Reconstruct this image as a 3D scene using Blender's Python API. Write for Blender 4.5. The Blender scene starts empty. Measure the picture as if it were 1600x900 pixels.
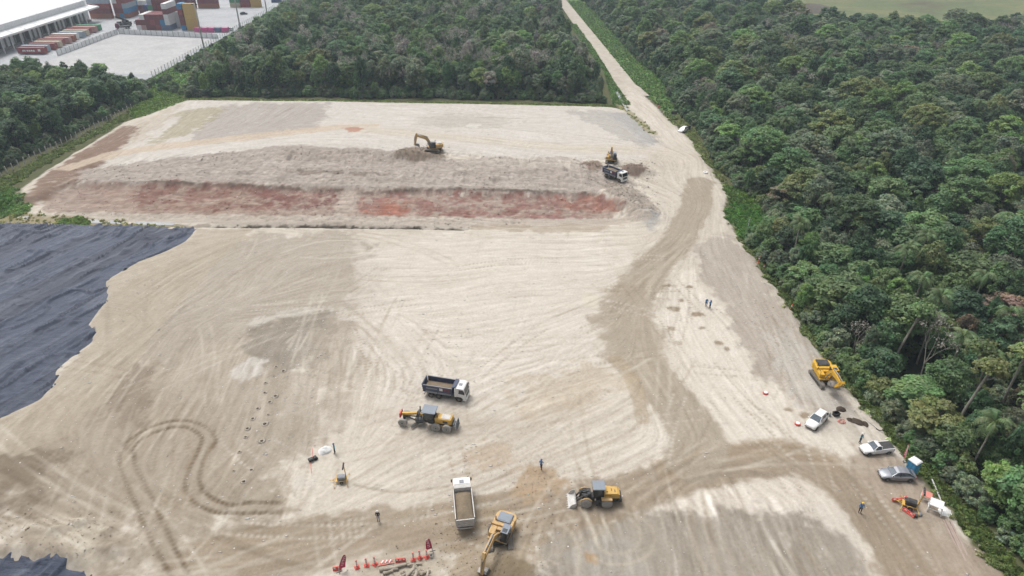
import bpy, bmesh, math, random
import numpy as np
from mathutils import Vector, Matrix

random.seed(7)
RNG = np.random.default_rng(11)
R = math.radians
scene = bpy.context.scene

# ------------------------------------------------------------------ camera
CAM_H, PITCH, FPX = 69.0, R(31.15), 1066.667
cam_d = bpy.data.cameras.new('camera')
cam_d.sensor_width = 36.0
cam_d.lens = 24.0
cam_d.clip_start = 0.5
cam_d.clip_end = 12000.0
cam = bpy.data.objects.new('camera', cam_d)
scene.collection.objects.link(cam)
cam.location = (0, 0, CAM_H)
cam.rotation_euler = (math.pi / 2 - PITCH, 0, 0)
scene.camera = cam

# ------------------------------------------------------------------ daylight: bright overcast
SUN_EL, SUN_AZ = R(62), R(-35)          # azimuth measured from +Y towards +X
world = bpy.data.worlds.new('World')
scene.world = world
world.use_nodes = True
wn = world.node_tree.nodes
wn.clear()
w_out = wn.new('ShaderNodeOutputWorld')
w_bg = wn.new('ShaderNodeBackground')
w_sky = wn.new('ShaderNodeTexSky')
w_sky.sky_type = 'NISHITA'
w_sky.sun_disc = False
w_sky.sun_elevation = SUN_EL
w_sky.sun_rotation = SUN_AZ
w_sky.air_density = 1.0
w_sky.dust_density = 6.0
w_sky.ozone_density = 0.6
w_hsv = wn.new('ShaderNodeHueSaturation')      # cloud cover: the blue of the sky is washed out evenly
w_hsv.inputs['Saturation'].default_value = 0.22
world.node_tree.links.new(w_sky.outputs[0], w_hsv.inputs['Color'])
world.node_tree.links.new(w_hsv.outputs[0], w_bg.inputs[0])
w_bg.inputs[1].default_value = 0.15
world.node_tree.links.new(w_bg.outputs[0], w_out.inputs[0])

sun_d = bpy.data.lights.new('sun', 'SUN')
sun_d.energy = 1.5
sun_d.angle = R(20)
sun_d.color = (1.0, 0.975, 0.94)
sun = bpy.data.objects.new('sun', sun_d)
scene.collection.objects.link(sun)
sun_dir = Vector((math.sin(SUN_AZ) * math.cos(SUN_EL), math.cos(SUN_AZ) * math.cos(SUN_EL), math.sin(SUN_EL)))
sun.rotation_euler = (-sun_dir).to_track_quat('-Z', 'Y').to_euler()

scene.view_settings.view_transform = 'Standard'
scene.view_settings.look = 'None'
scene.view_settings.gamma = 1.0
scene.view_settings.use_curve_mapping = False
scene.view_settings.exposure = 0.22
scene.render.engine = 'CYCLES'
scene.cycles.max_bounces = 5
scene.cycles.diffuse_bounces = 4
scene.cycles.glossy_bounces = 2
scene.cycles.transmission_bounces = 3
scene.cycles.volume_bounces = 0
scene.cycles.volume_step_rate = 4.0
scene.cycles.transparent_max_bounces = 6
scene.cycles.use_denoising = True

# ------------------------------------------------------------------ helpers
CP, SP = math.cos(PITCH), math.sin(PITCH)

def W(x, y, z=0.0):
    """ground point (world metres) that a surveyed photograph position stands for, at height z"""
    u = (x - 800.0) / FPX
    v = (450.0 - y) / FPX
    dx, dy, dz = u, CP + v * SP, -SP + v * CP
    t = (z - CAM_H) / dz
    return (dx * t, dy * t, z)

def WL(pts, z=0.0):
    return np.array([W(p[0], p[1], z)[:2] for p in pts])

def project(x, y, z):
    zz = z - CAM_H
    depth = y * CP - zz * SP
    return 800 + FPX * x / depth, 450 - FPX * (y * SP + zz * CP) / depth, depth

def s2l(c):
    """photo-like 0-255 sRGB to linear"""
    out = []
    for v in c:
        v = v / 255.0
        out.append(v / 12.92 if v <= 0.04045 else ((v + 0.055) / 1.055) ** 2.4)
    return tuple(out)

GAIN = 1.75
def alb(c):
    """albedo of a surface that reads as sRGB c under this daylight"""
    return tuple(v / GAIN for v in s2l(c))

COL = scene.collection

def tag(o, label=None, cat=None, group=None, kind=None):
    if label: o['label'] = label
    if cat: o['category'] = cat
    if group: o['group'] = group
    if kind: o['kind'] = kind
    return o

def empty(name, loc=(0, 0, 0), rz=0.0, label=None, cat=None, group=None):
    o = bpy.data.objects.new(name, None)
    COL.objects.link(o)
    o.location = loc
    o.rotation_euler = (0, 0, rz)
    return tag(o, label, cat, group)

def link_mesh(name, me, parent=None):
    o = bpy.data.objects.new(name, me)
    COL.objects.link(o)
    if parent is not None:
        o.parent = parent
    return o

def copy_tree(o, parent=None):
    c = o.copy()
    COL.objects.link(c)
    c.parent = parent
    for ch in list(o.children):
        copy_tree(ch, c)
    return c

def np_mesh(name, verts, faces, mat=None, smooth=False, colors=None):
    """verts (n,3), faces (m,k) with constant k"""
    verts = np.asarray(verts, dtype=np.float32)
    faces = np.asarray(faces, dtype=np.int32)
    me = bpy.data.meshes.new(name)
    n, (m, k) = len(verts), faces.shape
    me.vertices.add(n)
    me.vertices.foreach_set('co', verts.ravel())
    me.loops.add(m * k)
    me.loops.foreach_set('vertex_index', faces.ravel())
    me.polygons.add(m)
    me.polygons.foreach_set('loop_start', np.arange(0, m * k, k, dtype=np.int32))
    me.polygons.foreach_set('loop_total', np.full(m, k, dtype=np.int32))
    if smooth:
        me.polygons.foreach_set('use_smooth', np.ones(m, dtype=bool))
    me.update(calc_edges=True)
    if colors is not None:
        a = me.color_attributes.new('tint', 'FLOAT_COLOR', 'POINT')
        c = np.ones((n, 4), dtype=np.float32)
        c[:, :3] = colors
        a.data.foreach_set('color', c.ravel())
    if mat is not None:
        me.materials.append(mat)
    return me

class MB:
    """collects boxes, prisms, tubes and lathes and links them as ONE mesh object"""
    def __init__(self):
        self.v, self.f, self.m = [], [], []
    def add(self, vs, fs, mi=0):
        b = len(self.v)
        self.v += [tuple(p) for p in vs]
        self.f += [tuple(i + b for i in f) for f in fs]
        self.m += [mi] * len(fs)
        return self
    def box(self, x0, x1, y0, y1, z0, z1, mi=0, bev=0.0):
        if bev > 0:
            return self.bbox(x0, x1, y0, y1, z0, z1, bev, mi)
        vs = [(x, y, z) for z in (z0, z1) for y in (y0, y1) for x in (x0, x1)]
        return self.add(vs, [(0, 2, 3, 1), (4, 5, 7, 6), (0, 1, 5, 4), (2, 6, 7, 3), (0, 4, 6, 2), (1, 3, 7, 5)], mi)
    def bbox(self, x0, x1, y0, y1, z0, z1, b, mi=0):
        """box with chamfered edges"""
        b = min(b, (x1 - x0) * .45, (y1 - y0) * .45, (z1 - z0) * .45)
        rings = []
        def ring(xa, xb, ya, yb, z, c):
            return [(xa + c, ya, z), (xb - c, ya, z), (xb, ya + c, z), (xb, yb - c, z), (xb - c, yb, z), (xa + c, yb, z), (xa, yb - c, z), (xa, ya + c, z)]
        rings.append(ring(x0 + b, x1 - b, y0 + b, y1 - b, z0, b * .5))
        rings.append(ring(x0, x1, y0, y1, z0 + b, b))
        rings.append(ring(x0, x1, y0, y1, z1 - b, b))
        rings.append(ring(x0 + b, x1 - b, y0 + b, y1 - b, z1, b * .5))
        return self.loft(rings, mi)
    def loft(self, rings, mi=0, cap=True):
        n = len(rings[0])
        vs = [p for r in rings for p in r]
        fs = []
        for i in range(len(rings) - 1):
            for j in range(n):
                k = (j + 1) % n
                fs.append((i * n + j, i * n + k, (i + 1) * n + k, (i + 1) * n + j))
        if cap:
            fs.append(tuple(reversed(range(n))))
            fs.append(tuple((len(rings) - 1) * n + j for j in range(n)))
        return self.add(vs, fs, mi)
    def prism(self, prof, y0, y1, mi=0, axis='y', inset=0.0):
        """extrude a profile: axis y -> profile is (x,z); axis x -> (y,z); axis z -> (x,y)"""
        def P(p, t):
            if axis == 'y': return (p[0], t, p[1])
            if axis == 'x': return (t, p[0], p[1])
            return (p[0], p[1], t)
        return self.loft([[P(p, y0) for p in prof], [P(p, y1) for p in prof]], mi)
    def tube(self, a, b, r0, r1=None, n=10, mi=0, cap=True):
        r1 = r0 if r1 is None else r1
        a, b = Vector(a), Vector(b)
        d = (b - a)
        if d.length < 1e-6:
            return self
        d.normalize()
        u = d.orthogonal().normalized()
        w = d.cross(u)
        rings = []
        for p, r in ((a, r0), (b, r1)):
            rings.append([p + (u * math.cos(2 * math.pi * k / n) + w * math.sin(2 * math.pi * k / n)) * r for k in range(n)])
        return self.loft(rings, mi, cap)
    def path(self, pts, rs, n=8, mi=0):
        pts = [Vector(p) for p in pts]
        rings = []
        for i, p in enumerate(pts):
            d = (pts[min(i + 1, len(pts) - 1)] - pts[max(i - 1, 0)]).normalized()
            u = d.cross(Vector((0.123, 0.312, 0.942))).normalized()
            w = d.cross(u)
            r = rs[i] if isinstance(rs, (list, tuple)) else rs
            rings.append([p + (u * math.cos(2 * math.pi * k / n) + w * math.sin(2 * math.pi * k / n)) * r for k in range(n)])
        return self.loft(rings, mi)
    def bar(self, a, b, w, h, mi=0):
        """rectangular bar from a to b; w across (horizontal), h vertical-ish"""
        a, b = Vector(a), Vector(b)
        d = (b - a).normalized()
        up = Vector((0, 0, 1)) if abs(d.z) < .95 else Vector((1, 0, 0))
        s = d.cross(up).normalized() * (w / 2)
        t = s.cross(d).normalized() * (h / 2)
        return self.loft([[p - s - t, p + s - t, p + s + t, p - s + t] for p in (a, b)], mi)
    def lathe(self, prof, c=(0, 0, 0), axis='y', n=20, mi=0):
        """prof: (radius, along-axis) pairs"""
        rings = []
        for r, t in prof:
            ring = []
            for k in range(n):
                a = 2 * math.pi * k / n
                x, z = r * math.cos(a), r * math.sin(a)
                if axis == 'y': p = (c[0] + x, c[1] + t, c[2] + z)
                elif axis == 'x': p = (c[0] + t, c[1] + x, c[2] + z)
                else: p = (c[0] + x, c[1] + z, c[2] + t)
                ring.append(p)
            rings.append(ring)
        return self.loft(rings, mi)
    def mesh(self, name, mats, smooth=False):
        me = bpy.data.meshes.new(name)
        me.from_pydata(self.v, [], self.f)
        mats = mats if isinstance(mats, (list, tuple)) else [mats]
        for m in mats:
            me.materials.append(m)
        if len(mats) > 1:
            me.polygons.foreach_set('material_index', np.array(self.m, dtype=np.int32))
        bm = bmesh.new()
        bm.from_mesh(me)
        bmesh.ops.recalc_face_normals(bm, faces=bm.faces)
        bm.to_mesh(me)
        bm.free()
        if smooth:
            me.polygons.foreach_set('use_smooth', np.ones(len(me.polygons), dtype=bool))
        return me
    def build(self, name, mats, parent=None, smooth=False, loc=None):
        o = link_mesh(name, self.mesh(name, mats, smooth), parent)
        if loc: o.location = loc
        return o

# ------------------------------------------------------------------ materials
MATS = {}
def new_mat(name):
    m = bpy.data.materials.new(name)
    m.use_nodes = True
    nt = m.node_tree
    nt.nodes.clear()
    out = nt.nodes.new('ShaderNodeOutputMaterial')
    b = nt.nodes.new('ShaderNodeBsdfPrincipled')
    nt.links.new(b.outputs[0], out.inputs[0])
    MATS[name] = m
    return m, nt, b

def noise(nt, scale, detail=4, rough=.6, coord='Object', dist=0.0):
    tc = nt.nodes.new('ShaderNodeTexCoord')
    n = nt.nodes.new('ShaderNodeTexNoise')
    n.inputs['Scale'].default_value = scale
    n.inputs['Detail'].default_value = detail
    n.inputs['Roughness'].default_value = rough
    n.inputs['Distortion'].default_value = dist
    nt.links.new(tc.outputs[coord], n.inputs['Vector'])
    return n

def ramp(nt, src, stops):
    r = nt.nodes.new('ShaderNodeValToRGB')
    el = r.color_ramp.elements
    while len(el) < len(stops): el.new(.5)
    for e, (p, c) in zip(el, stops):
        e.position = p
        e.color = (*c[:3], 1) if not isinstance(c, (int, float)) else (c, c, c, 1)
    nt.links.new(src, r.inputs[0])
    return r

def mixc(nt, fac, a, b, mode='MIX'):
    m = nt.nodes.new('ShaderNodeMix')
    m.data_type = 'RGBA'
    m.blend_type = mode
    for sock, val in ((m.inputs[0], fac), (m.inputs[6], a), (m.inputs[7], b)):
        if hasattr(val, 'is_output'):
            nt.links.new(val, sock)
        elif isinstance(val, (int, float)):
            sock.default_value = val
        else:
            sock.default_value = (*val[:3], 1)
    return m.outputs[2]

def paint(name, c, rough=.45, metal=0.0, dirt=.35, dirt_c=(176, 160, 138), scale=1.6, spec=.5):
    """painted or plain surface with dust and wear on it; c is linear albedo"""
    m, nt, b = new_mat(name)
    n = noise(nt, scale, 6, .68)
    r = ramp(nt, n.outputs['Fac'], [(.42, 0.0), (.72, 1.0)])
    mul = nt.nodes.new('ShaderNodeMath'); mul.operation = 'MULTIPLY'
    nt.links.new(r.outputs[0], mul.inputs[0]); mul.inputs[1].default_value = dirt
    col = mixc(nt, mul.outputs[0], c, alb(dirt_c))
    n2 = noise(nt, scale * 7, 3, .6)
    r2 = ramp(nt, n2.outputs['Fac'], [(.3, (.86,) * 3), (.7, (1.06,) * 3)])
    col = mixc(nt, 1.0, col, r2.outputs[0], 'MULTIPLY')
    nt.links.new(col, b.inputs['Base Color'])
    rr = ramp(nt, n.outputs['Fac'], [(.3, rough), (.75, min(1, rough + .3))])
    nt.links.new(rr.outputs[0], b.inputs['Roughness'])
    b.inputs['Metallic'].default_value = metal
    b.inputs['Specular IOR Level'].default_value = spec
    return m

def glass_mat(name, c=(.015, .02, .025), rough=.08):
    m, nt, b = new_mat(name)
    n = noise(nt, 3.0, 3)
    r = ramp(nt, n.outputs['Fac'], [(.35, tuple(v for v in c)), (.75, tuple(v * 2.2 + .01 for v in c))])
    nt.links.new(r.outputs[0], b.inputs['Base Color'])
    b.inputs['Roughness'].default_value = rough
    b.inputs['Specular IOR Level'].default_value = .6
    return m
# ------------------------------------------------------------------ the ground: one sheet, coloured by soil type
OUT_Z = -0.8
X0, X1, Y0, Y1, CELL = -176.0, 156.0, 36.0, 264.0, 0.20
NX, NY = int((X1 - X0) / CELL), int((Y1 - Y0) / CELL)
gx = (X0 + (np.arange(NX) + .5) * CELL).astype(np.float32)
gy = (Y0 + (np.arange(NY) + .5) * CELL).astype(np.float32)

def vnoise(cell, seed, octaves=1, gain=.5, ax=1.0, ay=1.0):
    rng = np.random.default_rng(seed)
    out = np.zeros((NY, NX), np.float32)
    amp, tot = 1.0, 0.0
    for o in range(octaves):
        cx, cy = cell * ax / (2 ** o), cell * ay / (2 ** o)
        nx, ny = int((X1 - X0) / cx) + 3, int((Y1 - Y0) / cy) + 3
        g = rng.random((ny, nx), dtype=np.float32)
        fx, fy = (gx - X0) / cx, (gy - Y0) / cy
        ix, iy = fx.astype(int), fy.astype(int)
        tx, ty = fx - ix, fy - iy
        tx, ty = tx * tx * (3 - 2 * tx), (ty * ty * (3 - 2 * ty))[:, None]
        rows = g[:, ix] * (1 - tx) + g[:, ix + 1] * tx
        out += amp * (rows[iy] * (1 - ty) + rows[iy + 1] * ty)
        tot += amp
        amp *= gain
    return out / tot

def blur(a, metres):
    r = max(1, int(metres / CELL))
    for _ in range(2):
        for ax in (0, 1):
            p = np.pad(a, [(r + 1, r) if k == ax else (0, 0) for k in (0, 1)], mode='edge')
            c = np.cumsum(p, axis=ax, dtype=np.float64)
            n = a.shape[ax]
            if ax == 0: a = (c[2 * r + 1:2 * r + 1 + n] - c[:n]) / (2 * r + 1)
            else: a = (c[:, 2 * r + 1:2 * r + 1 + n] - c[:, :n]) / (2 * r + 1)
            a = a.astype(np.float32)
    return a

RAGT = {c: vnoise(c, 400 + int(c * 10), 4, .68) for c in (1.6, 3.0, 5.5, 9.0)}
def rag_noise(cell, seed, sl):
    """a window of ragged-edge noise, shifted by the seed"""
    t = RAGT[min(RAGT, key=lambda c: abs(c - cell))]
    oy, ox = (seed * 127) % NY, (seed * 311) % NX
    return t[np.arange(sl[0].start + oy, sl[0].stop + oy) % NY][:, np.arange(sl[1].start + ox, sl[1].stop + ox) % NX]

def poly_win(pts, soft=.5, rag=0.0, seed=1, z=0.0, ragcell=3.0):
    """window and mask: 1 inside the polygon (surveyed photo positions), soft and ragged at its edge"""
    P = WL(pts, z)
    xs, ys = P[:, 0], P[:, 1]
    w = max(soft, rag)
    pad = 2.2 * w + 1
    ja, jb = max(0, int((ys.min() - pad - Y0) / CELL)), min(NY, int((ys.max() + pad - Y0) / CELL) + 1)
    ia, ib = max(0, int((xs.min() - pad - X0) / CELL)), min(NX, int((xs.max() + pad - X0) / CELL) + 1)
    sl = (slice(ja, jb), slice(ia, ib))
    m = np.zeros((jb - ja, ib - ia), np.float32)
    for j in range(max(ja, int((ys.min() - Y0) / CELL)), min(jb, int((ys.max() - Y0) / CELL) + 1)):
        y = gy[j]
        cr = []
        for k in range(len(P)):
            xa, ya, xb, yb = xs[k - 1], ys[k - 1], xs[k], ys[k]
            if (ya > y) != (yb > y):
                cr.append(xa + (y - ya) * (xb - xa) / (yb - ya))
        cr.sort()
        for a, b in zip(cr[::2], cr[1::2]):
            p, q = int(max(ia, (a - X0) / CELL)), int(max(ia, min(ib, (b - X0) / CELL + .5)))
            m[j - ja, p - ia:q - ia] = 1
    if w >= CELL: m = blur(m, w)
    if rag > 0:
        n = .6 * rag_noise(ragcell, seed, sl) + .4 * rag_noise(1.6, seed + 3, sl)
        k = 3.2 * rag / max(soft, .25)
        m = np.clip((m + (n - .5) * 1.9 * np.clip(m * 6, 0, 1) - .5) * min(k, 5.0) + .5, 0, 1) * (m > .01)
    return sl, m

def poly_mask(pts, *a, **k):
    sl, w = poly_win(pts, *a, **k)
    m = np.zeros((NY, NX), np.float32)
    m[sl] = w
    return m

def stroke(pts, width, soft=.3, z=0.0, world=False, closed=False, spacing=None):
    """distance-based mask along a polyline; width in metres. Returns (slice, mask, along)"""
    P = np.array(pts, np.float32) if world else WL(pts, z)
    # smooth the polyline
    if len(P) > 2:
        t = np.arange(len(P))
        tt = np.linspace(0, len(P) - 1, (len(P) - 1) * 8 + 1)
        i = np.clip(tt.astype(int), 0, len(P) - 2); f = (tt - i)[:, None]
        p0 = P[np.clip(i - 1, 0, len(P) - 1)]; p1 = P[i]; p2 = P[i + 1]; p3 = P[np.clip(i + 2, 0, len(P) - 1)]
        P = .5 * (2 * p1 + (p2 - p0) * f + (2 * p0 - 5 * p1 + 4 * p2 - p3) * f ** 2 + (3 * p1 - p0 - 3 * p2 + p3) * f ** 3)
    best = {}
    pad = width / 2 + soft + .3
    ja, jb = int((P[:, 1].min() - pad - Y0) / CELL), int((P[:, 1].max() + pad - Y0) / CELL) + 1
    ia, ib = int((P[:, 0].min() - pad - X0) / CELL), int((P[:, 0].max() + pad - X0) / CELL) + 1
    ja, jb, ia, ib = max(ja, 0), min(jb, NY), max(ia, 0), min(ib, NX)
    if jb <= ja or ib <= ia:
        return (slice(0, 0), slice(0, 0)), np.zeros((0, 0), np.float32), np.zeros((0, 0), np.float32)
    D = np.full((jb - ja, ib - ia), 1e9, np.float32)
    A = np.zeros_like(D)
    L = 0.0
    for k in range(len(P) - 1):
        a, b = P[k], P[k + 1]
        d = b - a
        l2 = float(d @ d)
        if l2 < 1e-8: continue
        sj, ej = int((min(a[1], b[1]) - pad - Y0) / CELL), int((max(a[1], b[1]) + pad - Y0) / CELL) + 1
        si, ei = int((min(a[0], b[0]) - pad - X0) / CELL), int((max(a[0], b[0]) + pad - X0) / CELL) + 1
        sj, ej, si, ei = max(sj, ja), min(ej, jb), max(si, ia), min(ei, ib)
        ln = math.sqrt(l2)
        if ej > sj and ei > si:
            xx, yy = gx[si:ei][None, :], gy[sj:ej][:, None]
            t = np.clip(((xx - a[0]) * d[0] + (yy - a[1]) * d[1]) / l2, 0, 1)
            dd = np.hypot(xx - a[0] - t * d[0], yy - a[1] - t * d[1])
            s = (slice(sj - ja, ej - ja), slice(si - ia, ei - ia))
            w = dd < D[s]
            D[s] = np.where(w, dd, D[s])
            A[s] = np.where(w, L + t * ln, A[s])
        L += ln
    m = np.clip((width / 2 + soft / 2 - D) / max(soft, 1e-3), 0, 1)
    return (slice(ja, jb), slice(ia, ib)), m.astype(np.float32), A

rgb = np.empty((NY, NX, 3), np.float32)
def put(mask, c, amount=1.0, sl=None):
    c = np.array(alb(c), np.float32)
    if sl is None:
        m = (mask * amount)[..., None]
        rgb[...] = rgb * (1 - m) + c * m
    else:
        m = (mask * amount)[..., None]
        rgb[sl] = rgb[sl] * (1 - m) + c * m

n_big = vnoise(22, 3, 4, .55)
n_mid = vnoise(6, 4, 4, .6)
n_fine = vnoise(1.2, 5, 3, .6)

# --- outlines of the cleared site
SITE = [(290, 157), (520, 159), (960, 168), (985, 174), (970, 140), (962, 112), (925, 70), (896, 40), (905, 40), (940, 78), (1000, 140), (1045, 185), (1078, 215),
        (1108, 258), (1138, 300), (1133, 330), (1152, 368), (1188, 412), (1240, 486), (1292, 566), (1352, 634), (1402, 694), (1442, 757), (1480, 794), (1522, 842),
        (1574, 905), (1655, 1010), (-400, 1010), (-400, 354), (0, 350), (10, 322), (40, 287), (116, 238), (198, 188)]
TARP = [(-420, 352), (0, 349), (120, 351), (305, 356), (288, 376), (255, 392), (215, 406), (165, 436), (168, 462), (138, 505), (145, 530), (110, 556), (86, 575),
        (84, 595), (60, 622), (0, 650), (-420, 770)]
TARP2 = [(-300, 868), (20, 866), (57, 864), (52, 872), (100, 877), (110, 884), (136, 888), (132, 905), (150, 960), (-300, 960)]
m_site = poly_mask(SITE, 1.0, 1.2, 21)
m_tarp = poly_mask(TARP, .4)
m_tarp2 = poly_mask(TARP2, .4)

# --- soil colours
rgb[...] = np.array(alb((98, 104, 70)), np.float32)                    # rough undergrowth soil outside
put(n_mid, (120, 116, 84), .8)
put(m_site, (232, 223, 210))
put(m_site * np.clip((n_big - .45) * 3, 0, 1), (216, 206, 192), .75)
put(m_site * np.clip((n_mid - .52) * 3, 0, 1), (240, 233, 222), .6)

def zone(pts, c, amt=.85, soft=1.5, rag=2.0, seed=1, cell=4.0, z=0.0, hole=None):
    sl, m = poly_win(pts, soft, rag, seed, z, cell)
    put(m * (.72 + .56 * rag_noise(1.6, seed + 9, sl)).clip(0, 1), c, amt, sl)

# near field
zone([(0, 650), (120, 600), (260, 600), (400, 640), (480, 720), (450, 800), (300, 870), (150, 900), (0, 870)], (176, 163, 145), .9, 5, 6, 31, 9)
zone([(140, 540), (300, 500), (480, 590), (470, 700), (330, 780), (120, 740), (60, 660)], (188, 176, 160), .8, 5, 6, 32, 8)
zone([(150, 470), (330, 380), (560, 360), (640, 450), (520, 520), (300, 540), (180, 560)], (190, 180, 166), .85, 5, 6, 33, 9)
zone([(170, 560), (240, 570), (235, 650), (190, 690), (160, 640)], (160, 146, 130), .75, 2, 3, 34, 4)
zone([(-40, 690), (70, 700), (110, 770), (60, 810), (-40, 790)], (143, 129, 112), .85, 4, 4, 38, 5)
zone([(384, 560), (385, 520), (430, 492), (520, 485), (540, 520), (500, 575), (430, 580), (395, 575)], (164, 155, 142), .9, 2, 3, 35, 4)
zone([(360, 600), (480, 540), (560, 470), (600, 520), (480, 700), (400, 770), (355, 720)], (192, 181, 166), .7, 4, 5, 36, 6)
zone([(362, 575), (400, 556), (420, 565), (405, 590), (372, 600)], (227, 221, 213), .85, .8, 1.2, 37, 2)
zone([(390, 500), (440, 485), (520, 478), (530, 484), (440, 496), (392, 512)], (226, 220, 210), .7, .8, 1.2, 39, 2)
zone([(470, 690), (490, 690), (478, 780), (455, 790)], (228, 222, 212), .7, 1, 2, 40, 3)
# pale centre
zone([(560, 380), (800, 360), (1000, 380), (940, 470), (960, 540), (860, 640), (640, 640), (560, 560)], (237, 229, 218), .7, 5, 5, 41, 8)
zone([(1050, 430), (1090, 410), (1170, 560), (1260, 660), (1300, 700), (1150, 700), (1120, 620), (1040, 520), (1025, 470)], (242, 234, 222), .9, 2, 2.5, 42, 5)
# grey gravel along the forest edge
zone([(1085, 372), (1150, 366), (1240, 486), (1352, 634), (1402, 694), (1345, 660), (1250, 650), (1200, 600), (1140, 500), (1100, 430)], (195, 185, 173), .9, 2, 3, 43, 5)
zone([(1195, 520), (1240, 510), (1300, 590), (1330, 640), (1270, 640), (1210, 570)], (212, 207, 199), .7, 2, 3, 44, 3)
zone([(1262, 660), (1330, 640), (1400, 690), (1350, 690)], (214, 206, 194), .7, 1.5, 2, 45, 3)
# bottom right: tan turning area
zone([(1300, 730), (1400, 700), (1442, 757), (1600, 910), (1640, 960), (1400, 960), (1370, 860), (1320, 780)], (178, 162, 144), .9, 3, 3, 46, 6)
# bottom centre: grey compacted fill with a pale rim
zone([(1000, 770), (1120, 752), (1240, 758), (1320, 800), (1380, 880), (1300, 860), (1150, 800), (1040, 820), (960, 800)], (233, 224, 212), .9, 2, 3, 47, 4)
gm = zone([(826, 960), (845, 850), (900, 808), (1010, 796), (1060, 800), (1120, 790), (1200, 810), (1290, 830), (1330, 850), (1400, 960)], (176, 167, 154), .95, 2, 2.5, 48, 4)
zone([(890, 960), (880, 860), (960, 830), (1010, 860), (1030, 960)], (192, 186, 177), .6, 2, 3, 49, 4)
# haul roads of darker, damp soil
def band(pts, w, c, amt=.8, soft=2.5, seed=1, rag=1.3):
    sl, m, a = stroke(pts, w, soft)
    if m.size == 0: return
    n = (n_mid[sl] * .6 + n_fine[sl] * .4)
    m = np.clip((m - .5 + (n - .5) * rag * 1.3) * 3.0 + .5, 0, 1) * (m > .001)
    put(m, c, amt, sl)
band([(240, 960), (330, 885), (450, 850), (600, 826), (720, 818), (830, 800)], 7.5, (180, 165, 145), .95)
band([(380, 900), (470, 880), (560, 850), (650, 840)], 4, (176, 161, 142), .7)
band([(740, 830), (850, 800), (930, 785), (1010, 760), (1080, 738), (1170, 718), (1250, 722), (1320, 765), (1380, 830), (1450, 940)], 6.5, (175, 160, 141), .95)
band([(1040, 735), (1130, 706), (1220, 700), (1300, 722)], 3.5, (176, 158, 134), .6)
band([(1095, 285), (1085, 330), (1062, 372), (1020, 420), (985, 470), (990, 530), (1020, 590), (1060, 640), (1095, 690), (1080, 720)], 7.5, (188, 176, 159), .95, 2.5)
zone([(950, 440), (1030, 400), (1040, 430), (1020, 470), (1030, 520), (1060, 570), (1020, 590), (950, 560), (940, 500)], (192, 180, 163), .9, 3, 3, 50, 5)
band([(960, 560), (985, 590), (1000, 630), (1005, 655)], 2.2, (190, 174, 150), .7, 1.2)
# digging, wheel-churned and wet soil
zone([(800, 730), (850, 722), (890, 740), (880, 775), (820, 778), (790, 760)], (196, 171, 140), .85, 1.2, 2, 51, 2.5)
zone([(720, 705), (790, 690), (830, 720), (780, 745), (720, 740)], (205, 184, 157), .55, 1.5, 2.5, 52, 2)
zone([(680, 800), (760, 790), (850, 800), (838, 850), (820, 960), (700, 960), (690, 850)], (178, 162, 139), .9, 2.5, 2.5, 53, 4)
zone([(748, 868), (800, 858), (842, 880), (835, 960), (750, 960)], (146, 131, 107), .85, 1.5, 2, 54, 3)
zone([(560, 868), (660, 850), (690, 870), (700, 960), (520, 960)], (192, 180, 160), .7, 2, 2, 55, 3)
zone([(905, 862), (925, 855), (945, 862), (940, 876), (912, 878)], (190, 158, 116), .85, .6, .9, 56, 1.5)
zone([(800, 590), (960, 560), (1000, 600), (900, 640), (800, 660)], (209, 192, 168), .5, 3, 4, 57, 3)
for k, (x, y, w, h) in enumerate([(1052, 482, 26, 9), (1092, 490, 20, 9), (1040, 447, 18, 5), (1050, 512, 16, 8), (1126, 536, 18, 8), (1136, 546, 9, 8), (1150, 587, 26, 5), (1066, 470, 12, 6), (1030, 455, 10, 8),
                                  (1256, 648, 22, 12), (1232, 640, 14, 8), (1285, 640, 16, 8), (905, 455, 10, 5), (1075, 448, 14, 5), (1098, 512, 12, 5), (690, 588, 10, 4), (765, 792, 14, 5), (968, 650, 8, 4)]):
    zone([(x - w / 2, y), (x - w / 5, y - h / 2), (x + w / 3, y - h / 3), (x + w / 2, y + h / 5), (x, y + h / 2)], (168, 151, 129), .95, .3, .5, 60 + k, 1.6)
zone([(910, 462), (925, 456), (938, 466), (930, 480), (912, 476)], (238, 230, 214), .9, .5, .8, 58, 1.5)
zone([(305, 356), (400, 356), (330, 420), (240, 520), (190, 600), (90, 690), (-60, 730), (-60, 660), (0, 650), (60, 622), (84, 595), (145, 530), (138, 505), (168, 462), (165, 436), (215, 406), (288, 376)], (200, 188, 170), .8, 1.0, 1.5, 103, 3)
# edge crumbs beside the black liner
sl, m, a = stroke(TARP[3:-1], 1.2, .8); put(m * np.clip(n_fine[sl] * 1.6 - .2, 0, 1), (218, 208, 192), .7, sl)
zone([(0, 870), (120, 830), (220, 850), (200, 890), (60, 880)], (221, 211, 194), .7, 2, 3, 59, 2.5)

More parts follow.
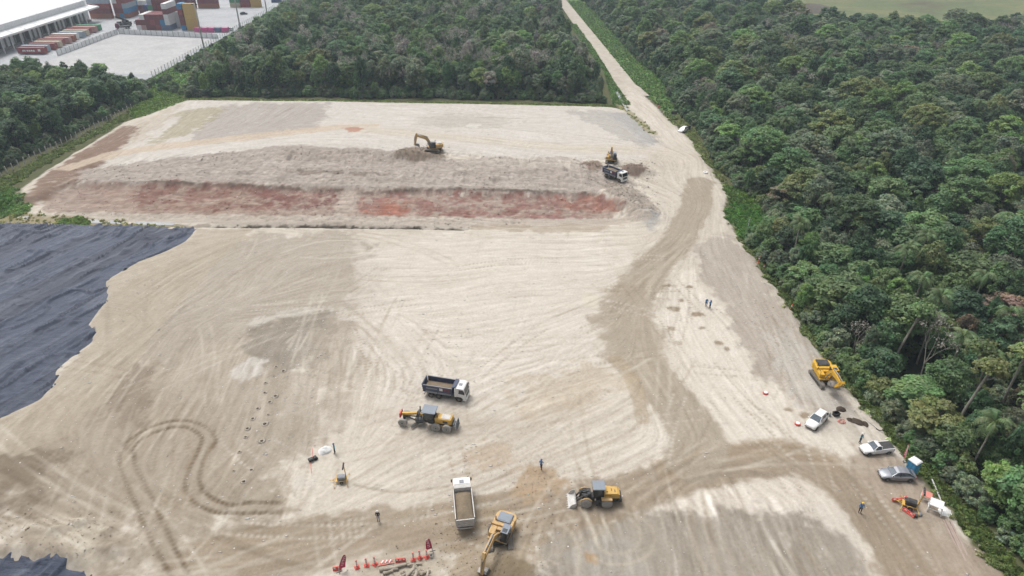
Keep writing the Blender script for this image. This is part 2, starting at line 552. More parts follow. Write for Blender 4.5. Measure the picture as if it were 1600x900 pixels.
# far platform, bank and pit
FZ = 0.6
zone([(290, 157), (520, 159), (960, 168), (1040, 232), (1000, 248), (880, 246), (640, 236), (440, 232), (250, 252), (120, 268), (150, 235)], (232, 226, 219), .9, 1, 1.5, 70, 6, FZ)
zone([(345, 163), (520, 160), (500, 200), (440, 212), (330, 226), (290, 224)], (194, 186, 179), .85, 2, 3, 71, 6, FZ)
zone([(640, 180), (760, 178), (830, 190), (740, 202), (660, 198)], (196, 190, 178), .5, 3, 4, 72, 4, FZ)
zone([(280, 172), (350, 166), (345, 178), (300, 206), (262, 222), (225, 238), (235, 222), (270, 196)], (184, 174, 142), .7, 1.5, 2.5, 73, 3, FZ)
zone([(185, 205), (225, 190), (262, 165), (290, 160), (250, 200), (190, 235), (140, 262), (100, 275)], (206, 192, 172), .6, 2, 3, 74, 4, FZ)
zone([(24, 314), (44, 287), (118, 239), (198, 190), (216, 203), (150, 262), (100, 300)], (146, 118, 102), .9, 1.5, 2, 75, 4, FZ)
band([(110, 262), (200, 240), (300, 228), (400, 216), (500, 204), (580, 200)], 5.5, (226, 208, 188), .85)
band([(560, 205), (650, 212), (750, 222), (880, 233), (1020, 238), (1060, 250)], 7, (228, 218, 203), .8)
zone([(536, 200), (556, 197), (572, 203), (548, 207)], (202, 152, 130), .85, .6, 1.2, 76, 2, FZ)
zone([(880, 172), (985, 174), (1035, 225), (1000, 232), (940, 200)], (196, 192, 186), .7, 1.5, 2.5, 77, 3, FZ)
zone([(945, 176), (985, 176), (1030, 224), (1012, 228), (980, 200)], (186, 186, 186), .6, 1, 2, 78, 2, FZ)
zone([(722, 194), (742, 192), (756, 196), (738, 201)], (238, 234, 226), .9, .6, 1, 79, 2, FZ)
# bank
zone([(120, 268), (250, 252), (440, 230), (640, 236), (700, 250), (880, 246), (960, 264), (1000, 290), (930, 304), (700, 296), (500, 292), (300, 286), (130, 284)], (190, 179, 170), .95, 1, 1.5, 80, 4)
zone([(430, 236), (640, 238), (700, 252), (560, 256), (440, 250)], (184, 172, 162), .7, 1.5, 2, 81, 3)
zone([(620, 234), (690, 232), (696, 250), (640, 252), (618, 246)], (152, 136, 120), .9, 1, 1, 82, 3)
zone([(438, 266), (560, 268), (640, 272), (600, 275), (440, 272)], (140, 126, 115), .75, .6, 1.4, 83, 2.5)
zone([(700, 248), (860, 246), (990, 258), (880, 262), (720, 256)], (216, 206, 194), .7, 1, 1.5, 84, 3)
zone([(905, 256), (935, 250), (945, 262), (925, 270)], (150, 130, 116), .9, .8, 1, 85, 2)
zone([(968, 258), (1000, 255), (1018, 268), (1000, 278), (975, 276)], (146, 126, 114), .95, .8, 1, 86, 2)
zone([(930, 292), (965, 285), (1005, 305), (1030, 330), (1025, 352), (990, 340), (960, 318)], (184, 172, 160), .9, 1, 1.5, 87, 3)
zone([(1000, 330), (1028, 335), (1024, 362), (1005, 352)], (196, 194, 190), .8, .8, 1, 88, 2)
# red pit floor
pit = poly_mask([(60, 316), (100, 288), (130, 283), (300, 286), (500, 290), (700, 295), (930, 303), (985, 330), (700, 343), (500, 340), (250, 334), (80, 326)], 1, 1.5, 90, 0, 3)
put(pit, (184, 166, 154), .95)
put(pit * np.clip(1.2 - np.abs(gx + 78) / 30, 0, 1)[None, :], (170, 142, 126), .5)
def red(pts, c, seed, amt=.95):
    sl, m = poly_win(pts, 1.5, 2.5, seed, 0, 3)
    m = m * np.clip((rag_noise(3.0, seed + 100, sl) - .40) * 5, 0, 1) * np.clip(.4 + rag_noise(1.6, seed + 50, sl), 0, 1)
    put(m, c, amt, sl)
red([(205, 286), (320, 283), (535, 292), (536, 316), (500, 328), (380, 322), (215, 320)], (146, 108, 98), 91)
red([(380, 290), (530, 292), (525, 320), (420, 320)], (140, 98, 92), 92)
red([(560, 298), (700, 294), (930, 304), (980, 328), (900, 336), (720, 336), (560, 330)], (158, 116, 108), 93)
red([(550, 306), (600, 302), (660, 300), (640, 330), (580, 330)], (180, 124, 106), 94)
red([(860, 300), (930, 306), (970, 326), (930, 330), (880, 316)], (172, 126, 112), 95)
red([(680, 330), (900, 326), (980, 332), (900, 337), (690, 336)], (164, 124, 118), 98)
red([(120, 286), (205, 286), (215, 318), (110, 312)], (170, 142, 130), 96, .7)
zone([(530, 292), (560, 294), (552, 322), (540, 330), (520, 330)], (200, 186, 174), .85, .8, 1.2, 97, 3)
# light track and ditch between pit and near platform
band([(100, 330), (250, 333), (500, 337), (760, 340), (1000, 342)], 5.0, (205, 194, 182), .9, 1.2)
zone([(330, 344), (480, 342), (600, 346), (735, 350), (728, 358), (560, 354), (330, 349)], (90, 82, 74), 1.0, .5, .8, 99, 2.5)
zone([(180, 342), (330, 343), (330, 350), (200, 348)], (150, 140, 125), .8, .6, 1, 101, 2)
zone([(735, 345), (900, 344), (1010, 352), (880, 366), (740, 358)], (184, 168, 148), .6, 1.2, 2, 102, 3)
for k, pts in enumerate([[(230, 283), (330, 286), (450, 290), (535, 293)], [(560, 296), (700, 294), (860, 299), (935, 304)]]):
    sl, m, a = stroke(pts, 1.0, .8)
    m *= np.clip((n_fine[sl] * .6 + n_mid[sl] * .4 - .36) * 6, 0, 1)
    put(m, (112, 97, 88), .9, sl)

# grass, verges, water margins
m_grass = np.zeros((NY, NX), np.float32)
def grass(pts, c, seed, amt=.9, soft=1.0, rag=1.5):
    sl, m = poly_win(pts, soft, rag, seed, 0, 3)
    put(m, c, amt, sl)
    m_grass[sl] = np.maximum(m_grass[sl], m)
grass([(-60, 300), (0, 285), (30, 300), (48, 318), (40, 338), (-60, 345)], (106, 140, 76), 110)
grass([(-60, 330), (60, 325), (150, 336), (240, 342), (300, 348), (200, 352), (-60, 352)], (168, 156, 122), 111)
grass([(-60, 308), (0, 276), (100, 223), (205, 168), (216, 171), (106, 232), (10, 290), (-60, 330)], (128, 136, 88), 112, .85)
grass([(200, 172), (235, 135), (270, 140), (300, 157), (240, 176), (216, 186)], (122, 144, 78), 113)
grass([(240, 160), (290, 152), (520, 154), (960, 162), (962, 167), (520, 160), (290, 158)], (134, 144, 88), 114, .9, .6, .8)
grass([(1128, 330), (1150, 308), (1190, 318), (1205, 350), (1180, 380), (1155, 368)], (96, 136, 70), 115)
grass([(1132, 286), (1165, 290), (1195, 318), (1200, 330), (1150, 314), (1134, 306)], (108, 134, 76), 120)
grass([(1040, 180), (1050, 165), (1090, 205), (1140, 285), (1145, 300), (1136, 296), (1104, 252), (1078, 213)], (146, 148, 110), 116)
grass([(1152, 368), (1175, 370), (1260, 480), (1320, 570), (1380, 630), (1440, 700), (1510, 780), (1625, 900), (1720, 1010), (1672, 1010), (1577, 905), (1525, 842), (1483, 794), (1402, 694), (1292, 566)], (104, 116, 72), 117)
grass([(968, 150), (985, 172), (1010, 196), (1030, 212), (1018, 214), (985, 184), (962, 160)], (170, 160, 122), 118, .8, .6, .8)
grass([(90, 336), (120, 330), (140, 340), (120, 350), (85, 348)], (116, 140, 76), 119, .9, .5, .7)

# --- wheel and blade marks follow the ways the machines drive
flows = [[(60, 640), (180, 540), (300, 440), (430, 370)], [(150, 480), (260, 505), (400, 490), (600, 455)], [(320, 520), (230, 620), (190, 700)], [(380, 430), (300, 510), (250, 620)],
         [(0, 740), (100, 790), (230, 830), (380, 860)], [(300, 900), (450, 855), (640, 825), (830, 800)], [(560, 400), (750, 385), (960, 380)], [(400, 360), (560, 366), (720, 370)],
         [(560, 480), (700, 470), (900, 440)], [(970, 520), (850, 600), (720, 680), (560, 740)], [(600, 500), (660, 600), (600, 680)], [(900, 660), (760, 720), (640, 770), (560, 800)],
         [(1085, 330), (1020, 420), (980, 490), (1010, 570), (1080, 680)], [(1100, 400), (1200, 540), (1300, 680)], [(1180, 420), (1290, 580), (1400, 720), (1500, 880)],
         [(850, 800), (1010, 760), (1170, 715), (1300, 745), (1400, 850), (1460, 940)], [(960, 810), (985, 870), (1000, 950)], [(1090, 810), (1130, 880), (1150, 950)], [(1230, 820), (1300, 900), (1340, 960)],
         [(880, 830), (890, 900), (880, 960)], [(420, 600), (380, 690), (340, 760)], [(520, 560), (480, 680), (440, 780)], [(300, 228), (500, 206), (600, 204)], [(600, 208), (850, 230), (1040, 240)],
         [(130, 300), (500, 305), (950, 320)], [(120, 332), (500, 338), (1000, 344)], [(300, 170), (260, 205), (170, 250)], [(440, 165), (380, 200), (320, 226)], [(600, 170), (800, 174), (950, 180)],
         [(960, 150), (1010, 190), (1080, 250), (1100, 300)], [(1100, 250), (1125, 300), (1120, 350), (1150, 390)], [(820, 620), (900, 590), (980, 580)], [(700, 560), (850, 540), (930, 500)],
         [(1130, 620), (1180, 680), (1200, 700)], [(760, 330), (900, 345), (1010, 352)], [(960, 280), (1040, 320), (1060, 370)], [(750, 410), (900, 405), (1000, 400)]]
fp, fc, fs_ = [], [], []
for fl in flows:
    P = WL(fl)
    for a, b in zip(P[:-1], P[1:]):
        th = math.atan2(b[1] - a[1], b[0] - a[0])
        n = max(2, int(np.hypot(*(b - a)) / 6))
        for t in (np.arange(n) + .5) / n:
            fp.append(a + (b - a) * t); fc.append(math.cos(2 * th)); fs_.append(math.sin(2 * th))
fp, fc, fs_ = np.array(fp, np.float32), np.array(fc, np.float32), np.array(fs_, np.float32)
K = 8
cgx, cgy = gx[::K], gy[::K]
C2 = np.zeros((len(cgy), len(cgx)), np.float32); S2 = C2.copy()
for p, c, s in zip(fp, fc, fs_):
    w = 1.0 / ((cgx[None, :] - p[0]) ** 2 + (cgy[:, None] - p[1]) ** 2 + 9.0) ** 1.6
    C2 += w * c; S2 += w * s
ang = .5 * np.arctan2(S2, C2)
def up(a):
    a = np.repeat(np.repeat(a, K, 0), K, 1)[:NY, :NX]
    return blur(a, K * CELL * .7)
C2n, S2n = np.cos(2 * ang), np.sin(2 * ang)
ang = .5 * np.arctan2(up(S2n), up(C2n)) + (vnoise(14, 130, 2) - .5) * .7
ux, uy = np.cos(ang), np.sin(ang)

def lic(src, steps):
    acc = src.copy()
    for sgn in (1, -1):
        px = np.broadcast_to(np.arange(NX, dtype=np.float32), (NY, NX)).copy()
        py = np.broadcast_to(np.arange(NY, dtype=np.float32)[:, None], (NY, NX)).copy()
        dx, dy = ux * sgn, uy * sgn
        pdx, pdy = dx, dy
        for k in range(steps):
            px += pdx * 1.5; py += pdy * 1.5
            ix = np.clip(px, 0, NX - 1).astype(np.int32); iy = np.clip(py, 0, NY - 1).astype(np.int32)
            acc += src[iy, ix]
            ndx, ndy = ux[iy, ix], uy[iy, ix]
            flip = np.where(ndx * pdx + ndy * pdy < 0, -1.0, 1.0).astype(np.float32)
            pdx, pdy = ndx * flip, ndy * flip
    return acc / (2 * steps + 1)
src1 = RNG.random((NY, NX), dtype=np.float32)
src2 = vnoise(.55, 131, 2)
l1 = lic(src1, 10); l1 = (l1 - l1.mean()) / l1.std()
l2 = lic(src2, 18); l2 = (l2 - l2.mean()) / l2.std()
m_dirt = m_site * (1 - m_grass) * (1 - m_tarp) * (1 - m_tarp2)
patch = np.clip((vnoise(16, 132, 3) - .35) * 3, 0, 1)
patch2 = np.clip((vnoise(9, 133, 3) - .40) * 3.5, 0, 1)
k = (0.072 * l1 + 0.034 * l2 * patch + 0.036 * l2 * patch2 + .15 * (n_fine - .5)) * m_dirt
tint = np.stack([k * .92, k * 1.0, k * 1.12], -1)
rgb *= np.clip(1 + tint, .55, 1.35)

# --- single tracks
height = np.zeros((NY, NX), np.float32)
def track(pts, w, c, amt, tread=True, z=0.0, depth=.06, soft=.25):
    sl, m, a = stroke(pts, w, soft, z)
    if m.size == 0: return
    t = m.copy()
    if tread: t *= .78 + .22 * np.sign(np.sin(a * 2 * math.pi / .72))
    t *= np.clip(n_mid[sl] * 1.5 + n_fine[sl] * .5 - .12, 0, 1)
    put(t, c, amt, sl)
    height[sl] -= m * depth
Z5 = lambda L: [(x / 3.556, 647 + y / 3.556) for x, y in L]
dk = (124, 106, 84)
track(Z5([(960, 930), (940, 880), (860, 740), (790, 590), (740, 470), (690, 350), (660, 260), (690, 170), (780, 100), (900, 50), (1000, 32), (1090, 45), (1160, 80), (1200, 130), (1180, 185)]), .64, dk, .92)
track(Z5([(1070, 930), (1040, 880), (960, 720), (900, 590), (850, 480), (790, 360), (745, 250), (750, 180), (820, 120), (920, 80), (1000, 66), (1070, 85), (1120, 130), (1090, 220), (1050, 300), (1025, 380), (1050, 460), (1110, 510), (1200, 545), (1300, 550), (1420, 550), (1560, 545)]), .64, dk, .92)
track(Z5([(1185, 160), (1130, 250), (1108, 350), (1120, 410), (1160, 455), (1230, 490), (1300, 505), (1400, 490), (1560, 492)]), .64, dk, .92)
Z7 = lambda L: [(800 + x / 3.556, 647 + y / 3.556) for x, y in L]
for L in ([(290, 540), (350, 620), (380, 700), (370, 800), (360, 900)], [(380, 530), (440, 620), (470, 710), (520, 765), (620, 770), (700, 720), (710, 650), (650, 580)],
          [(600, 540), (740, 590), (790, 680), (760, 770), (680, 820), (560, 830), (460, 800)], [(250, 600), (330, 660), (370, 740)], [(980, 600), (1000, 680), (1030, 780), (1080, 900)], [(1060, 600), (1090, 690), (1120, 790), (1160, 900)]):
    track(Z7(L), .5, (214, 203, 186), .6, False, depth=.03)
track([(553, 757), (590, 765), (630, 768), (670, 764), (700, 760)], .35, (150, 132, 108), .6, False)
track([(520, 345), (560, 352), (620, 372)], .5, (235, 228, 216), .4, False)
sl, m, a = stroke([(440, 395), (500, 378), (560, 376), (585, 386), (570, 398), (520, 404), (470, 402)], .5, .4); put(m, (238, 231, 218), .45, sl)
# loose pairs of wheel tracks all over the site
rr = random.Random(5)
for q in range(150):
    px, py = rr.uniform(40, 1420), rr.uniform(180, 890)
    x, y, _ = W(px, py)
    i, j = int((x - X0) / CELL), int((y - Y0) / CELL)
    if not (0 <= i < NX and 0 <= j < NY) or m_dirt[j, i] < .9: continue
    pts, th, bend = [], ang[j, i] + (math.pi if rr.random() < .5 else 0), rr.uniform(-.035, .035)
    for s in range(rr.randint(8, 22)):
        pts.append((x, y))
        i, j = int((x - X0) / CELL), int((y - Y0) / CELL)
        if not (0 <= i < NX and 0 <= j < NY) or m_dirt[j, i] < .6: break
        th += bend
        x += math.cos(th) * 1.6; y += math.sin(th) * 1.6
    if len(pts) < 5: continue
    P = np.array(pts)
    nrm = np.stack([-np.gradient(P[:, 1]), np.gradient(P[:, 0])], -1); nrm /= np.linalg.norm(nrm, axis=1)[:, None] + 1e-6
    light = rr.random() < .55
    c = (236, 228, 214) if light else (176, 160, 138)
    for sgn in (-1, 1):
        sl, m, a = stroke(P + nrm * .95 * sgn, rr.uniform(.35, .6), .3, world=True)
        if m.size: put(m * np.clip(n_mid[sl] * 2 - .4, 0, 1), c, rr.uniform(.25, .5), sl)

# bundles of thin blade and wheel strokes
def bundle(px, py, n, spread, lmin, lmax, amt, bend=.012):
    x, y, _ = W(px, py)
    i, j = int((x - X0) / CELL), int((y - Y0) / CELL)
    if not (2 <= i < NX - 2 and 2 <= j < NY - 2) or m_dirt[j, i] < .8: return
    th0 = ang[j, i] + rr.uniform(-.22, .22)
    bd = rr.uniform(-bend, bend)
    for q in range(n):
        o = rr.uniform(-spread, spread); al = rr.uniform(-5, 5)
        cx_, cy_ = x - math.sin(th0) * o + math.cos(th0) * al, y + math.cos(th0) * o + math.sin(th0) * al
        L = rr.uniform(lmin, lmax); m_ = 5
        pts, th = [], th0 - bd * L / 2 + rr.uniform(-.03, .03)
        px_, py_ = cx_ - math.cos(th0) * L / 2, cy_ - math.sin(th0) * L / 2
        for k in range(m_):
            pts.append((px_, py_)); px_ += math.cos(th) * L / (m_ - 1); py_ += math.sin(th) * L / (m_ - 1); th += bd * L / (m_ - 1)
        sl, m, a = stroke(pts, rr.choice((.25, .3, .4, .6)), .3, world=True)
        if m.size == 0: continue
        f = m * np.clip(n_mid[sl] * 2.2 - .5, 0, 1) * m_dirt[sl] * np.clip(np.minimum(a, a.max() - a) / (L * .25), 0, 1)
        g_ = rr.uniform(.4, 1) * amt * (1 if rr.random() < .5 else -1)
        rgb[sl] *= (1 + (f * g_)[..., None] * np.array((.92, 1.0, 1.1), np.float32))
for q in range(70): bundle(rr.uniform(20, 560), rr.uniform(360, 860), rr.randint(5, 12), rr.uniform(1.5, 5), 6, 20, .17)
for q in range(60): bundle(rr.uniform(560, 1350), rr.uniform(370, 880), rr.randint(4, 10), rr.uniform(1.5, 5), 6, 18, .13)
for q in range(60): bundle(rr.uniform(860, 1330), rr.uniform(800, 895), rr.randint(5, 10), rr.uniform(1.5, 4), 5, 14, .17, .003)
for q in range(24): bundle(rr.uniform(150, 1000), rr.uniform(170, 345), rr.randint(4, 8), rr.uniform(2, 6), 10, 30, .12)

# treaded wheel tracks that cross one another
for q in range(95):
    px, py = rr.uniform(60, 1400), rr.uniform(380, 890)
    x, y, _ = W(px, py)
    i, j = int((x - X0) / CELL), int((y - Y0) / CELL)
    if not (0 <= i < NX and 0 <= j < NY) or m_dirt[j, i] < .9: continue
    th, bend = ang[j, i] + rr.choice((0, 0, 0, .5, -.5, 1.2)) + rr.uniform(-.2, .2), rr.uniform(-.05, .05)
    pts = []
    for s_ in range(rr.randint(7, 16)):
        pts.append((x, y)); th += bend; x += math.cos(th) * 1.5; y += math.sin(th) * 1.5
    Pq = np.array(pts)
    nrm = np.stack([-np.gradient(Pq[:, 1]), np.gradient(Pq[:, 0])], -1); nrm /= np.linalg.norm(nrm, axis=1)[:, None] + 1e-6
    dkk = rr.random() < .65
    for sgn in (-1, 1):
        sl, m, a = stroke(Pq + nrm * .95 * sgn, .48, .22, world=True)
        if m.size == 0: continue
        t_ = m * (.55 + .45 * np.sign(np.sin(a * 2 * math.pi / .8))) * np.clip(n_mid[sl] * 2.4 - .6, 0, 1) * m_dirt[sl]
        put(t_, (168, 151, 130) if dkk else (242, 235, 224), .55, sl)
        height[sl] -= m * .05 * m_dirt[sl]
# low windrows left by the blade
for pts, h_ in (([(590, 846), (640, 852), (690, 850)], .25), ([(990, 770), (1080, 746), (1170, 736), (1260, 748)], .3), ([(1120, 704), (1190, 694), (1250, 700)], .22), ([(1090, 392), (1180, 524), (1262, 646)], .2),
                ([(330, 362), (430, 356), (560, 358), (720, 364)], .3), ([(560, 470), (540, 520), (510, 600), (480, 690)], .2), ([(1045, 440), (1030, 490), (1070, 580), (1130, 660)], .2), ([(430, 640), (560, 612), (640, 570)], .15),
                ([(720, 700), (800, 688), (900, 660)], .2), ([(120, 620), (240, 520), (330, 440)], .2)):
    sl, m, a = stroke(pts, .5, .9)
    if m.size: height[sl] += h_ * m * np.clip(n_mid[sl] * 2.2 - .45, 0, 1) * (.6 + .8 * n_fine[sl])

# --- relief
pitH = blur(poly_mask([(-60, 352), (-60, 320), (60, 308), (100, 286), (130, 284), (300, 287), (500, 291), (700, 296), (930, 304), (990, 332), (1000, 346), (740, 356), (330, 352), (200, 350)], .5), .8)
farH = poly_mask([(290, 153), (960, 163), (1040, 225), (1010, 240), (880, 247), (640, 240), (440, 236), (250, 256), (120, 268), (150, 235)], .5)
farH = blur(farH, 3.0)
siteH = blur(poly_mask(SITE, .5), 1.2)
height += OUT_Z * (1 - siteH) - 1.3 * pitH + 0.6 * farH
height -= .75 * blur(np.maximum(m_tarp, m_tarp2), .5)
ditch = poly_mask([(330, 343), (480, 342), (600, 346), (735, 350), (728, 357), (560, 353), (330, 349)], .5)
height -= .8 * blur(ditch, .6)
def mound(px, py, rx, ry, h, z=0.0, rag=.5):
    x, y, _ = W(px, py, z)
    ja, jb = max(0, int((y - ry - Y0) / CELL)), min(NY, int((y + ry - Y0) / CELL) + 2)
    ia, ib = max(0, int((x - rx - X0) / CELL)), min(NX, int((x + rx - X0) / CELL) + 2)
    if jb <= ja or ib <= ia: return
    sl = (slice(ja, jb), slice(ia, ib))
    d = np.sqrt(((gx[None, ia:ib] - x) / rx) ** 2 + ((gy[ja:jb, None] - y) / ry) ** 2)
    height[sl] += h * np.clip(1 - d, 0, 1) ** 1.2 * (1 - rag * .5 + rag * (n_mid[sl] * .5 + n_fine[sl] * .5))
mound(645, 246, 6, 3.5, 2.2); mound(675, 248, 5, 3.2, 1.5); mound(625, 244, 4, 3, 1.2)
mound(985, 270, 7, 4, 2.0); mound(1003, 272, 5, 3, 1.2); mound(925, 263, 5, 4, .8)
mound(955, 305, 9, 6, 2.2); mound(1000, 338, 7, 6, 1.9); mound(975, 322, 7, 5, 1.5)
for q in range(26):
    mound(rr.uniform(250, 900), rr.uniform(262, 284), rr.uniform(3, 7), rr.uniform(2, 4), rr.uniform(.2, .7))
for q in range(40):
    mound(rr.uniform(440, 650), rr.uniform(238, 250), rr.uniform(1, 2.2), rr.uniform(1, 2), rr.uniform(.2, .6))
mound(800, 890, 5, 4, .9); mound(838, 905, 6, 5, 1.1); mound(720, 900, 4, 3, .3)
mound(1110, 800, 14, 5, .5); mound(1250, 800, 12, 6, .5); mound(60, 850, 14, 4, .7); mound(150, 862, 8, 3, .5)
for q in range(22):
    mound(rr.uniform(10, 180), rr.uniform(815, 862), rr.uniform(1.0, 2.4), rr.uniform(.8, 1.8), rr.uniform(.15, .4))
height += m_dirt * ((n_fine - .5) * .10 + l2 * .022 * patch + (n_big - .5) * .5)
bankm = poly_mask([(95, 284), (120, 262), (440, 232), (700, 240), (980, 250), (1030, 330), (1000, 350), (900, 305), (500, 292), (110, 286)], 1)
gul = vnoise(1.3, 210, 3, .6, 1.0, 3.2)
height += bankm * ((n_mid - .5) * .7 + (gul - .5) * .4 + (n_fine - .5) * .35)
height += m_dirt * (gul - .5) * .12
height += pit * ((n_fine - .5) * .4 + (n_mid - .5) * .5)
height += (1 - m_site) * (n_mid - .5) * .5

# speckles of pale stone: more along the forest edge and in the middle
m_speck = m_dirt * .25
for pts, v in (([(1085, 372), (1152, 368), (1402, 694), (1345, 660), (1200, 600), (1100, 430)], 1.0), ([(384, 560), (430, 485), (540, 490), (480, 700), (400, 740)], .9),
               ([(130, 440), (330, 350), (330, 400), (180, 560)], .7), ([(540, 470), (900, 420), (900, 640), (500, 720)], .55)):
    m_speck = np.maximum(m_speck, poly_mask(pts, 4, 0) * v * m_dirt)

rgb *= 1 + (np.maximum(bankm, pit) * ((blur(src1, .25) - .5) * 1.0 + (n_fine - .5) * .35))[..., None]     # crumbly clods on bank and pit floor
rgb *= 1 + m_dirt[..., None] * (np.array((.99, .982, .962), np.float32) - 1)     # the local soil is a touch warmer overall
# --- sample the survey onto the sheet
def axis_points(segs):
    out = []
    for a, b, st0, st1 in segs:
        p, L = a, b - a
        while p < b - 1e-6:
            out.append(p)
            t = (p - a) / L
            p += st0 + (st1 - st0) * t
    return out
ys = axis_points([(40.0, 262.0, .165, .72)]) + [262.0, 268, 280, 300, 340, 400, 480, 600, 900, 1600, 3000, 6000]
ys = [-6000, -2000, -600, -150, -40, 0, 20, 32] + ys
xs = axis_points([(-172.0, -66.0, .8, .28), (-66.0, 66.0, .205, .205), (66.0, 152.0, .26, .9)]) + [152.0, 160, 180, 220, 300, 450, 800, 1600, 3000, 6000]
xs = [-6000, -3000, -1600, -800, -450, -300, -220, -190, -178] + xs
xs, ys = np.array(xs, np.float32), np.array(ys, np.float32)
def bil(a, X, Y):
    fx, fy = np.clip((X - X0) / CELL - .5, 0, NX - 1.001), np.clip((Y - Y0) / CELL - .5, 0, NY - 1.001)
    ix, iy = fx.astype(int), fy.astype(int)
    tx, ty = fx - ix, fy - iy
    if a.ndim == 3: tx, ty = tx[..., None], ty[..., None]
    return a[iy, ix] * (1 - tx) * (1 - ty) + a[iy, ix + 1] * tx * (1 - ty) + a[iy + 1, ix] * (1 - tx) * ty + a[iy + 1, ix + 1] * tx * ty
XX, YY = np.meshgrid(xs, ys)
inside = ((XX > X0 + 1) & (XX < X1 - 1) & (YY > Y0 + 1) & (YY < Y1 - 1))
ZZ = np.where(inside, bil(height, XX, YY), OUT_Z)
CC = np.where(inside[..., None], bil(rgb, XX, YY), np.array(alb((104, 110, 74)), np.float32))
SS = np.where(inside, bil(m_speck, XX, YY), 0)
DD = np.where(inside, bil(m_dirt, XX, YY), 0)

def ground_z(x, y):
    if not (X0 + 1 < x < X1 - 1 and Y0 + 1 < y < Y1 - 1): return OUT_Z
    return float(bil(height, np.array([x]), np.array([y]))[0])

def G(px, py):
    """surveyed photo position -> point on the ground surface"""
    z = 0.0
    for _ in range(6):
        x, y, _z = W(px, py, z)
        z = ground_z(x, y)
    return Vector((x, y, z))

mg, nt, b = new_mat('site_soil')
att = nt.nodes.new('ShaderNodeAttribute'); att.attribute_name = 'tint'
sp = nt.nodes.new('ShaderNodeAttribute'); sp.attribute_name = 'speck'
n1 = noise(nt, 2.2, 6, .7)
r1 = ramp(nt, n1.outputs['Fac'], [(.28, (.88, .87, .855)), (.5, (1.0,) * 3), (.72, (1.07, 1.07, 1.07))])
c = mixc(nt, 1.0, att.outputs['Color'], r1.outputs[0], 'MULTIPLY')
n2 = noise(nt, 11.0, 4, .7)
r2 = ramp(nt, n2.outputs['Fac'], [(.3, (.90, .895, .89)), (.6, (1.02,) * 3), (.75, (1.06,) * 3)])
c = mixc(nt, .8, c, r2.outputs[0], 'MULTIPLY')
tc = nt.nodes.new('ShaderNodeTexCoord')
vo = nt.nodes.new('ShaderNodeTexVoronoi'); vo.inputs['Scale'].default_value = 1.05; vo.inputs['Randomness'].default_value = 1.0
nt.links.new(tc.outputs['Object'], vo.inputs['Vector'])
sepc = nt.nodes.new('ShaderNodeSeparateColor'); nt.links.new(vo.outputs['Color'], sepc.inputs[0])
lt = nt.nodes.new('ShaderNodeMath'); lt.operation = 'LESS_THAN'; lt.inputs[1].default_value = .10
nt.links.new(vo.outputs['Distance'], lt.inputs[0])
lt2 = nt.nodes.new('ShaderNodeMath'); lt2.operation = 'LESS_THAN'
mm = nt.nodes.new('ShaderNodeMath'); mm.operation = 'MULTIPLY'; mm.inputs[1].default_value = .36
nt.links.new(sp.outputs['Fac'], mm.inputs[0]); nt.links.new(sepc.outputs[0], lt2.inputs[0]); nt.links.new(mm.outputs[0], lt2.inputs[1])
m3 = nt.nodes.new('ShaderNodeMath'); m3.operation = 'MULTIPLY'
nt.links.new(lt.outputs[0], m3.inputs[0]); nt.links.new(lt2.outputs[0], m3.inputs[1])
c = mixc(nt, m3.outputs[0], c, alb((246, 244, 240)))
nt.links.new(c, b.inputs['Base Color'])
b.inputs['Roughness'].default_value = .93
b.inputs['Specular IOR Level'].default_value = .15
bp = nt.nodes.new('ShaderNodeBump'); bp.inputs['Strength'].default_value = .5; bp.inputs['Distance'].default_value = .12
nt.links.new(n1.outputs['Fac'], bp.inputs['Height'])
nt.links.new(bp.outputs[0], b.inputs['Normal'])

ny_, nx_ = XX.shape
idx = np.arange(ny_ * nx_, dtype=np.int32).reshape(ny_, nx_)
gf = np.stack([idx[:-1, :-1], idx[:-1, 1:], idx[1:, 1:], idx[1:, :-1]], -1).reshape(-1, 4)
me = np_mesh('ground', np.stack([XX, YY, ZZ], -1).reshape(-1, 3), gf, mg, True, CC.reshape(-1, 3))
sa = me.attributes.new('speck', 'FLOAT', 'POINT'); sa.data.foreach_set('value', SS.ravel().astype(np.float32))
ground = tag(link_mesh('ground', me), kind='structure')
# ------------------------------------------------------------------ far ground sheets: road, verge, water, meadow, yard
def sheet(name, pts, mat, z=OUT_Z + .04, world=False):
    P = [(p[0], p[1]) for p in pts] if world else [W(p[0], p[1], z)[:2] for p in pts]
    bm = bmesh.new()
    bm.faces.new([bm.verts.new((p[0], p[1], z)) for p in P])
    bmesh.ops.triangulate(bm, faces=bm.faces)
    bmesh.ops.recalc_face_normals(bm, faces=bm.faces)
    for f in bm.faces:
        if f.normal.z < 0: f.normal_flip()
    me = bpy.data.meshes.new(name); bm.to_mesh(me); bm.free()
    me.materials.append(mat)
    return tag(link_mesh(name, me), kind='structure')

def soil_mat(name, stops, scale=.25, fine=3.0, rough=.95, dist=0.0, detail=7):
    m, nt, b = new_mat(name)
    n = noise(nt, scale, detail, .65, dist=dist)
    r = ramp(nt, n.outputs['Fac'], stops)
    n2 = noise(nt, fine, 4, .7)
    r2 = ramp(nt, n2.outputs['Fac'], [(.3, (.82,) * 3), (.7, (1.12,) * 3)])
    nt.links.new(mixc(nt, 1.0, r.outputs[0], r2.outputs[0], 'MULTIPLY'), b.inputs['Base Color'])
    b.inputs['Roughness'].default_value = rough
    b.inputs['Specular IOR Level'].default_value = .2
    return m

